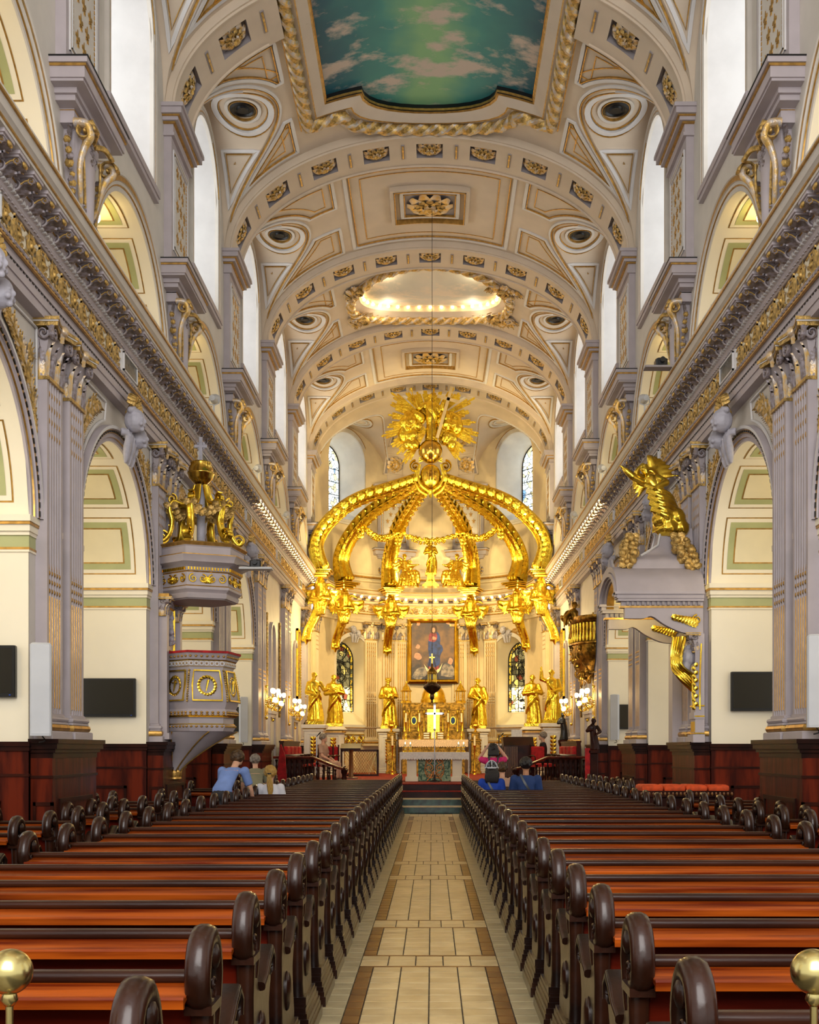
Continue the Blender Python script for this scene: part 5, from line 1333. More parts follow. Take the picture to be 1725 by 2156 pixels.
# Virgin and two seated angels on the apse cornice
saint('virgin_statue', 'small gilded standing woman between two seated angels above the cornice', (0.0, 41.3, 8.02), 1.2, 31, A_chest, 0, group=None, sway=.05)
def seated_angel(lab, x, q):
    t = thing('seated_angel', lab, 'statue', (x, 41.3, 7.53), 0, 'seated angels above the apse cornice'); t.scale = (.82, .82, .78)
    g = G(); g.loft([[(.42*math.cos(a)*k*(1+.12*math.sin(7*a+z*5)), .3*math.sin(a)*k*(1+.12*math.sin(6*a)), z) for a in [2*PI*i/24 for i in range(24)]] for z, k in ((0, 1.1), (.25, 1.05), (.55, .85), (.75, .6))])
    g.sphere((q*.12, 0, .95), (.2, .16, .28), 12, 8); g.tube([(q*.1, 0, .75), (q*.15, 0, 1.2)], [.2, .13], 10)
    head(g, (q*.17, -.03, 1.42), .10, 1); g.tube([(q*.15, 0, 1.2), (q*.17, -.02, 1.36)], .06, 8)
    for k in (-.12, .12): g.tube(spline([(k, 0, .65), (k-q*.28, -.22, .62), (k-q*.34, -.25, .1)], 8), [.15, .15, .14, .13, .12, .11, .10, .09, .07], 9)
    arm(g, (q*.15-.2, 0, 1.15), (q*.1-.30*q-.1, -.1, .98), (-q*.42, -.15, 1.02), .055, .035); arm(g, (q*.15+.2, 0, 1.15), (q*.40, -.08, .9), (q*.2, -.25, .8), .055, .035)
    wing(g, T(q*.26, .12, 1.05) @ S(q, 1, 1), .95, .07); wing(g, T(q*.10, .14, 1.05) @ S(-q, 1, 1) @ RY(R(10)), .7, .06)
    for i in range(6): g.tube(spline([(-.3+.12*i, -.25, .5), (-.34+.13*i, -.33, .25), (-.4+.15*i, -.34, .0)], 6), .05, 6)
    remeshed(g, 'figure', 'gold', .024, 1, t)
seated_angel('gilded winged angel seated left of the small standing woman', -.82, -1); seated_angel('gilded winged angel seated right of the small standing woman', .82, 1)
t = thing('gilt_plinth', 'gilded scrolled plinth under the small standing woman above the cornice', 'plinth', (0, 41.3, 7.53)); t.scale = (.5, .9, .38)
g = G(); g.loft([[(x*k, y*.3, z) for x, y in ((-1, -1), (1, -1), (1, 1), (-1, 1))] for z, k in ((0, .62), (.12, .6), (.4, .34), (.7, .26), (1.05, .24), (1.12, .3))]); g.build('block', 'gold', t, 30)
g = G()
for i in range(9): a = R(-60+15*i); g.tube([(.1*math.sin(a), -.31, .42+.1*math.cos(a)), (.24*math.sin(a), -.33, .42+.24*math.cos(a))], [.012, .02], 5)
g.build('ray_badge', 'gold_bright', t, 60)
# altar painting
PT = thing('altar_painting', 'gilt framed painting of a woman in a blue mantle among clouds', 'painting', (.08, 42.82, 4.08))
g = G(); w2, h2 = .97, 2.46
def frame(g, w_, h_, t_, d, y, m=0):
    pr = [(-t_, 0), (-t_*.8, d*.7), (-t_*.45, d), (-t_*.2, d*.6), (0, d*.35), (0, 0)]
    c = [(-w_, 0), (w_, 0), (w_, h_), (-w_, h_)]
    rings = []
    for i, (x, z) in enumerate(c+[c[0]]):
        sx = -1 if x < 0 else 1; sz = -1 if z == 0 else 1
        rings.append([(x+sx*u, y-v, z+sz*u) for u, v in pr])
    g.loft(rings, True, False, m)
frame(g, w2, h2, .17, .10, 0); g.build('gilt_frame', 'gold', PT, 30)
def paint_mat(name, cols, sc_):
    m = bpy.data.materials.new(name); m.use_nodes = True; nt = m.node_tree; b = nt.nodes['Principled BSDF']; b.inputs['Roughness'].default_value = .45
    tc = nt.nodes.new('ShaderNodeTexCoord'); n = nt.nodes.new('ShaderNodeTexNoise'); n.inputs['Scale'].default_value = sc_; n.inputs['Detail'].default_value = 5; nt.links.new(tc.outputs['Object'], n.inputs['Vector'])
    sx = nt.nodes.new('ShaderNodeSeparateXYZ'); nt.links.new(tc.outputs['Object'], sx.inputs[0])
    ad = nt.nodes.new('ShaderNodeMath'); ad.operation = 'MULTIPLY_ADD'; ad.inputs[1].default_value = .34; nt.links.new(sx.outputs[2], ad.inputs[0]); nt.links.new(n.outputs['Fac'], ad.inputs[2])
    s2 = nt.nodes.new('ShaderNodeMath'); s2.operation = 'MULTIPLY_ADD'; s2.inputs[1].default_value = .75; s2.inputs[2].default_value = -.12; nt.links.new(ad.outputs[0], s2.inputs[0])
    r = nt.nodes.new('ShaderNodeValToRGB'); e = r.color_ramp.elements; e[0].color = (*lin(cols[0]), 1); e[1].color = (*lin(cols[-1]), 1)
    for i, c in enumerate(cols[1:-1]): k = e.new((i+1)/(len(cols)-1)); k.color = (*lin(c), 1)
    nt.links.new(s2.outputs[0], r.inputs[0]); nt.links.new(r.outputs[0], b.inputs['Base Color']); MATS[name] = m
paint_mat('canvas_sky', [(10, 16, 36), (22, 30, 56), (56, 50, 58), (134, 98, 66), (86, 66, 60), (44, 52, 78)], 2.4)
mat('paint_blue', (26, 66, 150), .45, rgb2=(12, 28, 80), scale=7); mat('paint_red', (170, 50, 60), .45, rgb2=(120, 30, 40), scale=7); mat('paint_flesh', (206, 150, 124), .45, var=.08, scale=9); mat('paint_cloud', (176, 160, 146), .45, rgb2=(70, 72, 86), scale=6); mat('paint_hair', (70, 44, 28), .5, var=.1)
g = G(); g.add([(-w2+.17, -.01, .17-.17), (w2-.17, -.01, 0), (w2-.17, -.01, h2), (-w2+.17, -.01, h2)], [(0, 1, 2, 3)]); g.v = [(x, y, z) for x, y, z in g.v]
g = G(); g.add([(-w2, -.01, 0), (w2, -.01, 0), (w2, -.01, h2), (-w2, -.01, h2)], [(0, 1, 2, 3)]); cv = g.build('canvas', 'canvas_sky', PT, 0)
def flatp(name, pts, m, y):
    q = spline([(x, z, 0) for x, z in pts]+[(pts[0][0], pts[0][1], 0)], len(pts)*5)[:-1]
    g = G(); g.add([(p.x, y, p.y) for p in q], [tuple(range(len(q)))]); return g.build(name, m, PT, 0)
flatp('painted_cloud', [(-.8, .25), (-.55, .15), (-.3, .28), (-.1, .5), (-.35, .62), (-.62, .55)], 'paint_cloud', -.013); flatp('painted_cloud', [(.3, .3), (.7, .25), (.84, .42), (.72, .7), (.5, .78), (.34, .6)], 'paint_cloud', -.013)
flatp('painted_gown', [(-.14, .5), (.2, .48), (.22, .7), (.16, 1.0), (-.1, 1.0), (-.18, .72)], 'paint_red', -.014)
flatp('painted_mantle', [(-.2, .68), (.05, .62), (.26, .75), (.28, 1.05), (.38, 1.28), (.34, 1.45), (.28, 1.5), (.27, 1.8), (.12, 2.0), (-.06, 1.96), (-.16, 1.7), (-.18, 1.3), (-.14, 1.0)], 'paint_blue', -.016)
flatp('painted_bodice', [(-.16, 1.62), (.04, 1.58), (.16, 1.7), (.13, 1.92), (-.02, 1.95), (-.14, 1.86)], 'paint_red', -.018)
flatp('painted_hands', [(-.04, 1.68), (.1, 1.66), (.13, 1.74), (.0, 1.79)], 'paint_flesh', -.02); flatp('painted_hair', [(-.08, 1.92), (.06, 1.9), (.15, 1.98), (.14, 2.16), (.04, 2.22), (-.07, 2.14)], 'paint_hair', -.019); flatp('painted_face', [(-.03, 1.97), (.04, 1.93), (.09, 2.02), (.06, 2.12), (-.02, 2.1)], 'paint_flesh', -.021)
flatp('painted_cherub', [(-.72, 1.0), (-.55, .9), (-.42, .98), (-.5, 1.14), (-.66, 1.16)], 'paint_flesh', -.015); flatp('painted_cherub', [(-.66, 1.36), (-.54, 1.32), (-.48, 1.42), (-.58, 1.5)], 'paint_flesh', -.015); flatp('painted_cherub', [(.56, .78), (.7, .72), (.76, .9), (.64, .98)], 'paint_flesh', -.017)
flatp('painted_cherub', [(.5, 2.28), (.62, 2.24), (.64, 2.36), (.54, 2.38)], 'paint_flesh', -.015); flatp('painted_cherub', [(-.62, 2.22), (-.52, 2.2), (-.48, 2.3), (-.58, 2.34)], 'paint_flesh', -.015)
flatp('painted_moon', [(-.34, .75), (-.2, .45), (0, .36), (.24, .46), (.36, .78), (.24, .58), (0, .48), (-.2, .58)], 'cross_cloth', -.017)
# ================================================================== FLOOR, PEWS
g = G(); g.box(-9, 9, -3.5, 44, -.2, -.012); floor = struct(g.build('floor', 'grout', smooth=0), 'tiled nave floor with cream aisle and brown borders')
g = G()
for x0, x1 in ((-9, -.66), (.72, 9)): g.box(x0, x1, -3.5, 28.2, -.012, -.001)
g.build('floor_slab', 'stone_floor', floor, 0)
AC = .03
tiles = []      # (x0, x1, y0, y1, material)
seq = []; y = 8.29-.01
def panel_rows(y0, n):
    for r in range(n):
        for c in range(4): tiles.append((AC-.41+c*.205, AC-.41+(c+1)*.205, y0+r*.19, y0+(r+1)*.19, 'tile_cream'))
        for sx in (-1, 1): tiles.append((AC+sx*.41, AC+sx*.515, y0+r*.19, y0+(r+1)*.19, 'tile_brown'))
def cross_rows(y0):
    tiles.append((AC-.515, AC+.515, y0, y0+.05, 'tile_brown')); tiles.append((AC-.515, AC+.515, y0+.43, y0+.48, 'tile_brown'))
    for r in range(2):
        for c in range(5): tiles.append((AC-.515+c*.206, AC-.515+(c+1)*.206, y0+.05+r*.19, y0+.05+(r+1)*.19, 'tile_cream'))
y = 5.06
while y < 27.0:
    panel_rows(y, 17); y += 17*.19; cross_rows(y); y += .48
    if y > 26.5: break
    panel_rows(y, 7); y += 7*.19; cross_rows(y); y += .48
yend = y
yy = 5.06
while yy < 27.9:
    for sx in (-1, 1): tiles.append((AC+sx*.515, AC+sx*.69, yy, yy+.19, 'tile_edge'))
    yy += .19
tiles = [t for t in tiles if t[3] < 27.95]
while y < 27.6:
    for c in range(5): tiles.append((AC-.515+c*.206, AC-.515+(c+1)*.206, y, y+.19, 'tile_cream'))
    y += .19
def tile_geo(g, x0, x1, y0, y1, m=None):
    x0, x1 = min(x0, x1), max(x0, x1); j = .0035; k = .007; c = .003
    def ring(d, z): return [(x0+j+d, y0+k+d, z), (x1-j-d, y0+k+d, z), (x1-j-d, y1-k-d, z), (x0+j+d, y1-k-d, z)]
    g.loft([ring(0, -.012), ring(0, -.002), ring(c, 0)], m=m)
vis = sorted([t for t in tiles if t[3] > 6.4], key=lambda t: t[2]); near, far = vis[:300], vis[300:]
tm = {}
for x0, x1, y0, y1, m in near:
    key = (round(abs(x1-x0), 3), round(y1-y0, 3), m)
    if key not in tm: g = G(); tile_geo(g, 0, abs(x1-x0), 0, y1-y0); tm[key] = g.mesh('tile', m, 0)
    put(tm[key], 'tile', floor, (min(x0, x1), y0, -.0015*rnd.random()))
g = G(); mi = {'tile_cream': 0, 'tile_edge': 1, 'tile_brown': 2}
for x0, x1, y0, y1, m in far: tile_geo(g, x0, x1, y0, y1, mi[m])
o = g.build('tile_field', ['tile_cream', 'tile_edge', 'tile_brown'], floor, 0); o['kind'] = 'stuff'
# ------------------------------------------------------------------ pews (local: x away from the aisle, y towards the altar)
def rr_prof(a, b, c=.35):
    q = []
    for sx, sy, a0 in ((1, 1, 0), (-1, 1, 90), (-1, -1, 180), (1, -1, 270)):
        for k in (0, 45, 90): an = R(a0+k); r_ = min(a, b)*c*2; q.append((sx*(a-r_)+r_*math.cos(an), sy*(b-r_)+r_*math.sin(an)))
    return q
def pew_end():
    out = {}
    g = G()
    pa = spline([(0, .085, .66), (0, .105, .74), (0, .115, .84), (0, .09, .93), (0, .03, .982), (0, -.045, .968), (0, -.085, .91), (0, -.092, .845), (0, -.07, .80), (0, -.03, .795)], 26)
    g.sweep(pa, rr_prof(.040, .041), (1, 0, 0), scale=[.8+.2*min(1, i/6) for i in range(27)])
    for q in (-1, 1):
        volute(g, (q*.041, -.045, .835), .036, .016, 'YZ', 1.1, 1, 0, -PI/2, 5)
        g.sphere((q*.030, .035, .915), (.02, .04, .045), 8, 5)
    out['scroll'] = g.mesh('scroll', 'pew_dark', 60)
    g = G()
    g.box(-.045, .045, -.09, .075, .745, .775); g.sweep([(0, -.005, .23), (0, -.005, .3), (0, -.01, .6), (0, -.012, .745)], rr_prof(.036, .04), (0, 1, 0), scale=[1.15, 1, .92, 1.05])
    g.box(-.058, .058, -.06, .05, .19, .235)
    out['post'] = g.mesh('post', 'pew_dark', 50)
    g = G(); ol = spline([(0, .03, .2), (0, .30, .2), (0, .50, .2), (0, .46, .34), (0, .44, .48), (0, .50, .60), (0, .485, .685), (0, .42, .70), (0, .37, .655), (0, .30, .60), (0, .20, .58), (0, .13, .62), (0, .10, .70), (0, .05, .70), (0, .03, .5)], 42)
    g.prism([(p.y, p.z) for p in ol], 'X', -.028, .028)
    g.sphere((.03, .2, .40), (.025, .075, .10), 10, 6); g.sphere((-.03, .2, .40), (.025, .075, .10), 10, 6)
    for q in (-1, 1): volute(g, (q*.028, .45, .64), .05, .03, 'YZ', 1.3, -1, 0, PI/2, 5)
    g.sweep([(0, .20, .60), (0, .30, .625), (0, .38, .68), (0, .46, .715), (0, .51, .67), (0, .50, .61)], rr_prof(.02, .048), (1, 0, 0))
    out['end_panel'] = g.mesh('end_panel', 'pew_dark', 50)
    g = G()
    for z0, z1, e in ((0, .06, .045), (.06, .09, .035), (.09, .12, .03), (.12, .15, .02), (.15, .18, .012), (.18, .20, .004)): g.box(-.045-e, .045+e, -.06-e, .50+e, z0, z1)
    out['plinth'] = g.mesh('plinth', 'pew_dark', 0)
    return out
PE = pew_end(); PL = {}
def pew_body(L):
    if L in PL: return PL[L]
    d = {}
    g = G(); g.sweep([(.02, .012, .853), (L-.02, .012, .853)], rr_prof(.034, .019), (0, 0, 1)); d['top_rail'] = g.mesh('top_rail', 'pew_rail', 50)
    g = G(); g.prism([(-.015, .836), (-.145, .812), (-.145, .796), (-.015, .82)], 'X', .03, L-.03); d['book_rest'] = g.mesh('book_rest', 'pew_orange', 0)
    g = G(); g.prism([(-.145, .818), (-.158, .820), (-.165, .812), (-.163, .782), (-.145, .782)], 'X', .03, L-.03); d['ledge_lip'] = g.mesh('ledge_lip', 'pew_orange', 40)
    g = G(); g.box(.03, L-.03, -.004, .022, .12, .84); d['back_panel'] = g.mesh('back_panel', 'pew_red', 0)
    g = G(); g.prism([(.02, .40), (.46, .42), (.475, .435), (.46, .45), (.02, .43)], 'X', .03, L-.03); d['seat'] = g.mesh('seat', 'pew_orange', 40)
    g = G(); g.box(.04, L-.04, -.36, -.22, .15, .18); g.box(.10, .14, -.34, -.02, .0, .15); g.box(L-.14, L-.10, -.34, -.02, 0, .15); d['kneeler'] = g.mesh('kneeler', 'pew_red', 0)
    PL[L] = d
    return d
def pew(x, y, L, s, label, group, kneel=True):
    t = thing('pew', label, 'pew', (x, y, 0), 0, group); t.scale = (s, 1, 1)
    for n, me in pew_body(L).items():
        if n == 'kneeler' and not kneel: continue
        put(me, n, t)
    for xx in (0, L):
        e = put(PE['end_panel'], 'end_panel', t, (xx, 0, 0))
        for n in ('scroll', 'post', 'plinth'): put(PE[n], n, e)
ROWS = 29
for s in (-1, 1):
    nm = SIDE[s]
    y0 = 2.85 if s < 0 else 3.12; xi_ = -.70 if s < 0 else .775; L = 2.1 if s < 0 else 2.28
    for i in range(ROWS if s < 0 else ROWS-1):
        pew(xi_, y0+.85*i, L, s, f'long wooden pew left of the centre aisle, {ORD[i]} row from the camera' if s < 0 else f'long wooden pew right of the centre aisle, {ORD[i]} row from the camera', f'pews of the {nm} centre block', False)
    xs, L2 = (-3.55, .85) if s < 0 else (3.70, 1.3)
    n = 0
    for i in range(5, ROWS-1):
        yy = y0+.85*i+.12
        pk = min(abs(yy+.2-P(k)) for k in range(-1, 8))
        if s > 0 and 16.4 < yy < 20.3: continue
        if s < 0 and 16.7 < yy < 19.6: continue
        l_ = L2
        if pk < 1.38: 
            l_ = .38 if s < 0 else .24
        pew(xs, yy, l_, s, f'short side pew by the {nm} arcade, {ORD[n]} from the camera', f'short pews along the {nm} arcade', False); n += 1
# brass balls of the two stanchions standing in front of the camera
for s, px, lab in ((-1, 20, 'left'), (1, 1714, 'right')):
    p = at(px, 2046, 2.62)
    t = thing('brass_stanchion', f'brass post with round ball finial at the lower {lab} corner', 'stanchion', (p.x, p.y, 0), 0, 'brass stanchions')
    g = G(); g.sphere((0, 0, p.z), .053, 48, 32); g.build('ball_finial', 'brass', t, 180)
    g = G(); g.lathe([(.010, p.z-.08), (.02, p.z-.065), (.015, p.z-.048)], 14); g.build('collar', 'brass', t, 60)
    g = G(); g.tube([(0, 0, .03), (0, 0, p.z-.06)], .009, 12); g.build('pole', 'brass', t, 60)
    g = G(); g.lathe([(.0, 0), (.09, 0), (.09, .02), (.03, .045), (.016, .07)], 20); g.build('base', 'brass', t, 60)
# ================================================================== SANCTUARY FURNITURE
def ngon(n, r, z, rot=0, c=(0, 0), sq=1): return [(c[0]+r*math.cos(rot+2*PI*i/n), c[1]+sq*r*math.sin(rot+2*PI*i/n), z) for i in range(n)]
# platform and steps
g = G(); g.box(-4.3, 4.3, 29.0, 44, -.01, FL); pf = struct(g.build('floor_choir', 'carpet_red', smooth=0), 'red carpeted choir floor')
st = thing('altar_steps', 'dark marble and red carpeted steps at the end of the aisle', 'steps', (0, 28.0, 0))
for i, (y0, z0, z1, m) in enumerate(((28.0, 0, .18, 'marble_green'), (28.34, .18, .36, 'marble_green'), (28.62, .36, .54, 'carpet_red'), (28.86, .54, .72, 'carpet_red'))):
    g = G(); g.box(-3.4, 3.4, y0-28, 1.0, z0, z1-.03, 0); g.cbox(-3.4, 3.4, y0-28-.03, 1.0, z1-.03, z1, .008, 1); g.build('step', [m if i < 2 else 'wood_dark', 'tile_cream' if i == 0 else ('tile_cream' if i == 1 else 'carpet_red')], st, 30)
# wooden dado of the choir walls
for s in (-1, 1):
    t = thing('choir_stall', f'dark panelled choir stall along the {SIDE[s]} choir wall', 'stall', (s*3.66, 33.0, FL), 0, 'choir stalls')
    g = G(); g.box(-.32, .32, -3.2, .45, 0, .1); g.box(s*.22, s*.32, -3.2, .45, .1, 1.05); g.box(s*.20, s*.34, -3.2, .45, 1.05, 1.10); g.build('back', 'wood_dark', t, 0)
    for i in range(4):
        g = G(); y = -2.75+i*.85; g.box(-.22, .24, y-.30, y+.30, .40, .46); g.build('seat', 'red_velvet', t, 0)
        g = G(); g.cbox(s*.12, s*.24, y-.30, y+.30, .5, .95, .02); g.build('seat_back', 'red_velvet', t, 0)
    for i in range(5):
        g = G(); y = -3.17+i*.85; g.cbox(-.25, .25, y-.03, y+.03, .1, .68, .01); g.tube([(s*.2, y, .7), (-s*.22, y, .7)], .04, 8); g.build('arm', 'wood_dark', t, 40)
# ------------------------------------------------------------------ communion rails
def baluster(h):
    g = G(); g.lathe([(.034, 0), (.034, .04), (.018, .06), (.022, .09), (.042, .17), (.034, .24), (.016, .32), (.028, .36), (.03, .39), (.016, .43), (.02, h-.07), (.034, h-.04), (.034, h)], 10); return g.mesh('baluster', 'wood_dark', 50)
BM = baluster(.56)
def rail(s, lab):
    t = thing('communion_rail', lab, 'railing', (s*3.0, 29.5, FL), 0, 'communion rails')
    top = [(1.1, .0, .66), (.18, .0, .66), (.06, .0, .655), (-.62, -.3, .40), (-.78, -.35, .36)]
    g = G(); g.sweep([(s*x, y, z) for x, y, z in top], rr_prof(.075, .032), (0, 0, 1)); g.build('handrail', 'wood_red', t, 40)
    g = G(); g.box(s*1.1, s*.06, -.07, .07, 0, .06); g.build('base_rail', 'wood_dark', t, 0)
    for i in range(8): put(BM, 'baluster', t, (s*(1.02-i*.135), 0, .05))
    for i in range(4): o = put(BM, 'baluster', t, (s*(-.06-i*.16), -.05-.07*i, -.02)); o.scale = (1, 1, .98-.105*i)
    g = G(); g.lathe([(.09, -.1), (.09, .0), (.05, .03), (.075, .12), (.05, .2), (.08, .26), (.085, .34)], 12, (s*-.78, -.35, 0)); volute(g, (s*-.82, -.35, .34), .09, .12, 'XZ', 1.4, 1, 0); g.build('newel', 'wood_dark', t, 50)
rail(-1, 'dark turned baluster communion rail at the left of the choir'); rail(1, 'dark turned baluster communion rail at the right of the choir')
# ------------------------------------------------------------------ front altar
t = thing('altar_table', 'front altar table on cream pillars with a green and gold front', 'altar', (.115, 31.0, FL))
g = G(); g.cbox(-.9, .9, -.42, .42, .70, .78, .01); g.build('table_slab', 'cream', t, 0)
for x in (-.62, .62):
    g = G(); g.box(-.17, .17, -.30, .30, .0, .12); g.box(-.13, .13, -.26, .26, .12, .62); g.box(-.17, .17, -.30, .30, .62, .70)
    for z in (.12, .60): g.box(-.145, .145, -.275, .275, z-.012, z+.012)
    for q in (-.09, .09): g.box(q-.02, q+.02, -.275, -.26, .15, .58)
    g.build('pillar', 'cream', t, 0, loc=(x, -.05, 0))
def green_mat():
    m = bpy.data.materials.new('brocade'); m.use_nodes = True; nt = m.node_tree; b = nt.nodes['Principled BSDF']; b.inputs['Roughness'].default_value = .5
    tc = nt.nodes.new('ShaderNodeTexCoord'); n = nt.nodes.new('ShaderNodeTexNoise'); n.inputs['Scale'].default_value = 7; n.inputs['Distortion'].default_value = 2.2; nt.links.new(tc.outputs['Object'], n.inputs['Vector'])
    r = nt.nodes.new('ShaderNodeValToRGB'); e = r.color_ramp.elements; e[0].position = .44; e[0].color = (*lin((30, 84, 54)), 1); e[1].position = .56; e[1].color = (*lin((150, 170, 130)), 1); nt.links.new(n.outputs['Fac'], r.inputs[0]); nt.links.new(r.outputs[0], b.inputs['Base Color']); MATS['brocade'] = m
green_mat()
g = G(); g.box(-.44, .44, -.22, -.19, .0, .70); g.build('brocade_front', 'brocade', t, 0)
g = G(); mat('bronze_gold', (196, 128, 66), .4, .6, var=.2, scale=20)
for i in range(3):
    for q in (-1, 1): volute(g, (q*(.10+.03*i), -.23, .16+.2*i), .10, .03, 'XZ', 1.4, q, 0); volute(g, (q*.2, -.23, .22+.17*i), .06, .03, 'XZ', 1.2, -q, 0)
for q in (-1, 1): g.tube(spline([(0, -.23, .3), (q*.1, -.23, .12), (q*.2, -.23, .02)], 8), .018, 5); g.tube(spline([(0, -.23, .62), (q*.2, -.23, .55), (q*.26, -.23, .3), (q*.18, -.23, .1)], 10), .016, 5)
g.build('gold_emblem', 'bronze_gold', t, 50)
g = G()
def lace_edge(g, x0, x1, y, z0, z1, n, m=None):
    """hanging lace with a scalloped hem"""
    vs = []; k = n*6
    for i in range(k+1):
        x = x0+(x1-x0)*i/k; d = abs(math.sin(PI*i/6))*.035; vs += [(x, y, z0), (x, y-.004, z1-d)]
    g.add(vs, [(2*i, 2*i+2, 2*i+3, 2*i+1) for i in range(k)], m)
g.cbox(-.93, .93, -.45, .45, .78, .795, .004); lace_edge(g, -.93, .93, -.452, .79, .62, 26)
for x in (-.93, .93): 
    g.add([(x, -.45, .79), (x, .45, .79), (x*1.01, .45, .05), (x*1.01, -.45, .05)], [(0, 1, 2, 3)]); g.box(x-.012, x+.012, -.46, -.44, .05, .79)
o = g.build('altar_cloth', 'cloth_white', t, 30)
def candle(x, y, z, h, lit=True, stand=None, lab='', grp='altar candles', r=.025):
    t = thing('candle', lab, 'candle', (x, y, z), 0, grp); zb = 0
    if stand:
        g = G(); g.lathe([(.0, 0), (.062, 0), (.058, .02), (.03, .04), (.022, .08), (.045, .12), (.02, .16), (.018, stand-.06), (.05, stand-.03), (.055, stand)], 12); g.build('candlestick', 'gold', t, 50); zb = stand
    g = G(); g.tube([(0, 0, zb), (0, 0, zb+h)], r, 10); g.build('wax', 'wax', t, 60)
    if lit: g = G(); g.lathe([(.004, 0), (.014, .015), (.012, .035), (.002, .06)], 8, (0, 0, zb+h)); g.build('flame', 'flame', t, 60)
for i, x in enumerate((-.80, -.66, .66, .80)): candle(.115+x, 30.85, FL+.795, .15, True, .07, f'lit white candle on the front altar, {ORD[i]} from the left', r=.032)
# processional cross before the altar
t = thing('processional_cross', 'silver cross on a tall thin pole before the front altar', 'cross', (.12, 30.1, FL))
g = G(); g.box(-.025, .025, -.015, .015, 1.42, 2.05); g.box(-.21, .21, -.015, .015, 1.80, 1.85)
for x, z in ((-.22, 1.825), (.22, 1.825), (0, 2.06)): g.sphere((x, 0, z), (.04, .02, .04), 8, 5)
g.build('cross', 'silver', t, 40)
g = G(); g.tube([(0, 0, .05), (0, 0, 1.42)], .014, 8); g.sphere((0, 0, 1.40), .035, 8, 6); g.build('pole', 'silver', t, 50)
g = G(); g.lathe([(0, 0), (.14, 0), (.13, .03), (.03, .06), (.02, .2)], 12); g.build('base', 'black_metal', t, 50)
# ------------------------------------------------------------------ high altar
t = thing('high_altar', 'gilded domed high altar retable with twin turrets', 'altar', (.10, 40.7, FL))
g = G(); g.cbox(-1.2, 1.2, -.9, .2, 1.12, 1.20, .01); g.box(-1.1, 1.1, -.8, .2, 0, 1.12); 
for x in (-.9, -.45, 0, .45, .9): g.box(x-.06, x+.06, -.86, -.8, .1, 1.05)
g.build('mensa', 'gold_dark', t, 0)
g = G(); lace_edge(g, -1.22, 1.22, -.93, 1.205, .98, 30); g.box(-1.22, 1.22, -.93, .15, 1.20, 1.212); g.build('lace_cloth', 'lace', t, 0)
g = G()
g.box(-1.12, 1.12, -.35, .2, 1.21, 1.48); g.box(-1.14, 1.14, -.37, .2, 1.44, 1.48)
g.box(-1.08, 1.08, -.2, .2, 1.48, 2.28); g.box(-1.14, 1.14, -.26, .2, 2.28, 2.36); g.box(-1.10, 1.10, -.22, .2, 2.36, 2.50); g.box(-1.14, 1.14, -.26, .2, 2.50, 2.54)
g.prism([(-.52, 2.36), (-.4, 2.52), (-.2, 2.64), (0, 2.68), (.2, 2.64), (.4, 2.52), (.52, 2.36)], 'Y', -.36, 0)
g.build('retable', 'gold_dark', t, 0)
for i, x in enumerate((-1.04, -.86, -.54, -.34, .34, .54, .86, 1.04)):
    g = G(); g.lathe([(.04, 0), (.04, .04), (.028, .06), (.025, .6), (.036, .64), (.042, .7), (.042, .76)], 10); g.build('colonnette', 'gold', t, 50, loc=(x, -.25, 1.5))
for x in (-.70, .70):
    g = G(); g.box(-.12, .12, -.23, -.2, 1.55, 2.2, 1); g.sphere((0, -.23, 1.9), (.085, .02, .13), 14, 8, 0)
    g.sweep([(.09*math.cos(a), -.24, 1.9+.135*math.sin(a)) for a in [2*PI*i/20 for i in range(20)]], [(-.012, -.012), (.012, -.012), (.012, .012), (-.012, .012)], (0, 1, 0), True, m=2); g.build('medallion', ['shirt_blue', 'gold_dark', 'gold'], t, 50, loc=(x, 0, 0))
g = G(); g.box(-.22, .22, -.4, -.2, 1.48, 2.3); g.prism([(-.16, 1.5), (.16, 1.5), (.16, 1.95), (.1, 2.08), (0, 2.12), (-.1, 2.08), (-.16, 1.95)], 'Y', -.43, -.4); g.build('tabernacle', 'gold', t, 0)
g = G(); g.prism([(-.09, 1.25), (.09, 1.25), (.09, 1.46), (0, 1.56), (-.09, 1.46)], 'Y', -.44, -.36, 1); g.prism([(-.06, 1.27), (.06, 1.27), (.06, 1.43), (0, 1.5), (-.06, 1.43)], 'Y', -.45, -.43, 0); g.build('tabernacle_door', ['cloth_white', 'gold'], t, 0)
g = G()
for x in (-.3, -.2, .2, .3):
    for z in (1.28, 1.36, 1.44): g.box(x-.05, x+.05, -.39, -.36, z-.02, z+.02)
g.build('pale_inlay', 'cloth_white', t, 0)
g = G(); g.lathe([(.46, 2.54), (.46, 2.66), (.43, 2.68), (.43, 2.74)]+[(.42*math.cos(a), 2.74+.46*math.sin(a)) for a in [PI/2*i/10 for i in range(11)]]+[(.03, 3.26), (.05, 3.32), (.01, 3.38)], 24, (0, -.02, 0)); g.build('dome', 'gold', t, 50)
for x in (-.98, .98):
    g = G(); g.lathe([(.19, 2.54), (.19, 2.60), (.16, 2.62)], 8, (x, -.05, 0)); g.lathe([(.19, 2.94), (.20, 2.98), (.15, 3.02), (.12, 3.10), (.05, 3.2), (.02, 3.24), (.03, 3.28), (.005, 3.34)], 8, (x, -.05, 0)); g.build('turret', 'gold', t, 40)
    for i in range(6):
        a = i*PI/3; g = G(); g.tube([(x+.14*math.cos(a), -.05+.14*math.sin(a), 2.6), (x+.14*math.cos(a), -.05+.14*math.sin(a), 2.95)], .024, 6); g.build('turret_column', 'gold', t, 50)
for i, x in enumerate((-.98, -.50, .52, 1.0)): candle(.10+x, 40.15, FL+1.215, .32, False, .62, f'tall candle in a gilt candlestick on the high altar, {ORD[i]} from the left', 'high altar candles', .032)
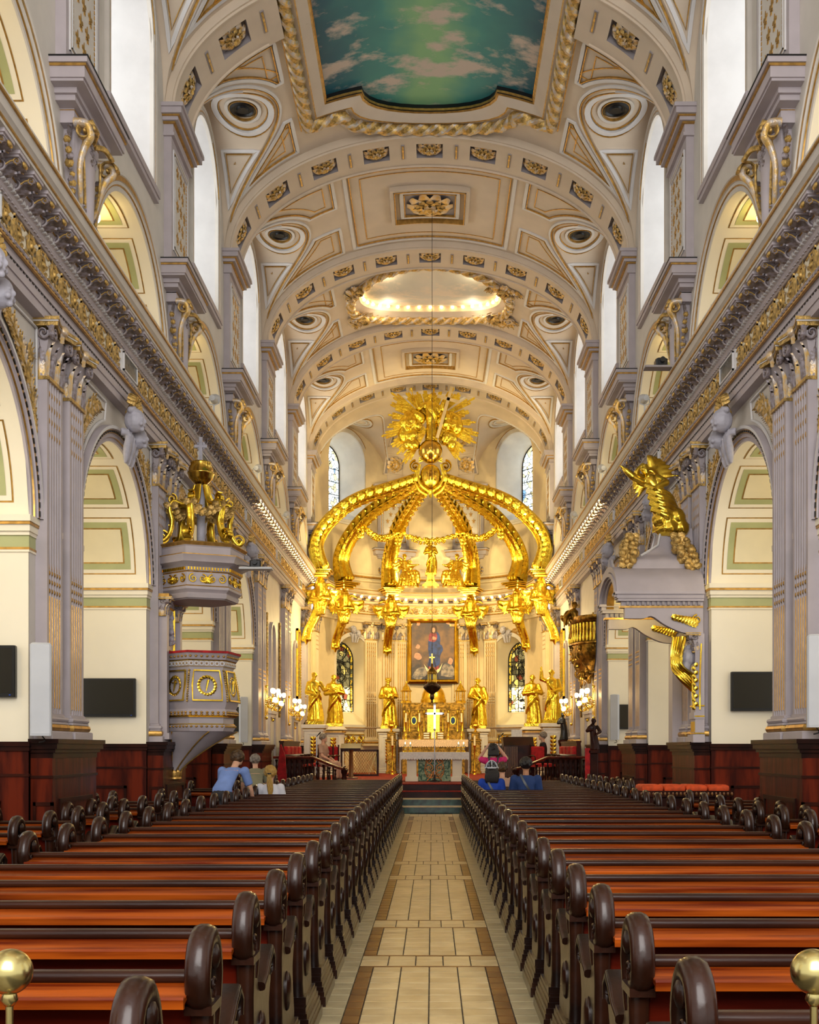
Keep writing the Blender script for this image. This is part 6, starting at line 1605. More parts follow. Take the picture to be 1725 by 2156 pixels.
for s in (-1, 1):
    t = thing('credence_column', f'gilded carved stand with an urn at the {SIDE[s]} of the high altar', 'stand', (.1+s*1.5, 40.2, FL), 0, 'credence stands beside the high altar')
    g = G(); g.cbox(-.2, .2, -.2, .2, 0, .1, .02); g.cbox(-.17, .17, -.17, .17, .1, 1.15, .02); g.cbox(-.21, .21, -.21, .21, 1.15, 1.22, .02); g.cbox(-.15, .15, -.15, .15, 1.22, 1.45, .02); g.cbox(-.18, .18, -.18, .18, 1.45, 1.5, .01); g.build('body', 'gold_dark', t, 30)
    g = G()
    for q in (-1, 1): volute(g, (q*.06, -.18, .7), .06, .03, 'XZ', 1.4, q, 0); volute(g, (q*.06, -.18, .4), .06, .03, 'XZ', 1.4, -q, 0)
    g.build('gilt_carving', 'gold', t, 50)
    g = G(); g.lathe([(.0, 0), (.08, 0), (.03, .05), (.04, .09), (.13, .16), (.14, .22), (.09, .28), (.10, .31), (.04, .4), (.01, .46)], 14, (0, 0, 1.5)); g.build('urn', 'gold', t, 50)
    candle(.1+s*1.42, 38.9, FL, .34, False, 1.0, f'tall standing candle at the {SIDE[s]} foot of the high altar', 'standing altar candles', .035)
# ------------------------------------------------------------------ hanging sanctuary lamp
t = thing('sanctuary_lamp', 'dark bronze sanctuary lamp hanging on a thin wire before the altar', 'lamp', (.05, 25.68, 2.55))
mat('bronze', (92, 66, 44), .3, .9, var=.15, scale=8)
g = G(); g.lathe([(.005, .10), (.03, .12), (.02, .16), (.05, .2), (.055, .27), (.045, .3), (.13, .36), (.20, .44), (.205, .48), (.16, .52), (.10, .55)], 20); g.build('bowl', 'bronze', t, 50)
for i in range(3): 
    a = 2*PI*i/3+.5; g = G(); g.sphere((.2*math.cos(a), .2*math.sin(a), .5), .035, 8, 6); g.tube([(.2*math.cos(a), .2*math.sin(a), .5), (.05*math.cos(a), .05*math.sin(a), 1.1)], .006, 5); g.build('chain', 'bronze', t, 50)
for i in range(6): a = i*PI/3; g = G(); g.tube([(.09*math.cos(a), .09*math.sin(a), .55), (.085*math.cos(a), .085*math.sin(a), .76)], .016, 6); g.build('lantern_column', 'gold', t, 50)
g = G(); g.lathe([(.1, .54), (.11, .56), (.1, .58)], 12); g.lathe([(.11, .75), (.12, .78), (.06, .88), (.025, .93), (.03, .97), (.01, 1.0)], 12); g.build('lantern_crown', 'gold_dark', t, 50)
g = G(); g.box(-.012, .012, -.012, .012, 1.0, 1.22); g.box(-.06, .06, -.012, .012, 1.12, 1.145); g.build('cross', 'gold', t, 0)
g = G(); g.tube([(0, 0, 1.2), (0, 0, 11.46)], .006, 5); g.build('wire', 'black_metal', t, 50)
# ------------------------------------------------------------------ wall sconces with glass globes
def sconce_meshes():
    a = G(); a.lathe([(.006, -.05), (.035, -.045), (.056, .0), (.052, .05), (.036, .075), (.022, .08)], 10)
    b = G(); b.box(0, .02, -.06, .06, -.35, .35)
    for q in (-1, 1):
        b.tube(spline([(.02, 0, -.05), (.14, q*.05, -.16), (.24, q*.11, -.10), (.26, q*.12, -.02)], 10), .012, 6); b.tube(spline([(.02, 0, .05), (.13, q*.05, .02), (.2, q*.10, .12), (.2, q*.10, .2)], 10), .012, 6)
        volute(b, (.1, q*.05, -.1), .06, .03, 'XZ', 1.4, 1, 0); volute(b, (.1, q*.05, .1), .05, .03, 'XZ', 1.4, -1, 0)
    b.tube(spline([(.02, 0, 0), (.18, 0, -.02), (.33, 0, .10), (.33, 0, .18)], 10), .014, 6)
    b.sphere((.03, 0, .4), .04, 8, 6); b.sphere((.03, 0, -.4), .04, 8, 6)
    return a.mesh('glass_globe', 'globe_lit', 60), b.mesh('bracket', 'gold', 50)
SG, SB = sconce_meshes()
for s in (-1, 1):
    for i, (yy, zz) in enumerate(((28.45, 2.78), (30.6, 2.78), (33.0, 2.72), (35.6, 2.66))):
        t = thing('wall_sconce', f'gilt wall sconce with lit glass globes, {ORD[i]} along the {SIDE[s]} choir wall', 'wall lamp', (s*(4.16 if i in (0, 2) else 4.30), yy, zz), 0, 'choir wall sconces'); t.scale = loc_s(s)
        put(SB, 'bracket', t)
        for p in ((.33, 0, .26), (.26, .12, .04), (.26, -.12, .04), (.2, .10, .27), (.2, -.10, .27)): put(SG, 'glass_globe', t, p)
# choir wall: doors, panels, paintings between pilasters
for s in (-1, 1):
    g = G()
    for yy in (30.75, 35.9):
        g.box(0, .06, yy-.55, yy+.55, 2.45, 2.55); g.box(0, .09, yy-.6, yy+.6, 2.55, 2.62); 
        for q in (-.55, .55): g.box(0, .05, yy+q-.08, yy+q+.08, FL, 2.45)
        arch = [(.02, yy+.42*math.cos(a), 4.6+.42*math.sin(a)) for a in [PI*i/14 for i in range(15)]]
        g.sweep([(.02, yy+.42, 3.0)]+arch+[(.02, yy-.42, 3.0)], [(-.04, -.03), (.04, -.03), (.04, .05), (-.04, .05)], (1, 0, 0))
    g.build('wall_moulding', 'lavender', None, 30).matrix_local = T(s*W, 0, 0) @ S(*loc_s(s))
    wm = bpy.data.objects['wall_moulding'] if s < 0 else bpy.data.objects['wall_moulding.001']; wm.parent = bpy.data.objects['wall_'+SIDE[s]]
    g = G()
    for yy in (29.7, 32.2, 34.6, 37.0):
        g.tube([(.03, yy, 2.5), (.03, yy, 5.2)], .035, 6)
        for i in range(20): acanthus(g, T(.03, yy, 2.5+i*.135) @ RX((-1)**i*.7), .16, .1, .4)
    g.build('gilt_drop', 'gold_old', bpy.data.objects['wall_'+SIDE[s]], 50).matrix_local = T(s*W, 0, 0) @ S(*loc_s(s))
    t = thing('tall_painting', f'tall dark painting in a gilt frame on the {SIDE[s]} choir wall', 'painting', (s*(W-.02), 36.6, 3.3), 0, 'tall choir wall paintings'); t.scale = loc_s(s)
    g = G(); g.box(0, .02, -.32, .32, 0, 2.1); g.build('canvas', 'canvas_sky', t, 0)
    g = G(); g.box(0, .06, -.4, -.32, -.08, 2.18); g.box(0, .06, .32, .4, -.08, 2.18); g.box(0, .06, -.4, .4, -.08, 0); g.box(0, .06, -.4, .4, 2.1, 2.18)
    for i in range(24): g.sphere((.06, -.36, i*.09), (.02, .03, .035), 6, 4); g.sphere((.06, .36, i*.09), (.02, .03, .035), 6, 4)
    g.build('gilt_frame', 'gold', t, 30)
# ------------------------------------------------------------------ televisions and loudspeakers on the piers
def tv(x0, x1, y, z0, z1, lab):
    t = thing('television', lab, 'television', ((x0+x1)/2, y, z0), 0, 'wall televisions'); w_, h_ = abs(x1-x0)/2, z1-z0
    g = G(); g.cbox(-w_, w_, -.085, -.02, 0, h_, .008); g.build('bezel', 'black', t, 30)
    g = G(); g.box(-w_+.03, w_-.03, -.09, -.084, .045, h_-.03); g.build('screen', 'screen', t, 0)
    g = G(); g.box(-.15, .15, -.02, .0, h_*.3, h_*.7); g.build('wall_mount', 'black_metal', t, 0)
    g = G(); g.box(w_*.86, w_*.90, -.0925, -.084, .018, .028); g.build('power_light', 'shirt_royal', t, 0)
    return t
pw = lambda k: P(k)-.85
tv(-5.35, -4.45, pw(1), 2.16, 2.72, 'black television on the nearest left pier at the picture edge')
tv(-5.50, -4.48, pw(2), 2.09, 2.68, 'black television on the second left pier beside the pulpit')
tv(4.62, 5.62, pw(2), 2.18, 2.78, 'black television on the second right pier beside the fluted pilasters')
tv(-5.2, -4.55, pw(4), 2.02, 2.62, 'distant black television seen past the pulpit on the left')
tv(4.55, 5.2, pw(4), 2.08, 2.68, 'distant black television beyond the right throne canopy')
def col_speaker(x, y, z, w_, h_, d, rz, lab):
    t = thing('column_loudspeaker', lab, 'loudspeaker', (x, y, z), rz, 'column loudspeakers')
    g = G(); g.cbox(-w_/2, w_/2, -d/2, d/2, 0, h_, .02); g.build('cabinet', 'speaker', t, 30)
    g = G(); g.box(-w_/2+.015, w_/2-.015, -d/2-.004, -d/2+.01, .02, h_-.03); g.build('grille', 'speaker', t, 0)
    g = G(); g.box(-.04, .04, d/2, d/2+.06, .2, .3); g.box(-.04, .04, d/2, d/2+.06, h_-.3, h_-.2); g.tube(spline([(0, d/2+.02, 0), (.03, d/2+.03, -.05), (-.03, d/2, -.07)], 6), .008, 5); g.build('wall_bracket', 'black_metal', t, 0)
col_speaker(-4.12, P(1)-1.07, 1.74, .215, .99, .18, .25, 'tall grey column loudspeaker on the nearest left pier')
col_speaker(4.16, P(1)-1.07, 1.83, .215, .99, .18, -.25, 'tall grey column loudspeaker on the nearest right pier')
col_speaker(-4.50, P(4)-1.05, 1.76, .20, 1.1, .16, .35, 'distant grey column loudspeaker past the pulpit')
col_speaker(4.46, P(4)-1.05, 1.82, .20, 1.1, .16, -.35, 'distant grey column loudspeaker past the throne canopy')
# ------------------------------------------------------------------ pulpit
PU = thing('pulpit', 'carved grey and gold pulpit with crowned sounding board on the left pier', 'pulpit', (-3.66, P(2)-.05, 1.1))
n6, r6 = 6, R(-98)
def hexp(prof, mats, mf=None, n=6):
    g = G(); g.loft([ngon(n, r, z, r6) for r, z in prof], mfun=(lambda i, j: mf[i]) if mf else None); return g
zz = 1.1
pr = [(.46, .76), (.52, .78), (.56, .84), (.56, .88), (.53, .90), (.53, .98), (.56, 1.0), (.60, 1.03), (.60, 1.10), (.565, 1.13), (.59, 1.18), (.625, 1.28), (.62, 1.36), (.585, 1.5), (.54, 1.64), (.52, 1.75), (.53, 1.79), (.56, 1.80), (.56, 1.88), (.58, 1.90), (.60, 1.93), (.61, 1.97), (.64, 2.0)]
mf = [0]*22; mf[3] = 1; mf[6] = 1; mf[16] = 1; mf[18] = 1; mf[20] = 0
hexp(pr, 0, mf).build('body', ['lavender', 'gold'], PU, 30)
hexp([(.60, 2.0), (.65, 2.0), (.65, 2.035), (.60, 2.04), (.5, 2.04)], 0).build('velvet_rim', 'red_velvet', PU, 30)
g = G()
def hex_face(k, r): 
    a = r6+PI/3*(k+.5); return a, r*math.cos(PI/6)
for k in range(6):
    for ci in range(7):                                   # rosette band and gilt courses
        A = Vector((.565*math.cos(r6+PI/3*k), .565*math.sin(r6+PI/3*k), 1.84)); B = Vector((.565*math.cos(r6+PI/3*(k+1)), .565*math.sin(r6+PI/3*(k+1)), 1.84)); p = A.lerp(B, (ci+.5)/7); a, _ = hex_face(k, 1)
        o = G(); o.sweep([(0, .030*math.cos(q), .030*math.sin(q)) for q in [2*PI*i/10 for i in range(10)]], [(-.006, -.006), (.006, -.006), (.006, .006), (-.006, .006)], (1, 0, 0), True, m=1); o.sphere((.004, 0, 0), .012, 6, 4, 0); g.merge(o, T(*p) @ RZ(a))
        for zq, rq in ((1.95, .61), (1.075, .608), (.855, .565), (1.04, .605)):
            C = Vector((rq*math.cos(r6+PI/3*k), rq*math.sin(r6+PI/3*k), zq)); D = Vector((rq*math.cos(r6+PI/3*(k+1)), rq*math.sin(r6+PI/3*(k+1)), zq)); q = C.lerp(D, (ci+.5)/7); g.sphere(tuple(q), (.025, .025, .018), 6, 4, 0)
g.build('gilt_course', ['gold_line', 'white_trim'], PU, 60)['kind'] = 'stuff'
for k in range(6):
    a, ap = hex_face(k, 1); g = G()
    w0, w1 = .20, .23
    fr = [(.545, -w0, 1.73), (.545, w0, 1.73), (.58, w1, 1.5), (.63, w1+.0, 1.26), (.63, -w1, 1.26), (.58, -w1, 1.5)]
    fr = [(x*math.cos(PI/6)+.012, y, z) for x, y, z in fr]; g.sweep(fr, [(-.012, -.01), (.012, -.01), (.012, .015), (-.012, .015)], (1, 0, 0), True, m=0)
    for i in range(18): b = 2*PI*i/18; acanthus(g, T(.565*math.cos(PI/6)+.035+.035*(1.5-(1.5+.13*math.sin(b)))*2, .12*math.cos(b), 1.49+.13*math.sin(b)) @ RX(b-.3), .08, .05, .3, m=0)
    g.tube([(.585*math.cos(PI/6)+.03, -.02, 1.40), (.575*math.cos(PI/6)+.03, .02, 1.58)], [.008, .022], 6, m=0)
    if k % 2: g.tube([(.58*math.cos(PI/6)+.03, -.06, 1.54), (.58*math.cos(PI/6)+.03, .06, 1.54)], .01, 6, m=0)
    g.build('gilt_wreath_panel', 'gold', PU, 50).matrix_local = RZ(a)
    g = G(); b = r6+PI/3*k
    for i in range(14): t_ = i/13; rr_ = .545+.085*math.sin(t_*PI*.62); g.sphere(((.535+.095*(1-t_)**.8)*math.cos(b)*1.0, (.535+.095*(1-t_)**.8)*math.sin(b), 1.25+.48*t_), .02, 6, 4)
    g.build('corner_bead', 'gold_old', PU, 60)
g = G(); rings = []
for t_ in [i/12 for i in range(13)]:
    z = .77-.62*t_; r_ = .50*(1-t_)**1.4+.09; cx = -.42*(t_**.8)
    rings.append([(cx+r_*math.cos(r6+2*PI*i/24), r_*.9*math.sin(r6+2*PI*i/24), z) for i in range(24)])
g.loft(rings); g.build('bracket', 'lavender', PU, 50)
g = G()
for k in range(4):
    an = r6+PI/3*(k-.5); pa = [(-.42*(t_**.8)+(.50*(1-t_)**1.4+.10)*math.cos(an), (.50*(1-t_)**1.4+.10)*.9*math.sin(an), .77-.62*t_) for t_ in [i/12 for i in range(13)]]
    g.tube(pa, .012, 6)
for i in range(8): acanthus(g, T(-.42+.09*math.cos(i*PI/4), .085*math.sin(i*PI/4), .02) @ RZ(i*PI/4), .2, .1, .35)
g.lathe([(.05, -.0), (.11, .02), (.11, .05), (.08, .08)], 12, (-.42, 0, 0)); g.build('bracket_gilding', 'gold_line', PU, 60)
# back board with small pilasters
g = G(); g.box(-.56, -.50, -.42, .42, 1.9, 2.9, 0)
for y in (-.46, .46): g.box(-.56, -.42, y-.07, y+.07, .75, 2.6, 0); g.box(-.56, -.38, y-.10, y+.10, .65, .75, 0); g.box(-.56, -.38, y-.11, y+.11, 2.86, 2.92, 1)
g.build('back_board', ['lavender', 'gold_line'], PU, 0)
for y in (-.46, .46): o = put(ME['cap'], 'small_capital', PU, (-.545, y, 2.58)); o.scale = (.75, .42, .45)
g = G(); frame(g, .26, .72, .04, .03, 0); o = g.build('panel_frame', 'gold', PU, 30); o.matrix_local = T(-.50, 0, 2.05) @ RZ(PI/2)
g = G(); blobs(g, [(-.48, .10*(rnd.random()-.5), 2.2+.45*rnd.random()) for _ in range(22)], .05, 0); g.tube([(-.48, -.05, 2.15), (-.47, .04, 2.7)], .02, 6); g.build('trophy_relief', 'stone_lav', PU, 60)
# sounding board
cn = [(.50, 2.86), (.60, 2.86), (.62, 2.92), (.60, 2.94), (.66, 2.99), (.66, 3.03), (.64, 3.05), (.64, 3.25), (.66, 3.27), (.66, 3.33), (.70, 3.36), (.78, 3.40), (.80, 3.46), (.83, 3.50), (.83, 3.515), (.70, 3.53), (.70, 3.64), (.72, 3.66), (.76, 3.70), (.74, 3.72), (.3, 3.74)]
mf = [0]*20; mf[5] = 1; mf[7] = 1; mf[13] = 1; mf[17] = 1; mf[18] = 1
hexp(cn, 0, mf).build('sounding_board', ['lavender', 'gold_line'], PU, 30)
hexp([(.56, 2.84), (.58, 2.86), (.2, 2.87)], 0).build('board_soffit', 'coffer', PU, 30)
g = G()
for k in range(6):
    a, _ = hex_face(k, 1); ap = .64*math.cos(PI/6)
    for i in range(4):
        o = G(); volute(o, (.012, -.225+.15*i, 3.15), .07, .03, 'YZ', 1.4, (-1)**i, 0)
        g.merge(o, RZ(a) @ T(ap, 0, 0))
    for i in range(7): o = G(); acanthus(o, T(.01, 0, 3.09) @ RX((i-3)*.4), .13, .05, .3); g.merge(o, RZ(a) @ T(ap, 0, 0))
    for i in range(14): o = G(); o.box(0, .03, -.012, .012, 3.28, 3.325); g.merge(o, RZ(a) @ T(.655*math.cos(PI/6), -.30+i*.046, 0))
g.build('gilt_frieze', 'gold', PU, 50)
for k in range(6):
    an = r6+PI/3*k+.0; g = G()
    pa = spline([(.66, 0, 3.86), (.60, 0, 3.80), (.50, 0, 3.92), (.46, 0, 4.12), (.50, 0, 4.30), (.44, 0, 4.44), (.28, 0, 4.40), (.17, 0, 4.50), (.10, 0, 4.72)], 26)
    g.sweep(pa, rr_prof(.032, .055), (0, 1, 0), scale=[1.3-.5*i/26 for i in range(27)]); volute(g, (.62, 0, 3.87), .12, .13, 'XZ', 1.6, -1, 0, -PI/2); volute(g, (.46, 0, 4.47), .085, .11, 'XZ', 1.5, 1, 0)
    for i in range(5): acanthus(g, T(.49-.02*i, 0, 3.96+.07*i), .11, .09, .35)
    g.build('scroll_rib', 'gold', PU, 50).matrix_local = RZ(an)
g = G(); g.tube([(0, 0, 3.72), (0, 0, 4.8)], [.07, .06], 12); g.lathe([(.11, 3.74), (.11, 3.8), (.07, 3.84)], 12); g.build('centre_column', 'stone_lav', PU, 50)
for k in range(5):
    an, a2 = r6+PI/3*k, r6+PI/3*(k+1); A = (.46*math.cos(an), .46*math.sin(an), 4.34); B = (.46*math.cos(a2), .46*math.sin(a2), 4.34)
    garland(A, B, .15, 12, .028).build('garland', 'gold_old', PU, 60)
g = G(); g.lathe([(.05, 4.72), (.10, 4.75), (.19, 4.84), (.205, 4.90), (.215, 4.91), (.215, 4.93), (.20, 4.94), (.195, 5.0), (.16, 5.06), (.17, 5.08), (.16, 5.10), (.05, 5.12)], 40); g.build('urn', 'globe_gold', PU, 75)
g = G(); g.box(-.025, .025, -.025, .025, 5.1, 5.5); g.box(-.10, .10, -.02, .02, 5.33, 5.38); blobs(g, [(.06*math.cos(a), 0, 5.355+.06*math.sin(a)) for a in [PI/4*i for i in range(8)]], .025, 0); g.build('cross', 'stone_lav', PU, 40)
# ------------------------------------------------------------------ bishop's throne canopy on the right pier
TH = thing('throne_canopy', 'arched grey throne canopy with gilded angels on the right pier', 'canopy', (3.62, P(2)-.05, 1.7))
yn, yf, x0_, x1_ = -.78, .78, -.62, .58
for y, nme in ((yn, 'near'), (yf, 'far')):
    g = G()
    crv = spline([(x0_, y, 1.90), (x0_+.28, y, 1.90), (x0_+.42, y, 1.93), (x0_+.62, y, 1.80), (x0_+.9, y, 1.68), (x1_, y, 1.66)], 18)
    g.prism([(x1_, 2.06), (x0_, 2.06)]+[(p.x, p.z) for p in crv], 'Y', y-.06, y+.06, 0)
    for z0, z1, e, m in ((2.06, 2.09, .07, 1), (2.09, 2.16, .05, 0), (2.16, 2.20, .11, 0), (2.20, 2.26, .13, 0), (2.26, 2.30, .16, 0)): g.box(x0_-e, x1_, y-e, y+e, z0, z1, m)
    for i in range(15): g.box(x0_+.02+i*.078, x0_+.06+i*.078, y-.09, y+.09, 2.10, 2.155, 2)
    g.build('side_beam', ['lavender', 'gold_line', 'coffer'], TH, 30)
    for q in (-.075, .075):
        g = G()
        for i in range(8): acanthus(g, T(x1_-.14-.05*i, y+q, 1.76+.02*i) @ RZ(PI/2 if q > 0 else -PI/2) @ RX((1 if q > 0 else -1)*(.2+.16*i)), .20-.008*i, .10, .3)
        volute(g, (x1_-.10, y+q, 1.88), .075, .04, 'XZ', 1.6, 1, 0); g.build('gilt_leaf', 'gold', TH, 50)
g = G(); rise = .50
def seg(y): return 2.30+rise*math.sqrt(max(0, 1-(y/.94)**2))
ys = [-.94+1.88*i/28 for i in range(29)]
g.loft([[(x0_-.14, y, seg(y)), (x1_, y, seg(y)), (x1_, y*.92, 2.26+(seg(y)-2.30)*.9), (x0_-.14, y*.92, 2.26+(seg(y)-2.30)*.9)] for y in ys], m=0)
g.build('barrel_roof', 'lavender', TH, 40)
g = G()
for x, k, dk, m in ((x0_-.16, .96, .12, 0), (x0_-.12, .84, .06, 1), (x0_-.08, .78, .06, 0), (x0_-.05, .72, .04, 2)):
    g.loft([[(x, y*k, 2.22+(seg(y)-2.30)*k), (x+.12, y*k, 2.22+(seg(y)-2.30)*k), (x+.12, y*(k-dk), 2.22+(seg(y)-2.30)*(k-dk)), (x, y*(k-dk), 2.22+(seg(y)-2.30)*(k-dk))] for y in ys], m=m)
g.build('front_arch', ['lavender', 'coffer', 'gold_line'], TH, 40)
g = G(); g.loft([[(x, y*.9, 2.28+(seg(y)-2.30)*.8) for x in (x0_, x1_)] for y in ys], False, False); g.build('vault_lining', 'cream', TH, 60)
g = G(); g.loft([[(-.45+e, -.52+e*.6, z), (.56, -.52+e*.6, z), (.56, .52-e*.6, z), (-.45+e, .52-e*.6, z)] for z, e in ((2.70, 0), (2.82, 0), (2.88, .06), (2.92, .16), (3.0, .30), (3.1, .42), (3.25, .5), (3.4, .54))]); g.build('concave_roof', 'lavender', TH, 40)
g = G()
for y in (-.5, .5): g.tube([(-.30, y*.84, 2.93), (.0, y*.55, 3.12), (.06, y*.42, 3.38)], .018, 6)
g.build('roof_rib', 'white_trim', TH, 50)
t = thing('angel_group', 'gilded winged angel leaning out over the throne canopy with trumpet', 'statue', (3.72, P(2)-.2, 5.08))
g = G(); robe(g, 1.05, 8, .06, .2, (.05, 0, 0)); head(g, (-.05, -.05, .98), .075, 1); g.tube([(0, 0, .85), (-.04, -.03, .94)], .05, 8)
arm(g, (-.12, 0, .83), (-.26, -.05, .93), (-.38, -.05, 1.10), .045, .028); arm(g, (.12, -.02, .83), (.2, -.14, .7), (.02, -.22, .66), .045, .028)
wing(g, T(.08, .12, .78) @ RY(R(-75)), .85, .06); wing(g, T(.02, .1, .75) @ S(-1, 1, 1) @ RY(R(-45)), .6, .05)
for i in range(12): g.sphere((.1+.3*(rnd.random()-.4), -.1*rnd.random(), .25*rnd.random()-.05), .14, 8, 6)
for i in range(5): g.tube(spline([(-.12, -.1, .75-.1*i), (.05, -.2, .6-.1*i), (.22, -.1, .5-.1*i), (.3+.03*i, .05, .3-.08*i)], 8), .045, 6)
remeshed(g, 'figure', 'gold', .017, 1, t); t.rotation_euler = (0, R(-14), 0)
for (a, b) in (((-.45, -.45, 3.2), (-.55, -.5, 2.75)), ((.25, -.5, 3.2), (.5, -.55, 2.72))): garland(a, b, 0, 14, .10).build('grape_garland', 'gold_old', TH, 60)
g = G()     # back panel with drapery, carved head and narrow framed pilaster
g.box(.44, .58, -.92, -.62, .0, 1.66, 0); g.box(.40, .58, -.95, -.58, .0, .12, 0); g.box(.42, .58, -.93, -.60, .36, .46, 0); 
for z in (.14, .40, .56): g.box(.43, .58, -.935, -.605, z-.01, z+.01, 1)
for i in range(6): g.box(.435, .45, -.89+.045*i, -.87+.045*i, .16, .32, 1)
g.build('back_pilaster', ['lavender', 'gold'], TH, 0)
g = G(); g.box(.42, .58, .62, .92, 0, 1.66); g.build('far_pilaster', 'lavender', TH, 0)
o = put(ME['cap'], 'small_capital', TH, M=T(.52, -.77, 1.38) @ RZ(PI) @ S(.8, .55, .45))
g = G(); c = (.36, -.80, 1.30)
g.sphere(c, (.10, .09, .14), 12, 9); g.sphere((.26, -.82, 1.29), (.03, .02, .035), 6, 5); g.sphere((.33, -.82, 1.17), (.07, .06, .10), 8, 6)
for i in range(12): a = i*.52; g.sphere((.40+.1*math.cos(a), -.78, 1.36+.12*math.sin(a)), .04, 6, 4)
remeshed(g, 'carved_head', 'stone_lav', .012, 1, TH)
g = G()
for i in range(6): g.tube(spline([(.30-.03*i, -.86+.02*i, 1.62), (.22-.02*i, -.92+.03*i, 1.2), (.34-.05*i+.1, -.90, 1.0), (.44, -.86, .92-.03*i)], 12), .03, 6)
g.tube(spline([(.40, -.93, 1.0), (.40, -.93, .7), (.41, -.93, .55)], 6), .018, 6); g.tube(spline([(.52, -.97, 1.5), (.5, -.97, 1.0), (.5, -.97, .5)], 6), .014, 6)
for i in range(12): acanthus(g, T(.43, -.94, .5+.06*i) @ RZ(-PI/2) @ RX((-1)**i*.7), .09, .06, .3)
g.build('gilt_drapery', 'gold', TH, 60)
light('POINT', 'throne_canopy_lamp', (3.45, P(2)-.1, 3.9), 14, (1, .8, .35), .08)
# ------------------------------------------------------------------ upholstered bench by the throne
t = thing('cushioned_bench', 'dark carved bench with orange cushions in front of the throne canopy', 'bench', (3.88, 17.3, 0))
g = G(); g.box(-.66, .66, -.3, .34, .62, .74); g.box(-.70, .70, -.34, .38, .88, .97); g.box(-.66, .66, -.3, .34, 0, .62); g.box(-.62, .62, -.27, .3, .74, .88); g.build('frame', 'wood_dark', t, 0)
g = G()
for i in range(24): g.sphere((-.68+i*.059, -.345, .925), (.02, .02, .03), 6, 4)
g.build('carved_edge', 'wood_brown', t, 50)
for i in range(4): g = G(); x = -.5+i*.333; g.loft([[(x+a*k, b*k2, z) for a, b in ((-.15, -.28), (.15, -.28), (.16, -.2), (.16, .24), (.15, .3), (-.15, .3), (-.16, .24), (-.16, -.2))] for z, k, k2 in ((.97, 1, 1), (1.0, 1.03, 1.03), (1.04, 1.0, 1.0), (1.06, .8, .8))]); g.build('cushion', 'orange_cloth', t, 60)
# ------------------------------------------------------------------ carved gilt balcony on the right choir wall
t = thing('gilt_balcony', 'dark gilt carved balcony bulging from the right choir wall', 'balcony', (4.17, 29.4, 3.3))
g = G(); hw = 1.15
def ring(r, z, n=20): return [(-r*.62*math.sin(PI*i/n), -hw*r/.9*math.cos(PI*i/n), z) for i in range(n+1)]+[(.0, hw*r/.9, z), (0, -hw*r/.9, z)]
g.loft([ring(r, z) for r, z in ((.12, .0), (.25, .12), (.5, .3), (.72, .55), (.8, .8), (.82, .95), (.86, .98), (.86, 1.02), (.80, 1.04), (.80, 1.5), (.84, 1.52), (.88, 1.56), (.90, 1.62), (.90, 1.68), (.5, 1.7))]); g.build('body', 'gold_dark', t, 30)
for i in range(19):
    a = PI*(i+.5)/19; g = G(); g.lathe([(.03, 0), (.045, .1), (.02, .25), (.03, .4), (.03, .46)], 8, (-.80*.62*math.sin(a)*1.04, -hw*.8/.9*math.cos(a)*1.02, 1.04)); g.build('baluster', 'gold', t, 50)
g = G()
for i in range(26):
    a = PI*rnd.random(); z = .15+.75*rnd.random(); r_ = .3+.55*(z/.9); volute(g, (-r_*.64*math.sin(a), -hw*r_*.95*math.cos(a), z), .10+.06*rnd.random(), .08, 'XZ' if i % 2 else 'YZ', 1.5, (-1)**i, 0)
for i in range(60):
    a = PI*rnd.random(); z = .1+.8*rnd.random(); r_ = .25+.6*(z/.9); acanthus(g, T(-r_*.6*math.sin(a), -hw*r_*.95*math.cos(a), z) @ RZ(PI+rnd.random()-.5) @ RX(rnd.random()*6), .22, .13, .5)
g.build('carving', 'gold_dark', t, 60)
g = G(); robe(g, .9, 17, .04, .2, (-.42, -.2, 1.15)); head(g, (-.44, -.25, 2.0), .08, 1); wing(g, T(-.5, -.1, 1.7) @ S(-1, 1, 1), .5, .05); arm(g, (-.52, -.2, 1.86), (-.66, -.25, 1.7), (-.7, -.3, 1.5), .045, .028)
remeshed(g, 'angel', 'gold_dark', .02, 1, t)
# ------------------------------------------------------------------ lectern, organ console, ambo, chairs, posts
t = thing('lectern', 'plain wooden lectern on a single post at the left of the altar', 'lectern', (-2.35, 33.4, FL))
g = G(); g.cbox(-.2, .2, -.2, .2, 0, .05, .01); g.lathe([(.09, .05), (.07, .1), (.06, .8), (.08, .86)], 8); g.build('post', 'wood_brown', t, 40)
g = G(); g.prism([(-.24, .86), (.2, 1.0), (.2, 1.04), (-.24, .90)], 'X', -.3, .3); g.build('desk', 'wood_dark', t, 0)
t = thing('organ_console', 'fluted wooden organ console at the right of the altar', 'organ', (2.45, 31.6, FL))
g = G(); g.prism([(-.42, .0), (.5, .0), (.5, 1.18), (-.1, 1.22), (-.42, .98)], 'X', -.42, .42); g.build('case', 'wood_dark', t, 0)
for i in range(7): g = G(); g.cbox(-.4+i*.055, -.37+i*.055, -.46, -.42, .1, .95, .005); g.build('flute', 'wood_brown', t, 0)
g = G(); g.prism([(-.05, 1.22), (.0, 1.42), (.02, 1.42), (.0, 1.22)], 'X', -.18, .12); g.build('sheet_music', 'cloth_white', t, 0)
t = thing('marble_ambo', 'small marble reading stand with gilt emblem right of the altar', 'lectern', (1.93, 33.0, FL))
g = G(); g.cbox(-.3, .3, -.2, .2, 0, .1, .01); g.cbox(-.22, .22, -.16, .16, .1, .88, .01); g.cbox(-.34, .34, -.24, .24, .88, .98, .01); g.build('body', 'marble_dark', t, 30)
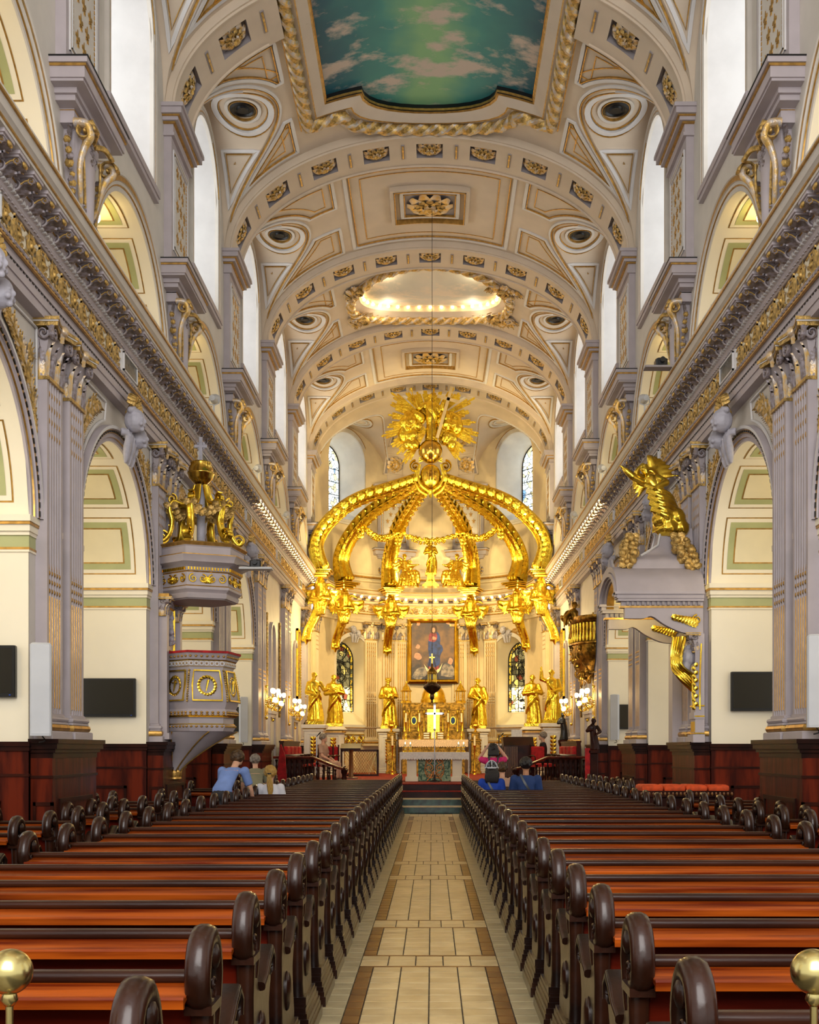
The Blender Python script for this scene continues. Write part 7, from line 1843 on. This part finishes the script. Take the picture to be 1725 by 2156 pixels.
g = G(); g.sphere((0, -.17, .74), (.12, .03, .1), 10, 6); g.build('emblem', 'gold', t, 60); g = G(); g.cbox(-.25, .25, -.2, .2, .98, 1.03, .01); g.build('book', 'cloth_white', t, 0)
for s in (-1, 1):
    for i, (yy, xx) in enumerate(((31.0, 2.95), (32.2, 2.9)) if s < 0 else ((30.45, 2.98), (32.9, 2.9))):
        t = thing('red_chair', f'dark wooden chair with red velvet, {ORD[i]} behind the {SIDE[s]} rail', 'chair', (s*xx, yy, FL), s*.3, 'red velvet choir chairs')
        for a in (-.22, .22):
            for b in (-.2, .2): g = G(); g.tube([(a, b, 0), (a, b, .42 if b < 0 else 1.0)], .022, 6); g.build('leg', 'wood_dark', t, 50)
        g = G(); g.cbox(-.26, .26, -.25, .24, .40, .50, .03); g.build('seat', 'red_velvet', t, 40); g = G(); g.cbox(-.2, .2, .17, .23, .55, .95, .03); g.build('backrest', 'red_velvet', t, 40)
        for a in (-.25, .25): g = G(); g.tube(spline([(a, .2, .68), (a, 0, .7), (a, -.22, .66), (a, -.24, .44)], 8), .02, 6); g.build('arm', 'wood_dark', t, 50)
t = thing('carved_post', 'dark carved throne post with a red banner at the right of the choir', 'post', (3.95, 27.25, 0))
g = G(); g.cbox(-.1, .1, -.1, .1, 0, 1.5, .02); g.cbox(-.13, .13, -.13, .13, 1.5, 1.58, .01); g.build('post', 'wood_dark', t, 30)
g = G(); robe(g, .72, 23, .05, .16, (0, 0, 1.58)); head(g, (0, -.02, 2.26), .06, 1); arm(g, (-.09, 0, 2.14), (-.16, -.06, 2.04), (-.05, -.13, 2.05), .032, .02); arm(g, (.09, 0, 2.14), (.15, -.06, 2.02), (.06, -.13, 1.95), .032, .02); remeshed(g, 'carved_figure', 'wood_dark', .014, 1, t)
g = G(); g.box(-.22, -.10, -.13, -.11, .75, 1.62); g.build('red_banner', 'red_velvet', t, 0)
t = thing('red_banner_stand', 'folded red banner leaning on the left choir rail', 'banner', (-3.85, 29.2, FL))
g = G(); g.loft([[(-.14, 0, 0), (.14, -.05, 0), (.14, .05, 0)], [(-.06, 0, .75), (.1, -.04, .7), (.1, .04, .7)], [(-.03, 0, 1.0), (.0, -.02, 1.0), (.0, .02, 1.0)]]); g.build('cloth', 'red_velvet', t, 50); g = G(); g.tube([(0, .05, 0), (-.02, .05, 1.05)], .015, 6); g.build('pole', 'wood_dark', t, 50)
for s, px in ((-1, 644), (1, 1203)):
    t = thing('dark_column', f'dark carved column with a small statue on the {SIDE[s]} choir wall', 'column', (s*3.98, 36.9 if s < 0 else 33.9, FL), 0, 'dark choir columns')
    g = G(); g.lathe([(.16, 0), (.16, .1), (.10, .16), (.09, .9), (.12, 1.0), (.14, 1.08), (.14, 1.15)], 12); g.build('shaft', 'wood_dark', t, 50)
    g = G(); robe(g, .8, 40+s, .05, .15, (0, 0, 1.15)); head(g, (0, -.02, 1.9), .06, 1); arm(g, (-.09, 0, 1.78), (-.15, -.05, 1.66), (-.02, -.12, 1.66), .032, .02); remeshed(g, 'figure', 'black_metal', .015, 1, t)
for s, x in ((-1, -3.0), (1, 1.9)):
    t = thing('microphone_stand', f'thin microphone stand at the {SIDE[s]} of the front altar', 'stand', (x, 29.7 if s < 0 else 31.2, FL), 0, 'microphone stands')
    g = G(); g.lathe([(0, 0), (.12, 0), (.11, .02), (.02, .03)], 14); g.build('base', 'black_metal', t, 50); g = G(); g.tube([(0, 0, .02), (0, 0, 1.25)], .012, 8); g.build('pole', 'silver' if s < 0 else 'black_metal', t, 50)
    g = G(); g.tube([(0, 0, 1.2), (.12, -.05, 1.32)], [.008, .02], 6); g.build('microphone', 'black_metal', t, 50)
t = thing('brass_grille', 'low brass lattice grille left of the altar', 'grille', (-2.3, 36.6, FL))
g = G(); g.box(-.6, .6, -.03, .03, 0, .06); g.box(-.6, .6, -.04, .04, .80, .86); g.box(-.62, -.56, -.04, .04, 0, .86); g.box(.56, .62, -.04, .04, 0, .86); g.build('frame', 'wood_dark', t, 0)
g = G()
for i in range(14):
    for q in (-1, 1): g.tube([(-.55+i*.085, 0, .06 if q > 0 else .8), (min(.55, -.55+i*.085+.5), 0, .8 if q > 0 else .06)], .007, 4)
g.build('lattice', 'brass', t, 0)
# ------------------------------------------------------------------ devices on the cornices
def flood(x, y, s, lab):
    t = thing('floodlight', lab, 'floodlight', (x, y, 7.515), 0, 'floodlights on the cornices')
    g = G(); g.box(-.08, .08, -.08, .08, 0, .02); g.tube([(0, 0, .02), (0, 0, .25)], .015, 8); g.build('stand', 'speaker', t, 40)
    g = G(); o = G(); o.lathe([(.0, -.18), (.05, -.17), (.065, -.1), (.07, .0), (.09, .12), (.095, .16)], 14); g.merge(o, T(0, 0, .36) @ RX(R(-78))); g.build('lamp_housing', 'speaker', t, 50)
    g = G(); g.tube([(-.085, 0, .36), (-.085, 0, .27), (0, 0, .24), (.085, 0, .27), (.085, 0, .36)], .01, 6); g.build('yoke', 'speaker', t, 50)
for i, yy in enumerate((20.2, 25.2, 30.2)):
    for s in (-1, 1): flood(s*3.86, yy, s, f'white floodlight on the {SIDE[s]} cornice, {ORD[i]} from the camera')
def cctv(x, y, z, s, lab, base):
    t = thing('projection_shelf', lab, 'camera shelf', (x, y, z), 0, 'camera shelves')
    g = G(); g.cbox(-.26, .26, -.1, .1, 0, .035, .01); g.build('shelf', base, t, 30)
    g = G(); g.cbox(-.09, .09, -.10, .10, .035, .15, .02); g.tube([(0, -.1, .10), (0, -.17, .10)], .04, 10); g.build('camera', 'black', t, 40)
    g = G(); g.tube(spline([(s*.1, .05, .06), (s*.3, .05, .08), (s*.5, .1, .03)], 8), .006, 5); g.build('cable', 'black', t, 50)
cctv(3.62, 17.6, 7.53, 1, 'small black camera on a shelf over the right cornice', 'coffer'); cctv(-2.72, 17.75, 4.42, -1, 'small black camera on a pale shelf beside the pulpit canopy', 'speaker')
# ================================================================== PEOPLE (local: facing +y, away from the camera)
def person(label, loc, rotz=0, pose='seat', skin='skin', hair='hair_black', shirt='shirt_blue', pants='trousers', k=1.0, hair_long=0, lean=0.0, arms='lap', extra=None, female=False):
    t = thing('person', label, 'person', loc, rotz); V = Vector
    sit = pose == 'seat'
    hz = .52 if sit else .92
    hip = V((0, .02 if sit else 0, hz)); ch = hip+V((0, lean*.35, .36)); sh = hip+V((0, lean*.5, .50-.2*lean)); nk = sh+V((0, lean*.06, .06)); hd = nk+V((0, .02+lean*.12, .15-.05*lean)); sw = .17 if female else .195
    shl, shr = sh+V((-sw, 0, -.02)), sh+V((sw, 0, -.02))
    if arms == 'lap': el_ = [shl+V((-.05, .06, -.27)), shr+V((.05, .06, -.27))]; ha = [V((-.1, .33, hz+.07)), V((.1, .33, hz+.07))]
    elif arms == 'camera': el_ = [shl+V((-.13, .14, .04)), shr+V((.13, .14, .04))]; ha = [hd+V((-.10, .20, .10)), hd+V((.10, .20, .10))]
    elif arms == 'keys': el_ = [shl+V((-.03, .05, -.27)), shr+V((.03, .05, -.27))]; ha = [shl+V((.05, .38, -.25)), shr+V((-.05, .38, -.25))]
    else: el_ = [shl+V((-.06, .08, -.28)), shr+V((.06, .08, -.28))]; ha = [shl+V((-.04, .22, -.50)), shr+V((.04, .22, -.50))]
    if sit: kn = [V((-.11, .46, hz-.02)), V((.11, .46, hz-.02))]; an = [V((-.12, .50, .09)), V((.12, .50, .09))]
    else: kn = [V((-.10, .02, .48)), V((.10, .02, .48))]; an = [V((-.11, -.02, .08)), V((.11, -.02, .08))]
    g = G(); head(g, tuple(hd), .098, 0, False, 1); g.tube([sh, nk, hd], [.062, .055, .055], 10); g.loft([[(c.x+a*math.cos(q), c.y+b*math.sin(q), c.z) for q in [2*PI*i/14 for i in range(14)]] for c, a, b in ((hip, .13, .10), (hip.lerp(ch, .5), .11, .085), (ch, .12, .08), (sh-V((0, 0, .05)), .13, .055), (sh+V((0, 0, .02)), .055, .045))])
    for i in (0, 1):
        g.tube([(shl, shr)[i], el_[i]], [.048, .042], 8); g.tube([el_[i], el_[i].lerp(ha[i], .3), ha[i]], [.042, .042, .026], 8); g.sphere(tuple(el_[i]), .041, 8, 6); hand(g, ha[i], ha[i]-el_[i], .036)
        g.tube([hip+V(((-.09, .09)[i], 0, 0)), kn[i]], [.075, .055], 10); g.tube([kn[i], kn[i].lerp(an[i], .3), an[i]], [.052, .054, .036], 8); g.sphere(tuple(kn[i]), .054, 8, 6)
    remeshed(g, 'body', skin, .015, 2, t)
    g = G()
    g.loft([[(c.x+a*math.cos(q)*(1+.02*math.sin(5*q)), c.y+b*math.sin(q), c.z) for q in [2*PI*i/20 for i in range(20)]] for c, a, b in ((hip-V((0, 0, .04)), .165, .13), (hip+V((0, 0, .08)), .158, .122), (hip.lerp(ch, .6), .145, .11), (ch, .165, .118), (sh-V((0, 0, .07)), sw+.005, .108), (sh-V((0, 0, .0)), sw-.02, .09), (sh+V((0, 0, .045)), .085, .072))])
    for i in (0, 1): g.tube([(shl, shr)[i]+V((0, 0, -.01)), (shl, shr)[i].lerp(el_[i], .75)], [.075, .068], 10); g.sphere(tuple((shl, shr)[i]), .078, 10, 7)
    remeshed(g, 'shirt', shirt, .014, 3, t)
    g = G(); g.sphere(tuple(hip), (.17, .14, .12), 12, 8)
    for i in (0, 1): g.tube([hip+V(((-.09, .09)[i], 0, -.01)), kn[i]], [.098, .075], 10); g.sphere(tuple(kn[i]), .074, 10, 7); g.tube([kn[i], an[i]], [.072, .058], 10)
    remeshed(g, 'trousers', pants, .018, 2, t)
    for i in (0, 1): g = G(); g.sphere(tuple(an[i]+V((0, .06, -.045))), (.045, .125, .045), 12, 8); g.build('shoe', 'black', t, 60)
    g = G(); g.sphere(tuple(hd+V((0, -.018, .03))), (.094, .105, .108), 16, 11)
    for i in range(34):
        a = i*2.4; q = (i+.5)/34; zz_ = 1-1.35*q; rr_ = math.sqrt(max(0, 1-zz_*zz_)); p = hd+V((.092*rr_*math.cos(a), -.02+.10*rr_*math.sin(a), .03+.105*zz_))
        if (p-hd).y > .05 and p.z < hd.z+.06: continue
        g.sphere(tuple(p), .03, 6, 5)
    if hair_long:
        for i in range(7): x = (i-3)*.026; g.tube(spline([hd+V((x, -.08, .03)), hd+V((x*1.2, -.115, -.08)), hd+V((x*1.2, -.115, -.08-hair_long*.6)), hd+V((x, -.11, -.08-hair_long))], 8), [.035]*8+[.02], 7)
    remeshed(g, 'hair', hair, .012, 2, t)
    if extra: extra(t, hd, sh)
    t.scale = (k, k, k)
    return t
def ponytail(t, hd, sh):
    g = G()
    for i in range(9):
        a = i*2*PI/9; dx, dz = .022*math.cos(a), .022*math.sin(a)
        g.tube(spline([hd+Vector((dx*.4, -.10, .05+dz*.3)), hd+Vector((dx, -.15, -.02+dz*.2)), hd+Vector((dx*1.6+.01, -.16, -.14)), hd+Vector((dx*1.5+.02, -.15, -.27)), hd+Vector((dx*.5+.02, -.145, -.36-.02*(i % 3)))], 12), [.016]*5+[.02]*5+[.016, .012, .004], 6)
    remeshed(g, 'ponytail', 'hair_blond', .009, 1, t)
    g = G(); g.lathe([(.03, -.012), (.034, 0), (.03, .012)], 12, tuple(hd+Vector((0, -.135, .01)))); g.build('hair_tie', 'black', t, 60)
def strap(t, hd, sh):
    g = G(); g.sweep(spline([sh+Vector((-.10, -.09, .06)), sh+Vector((-.02, -.135, -.10)), sh+Vector((.10, -.135, -.28))], 10), [(-.018, -.004), (.018, -.004), (.018, .004), (-.018, .004)], (0, -1, 0)); g.build('bag_strap', 'black', t, 30)
def cap(t, hd, sh):
    strap(t, hd, sh)
    g = G(); g.lathe([(.122*math.cos(a), .125*math.sin(a)) for a in [PI/2*i/8 for i in range(9)]], 20, tuple(hd+Vector((0, -.01, .035))), m=0, mfun=lambda i, j: 0); g.build('cap', 'cap_grey', t, 50)
    g = G(); c = hd+Vector((0, -.01, .035))
    for a in (-PI/2, -PI/2-.9, -PI/2+.9): g.tube([(c.x+.125*math.cos(b)*math.cos(a), c.y+.125*math.cos(b)*math.sin(a), c.z+.128*math.sin(b)) for b in [PI/2*i/8 for i in range(9)]], .008, 6)
    g.sweep([(c.x+.125*math.cos(a), c.y+.125*math.sin(a), c.z) for a in [2*PI*i/24 for i in range(24)]], [(-.008, -.012), (.008, -.012), (.008, .012), (-.008, .012)], (0, 0, 1), True); g.sphere((c.x, c.y, c.z+.126), .012, 6, 5); g.build('cap_piping', 'cap_white', t, 50)
    g = G(); g.loft([[(c.x+.10*math.cos(a)*k_, c.y+.115+.06*math.sin(a)*k_, c.z-.01+z) for a in [PI*i/10 for i in range(11)]] for z, k_ in ((0, 1), (.008, 1))], False, False); g.build('cap_brim', 'cap_grey', t, 50)
def backpack(t, hd, sh):
    c = sh+Vector((0, -.19, -.24)); g = G(); g.loft([[(c.x+.13*k_*math.cos(a), c.y+.075*k_*math.sin(a), c.z+z) for a in [2*PI*i/16 for i in range(16)]] for z, k_ in ((-.19, .7), (-.16, .95), (0, 1.0), (.12, .92), (.18, .6), (.2, .3))]); b = g.build('backpack', 'pack_grey', t, 50)
    for q in (-1, 1): g = G(); g.tube(spline([sh+Vector((q*.09, -.13, -.06)), sh+Vector((q*.10, -.06, .06)), sh+Vector((q*.11, .08, .0)), sh+Vector((q*.13, .11, -.2))], 10), .016, 6); g.build('strap', 'pack_grey', b, 50)
    g = G(); g.cbox(-.05, .05, -.012, .012, -.035, .035, .005); g.build('phone', 'black', t, 30, loc=tuple(hd+Vector((0, .28, .12))))
RY_ = lambda i: 3.12+.85*i
LY_ = lambda i: 2.85+.85*i
person('blonde woman with a ponytail in a white shirt seated among the left pews', (-2.58, LY_(18)+.16, 0), 0, hair='hair_blond', shirt='shirt_white', k=.97, extra=ponytail, female=True)
person('man with dark hair in a dark blue shirt seated among the right pews', (1.74, RY_(20)+.16, 0), 0, skin='skin_tan', shirt='shirt_blue', k=1.06, extra=strap)
person('person in a grey and white cap and bright blue top seated near the aisle', (1.12, RY_(20)+.16, 0), 0, skin='skin_tan', shirt='shirt_royal', k=1.0, hair_long=.16, extra=cap, female=True)
person('child with curly brown hair and pale top seated on the right', (1.42, RY_(22)+.16, 0), 0, hair='hair_brown', shirt='shirt_beige', k=.98, extra=strap, female=True)
person('standing woman in a pink top with a backpack raising a phone to photograph', (1.34, RY_(24)+.26, 0), 0, 'stand', skin='skin', hair='hair_black', shirt='shirt_pink', k=.97, hair_long=.05, arms='camera', extra=backpack, female=True)
person('man in a pale blue shirt stooping in the left side passage', (-3.17, 17.3, 0), -.3, 'stand', hair='hair_brown', shirt='shirt_pale', k=1.0, lean=.75, arms='down')
person('person in an olive shirt stooping farther along the left side passage', (-3.17, 20.6, 0), .2, 'stand', hair='hair_grey', shirt='shirt_olive', k=.9, lean=.4, arms='down')
person('grey haired woman in a beige dress seated behind the left rail', (-2.95, 30.85, FL), -PI/2-.3, hair='hair_grey', shirt='shirt_beige', pants='shirt_beige', k=.95, female=True)
person('organist in a dark suit seated at the organ console', (3.18, 31.6, FL), PI/2, hair='hair_grey', shirt='suit_black', pants='suit_black', k=1.0, arms='keys')
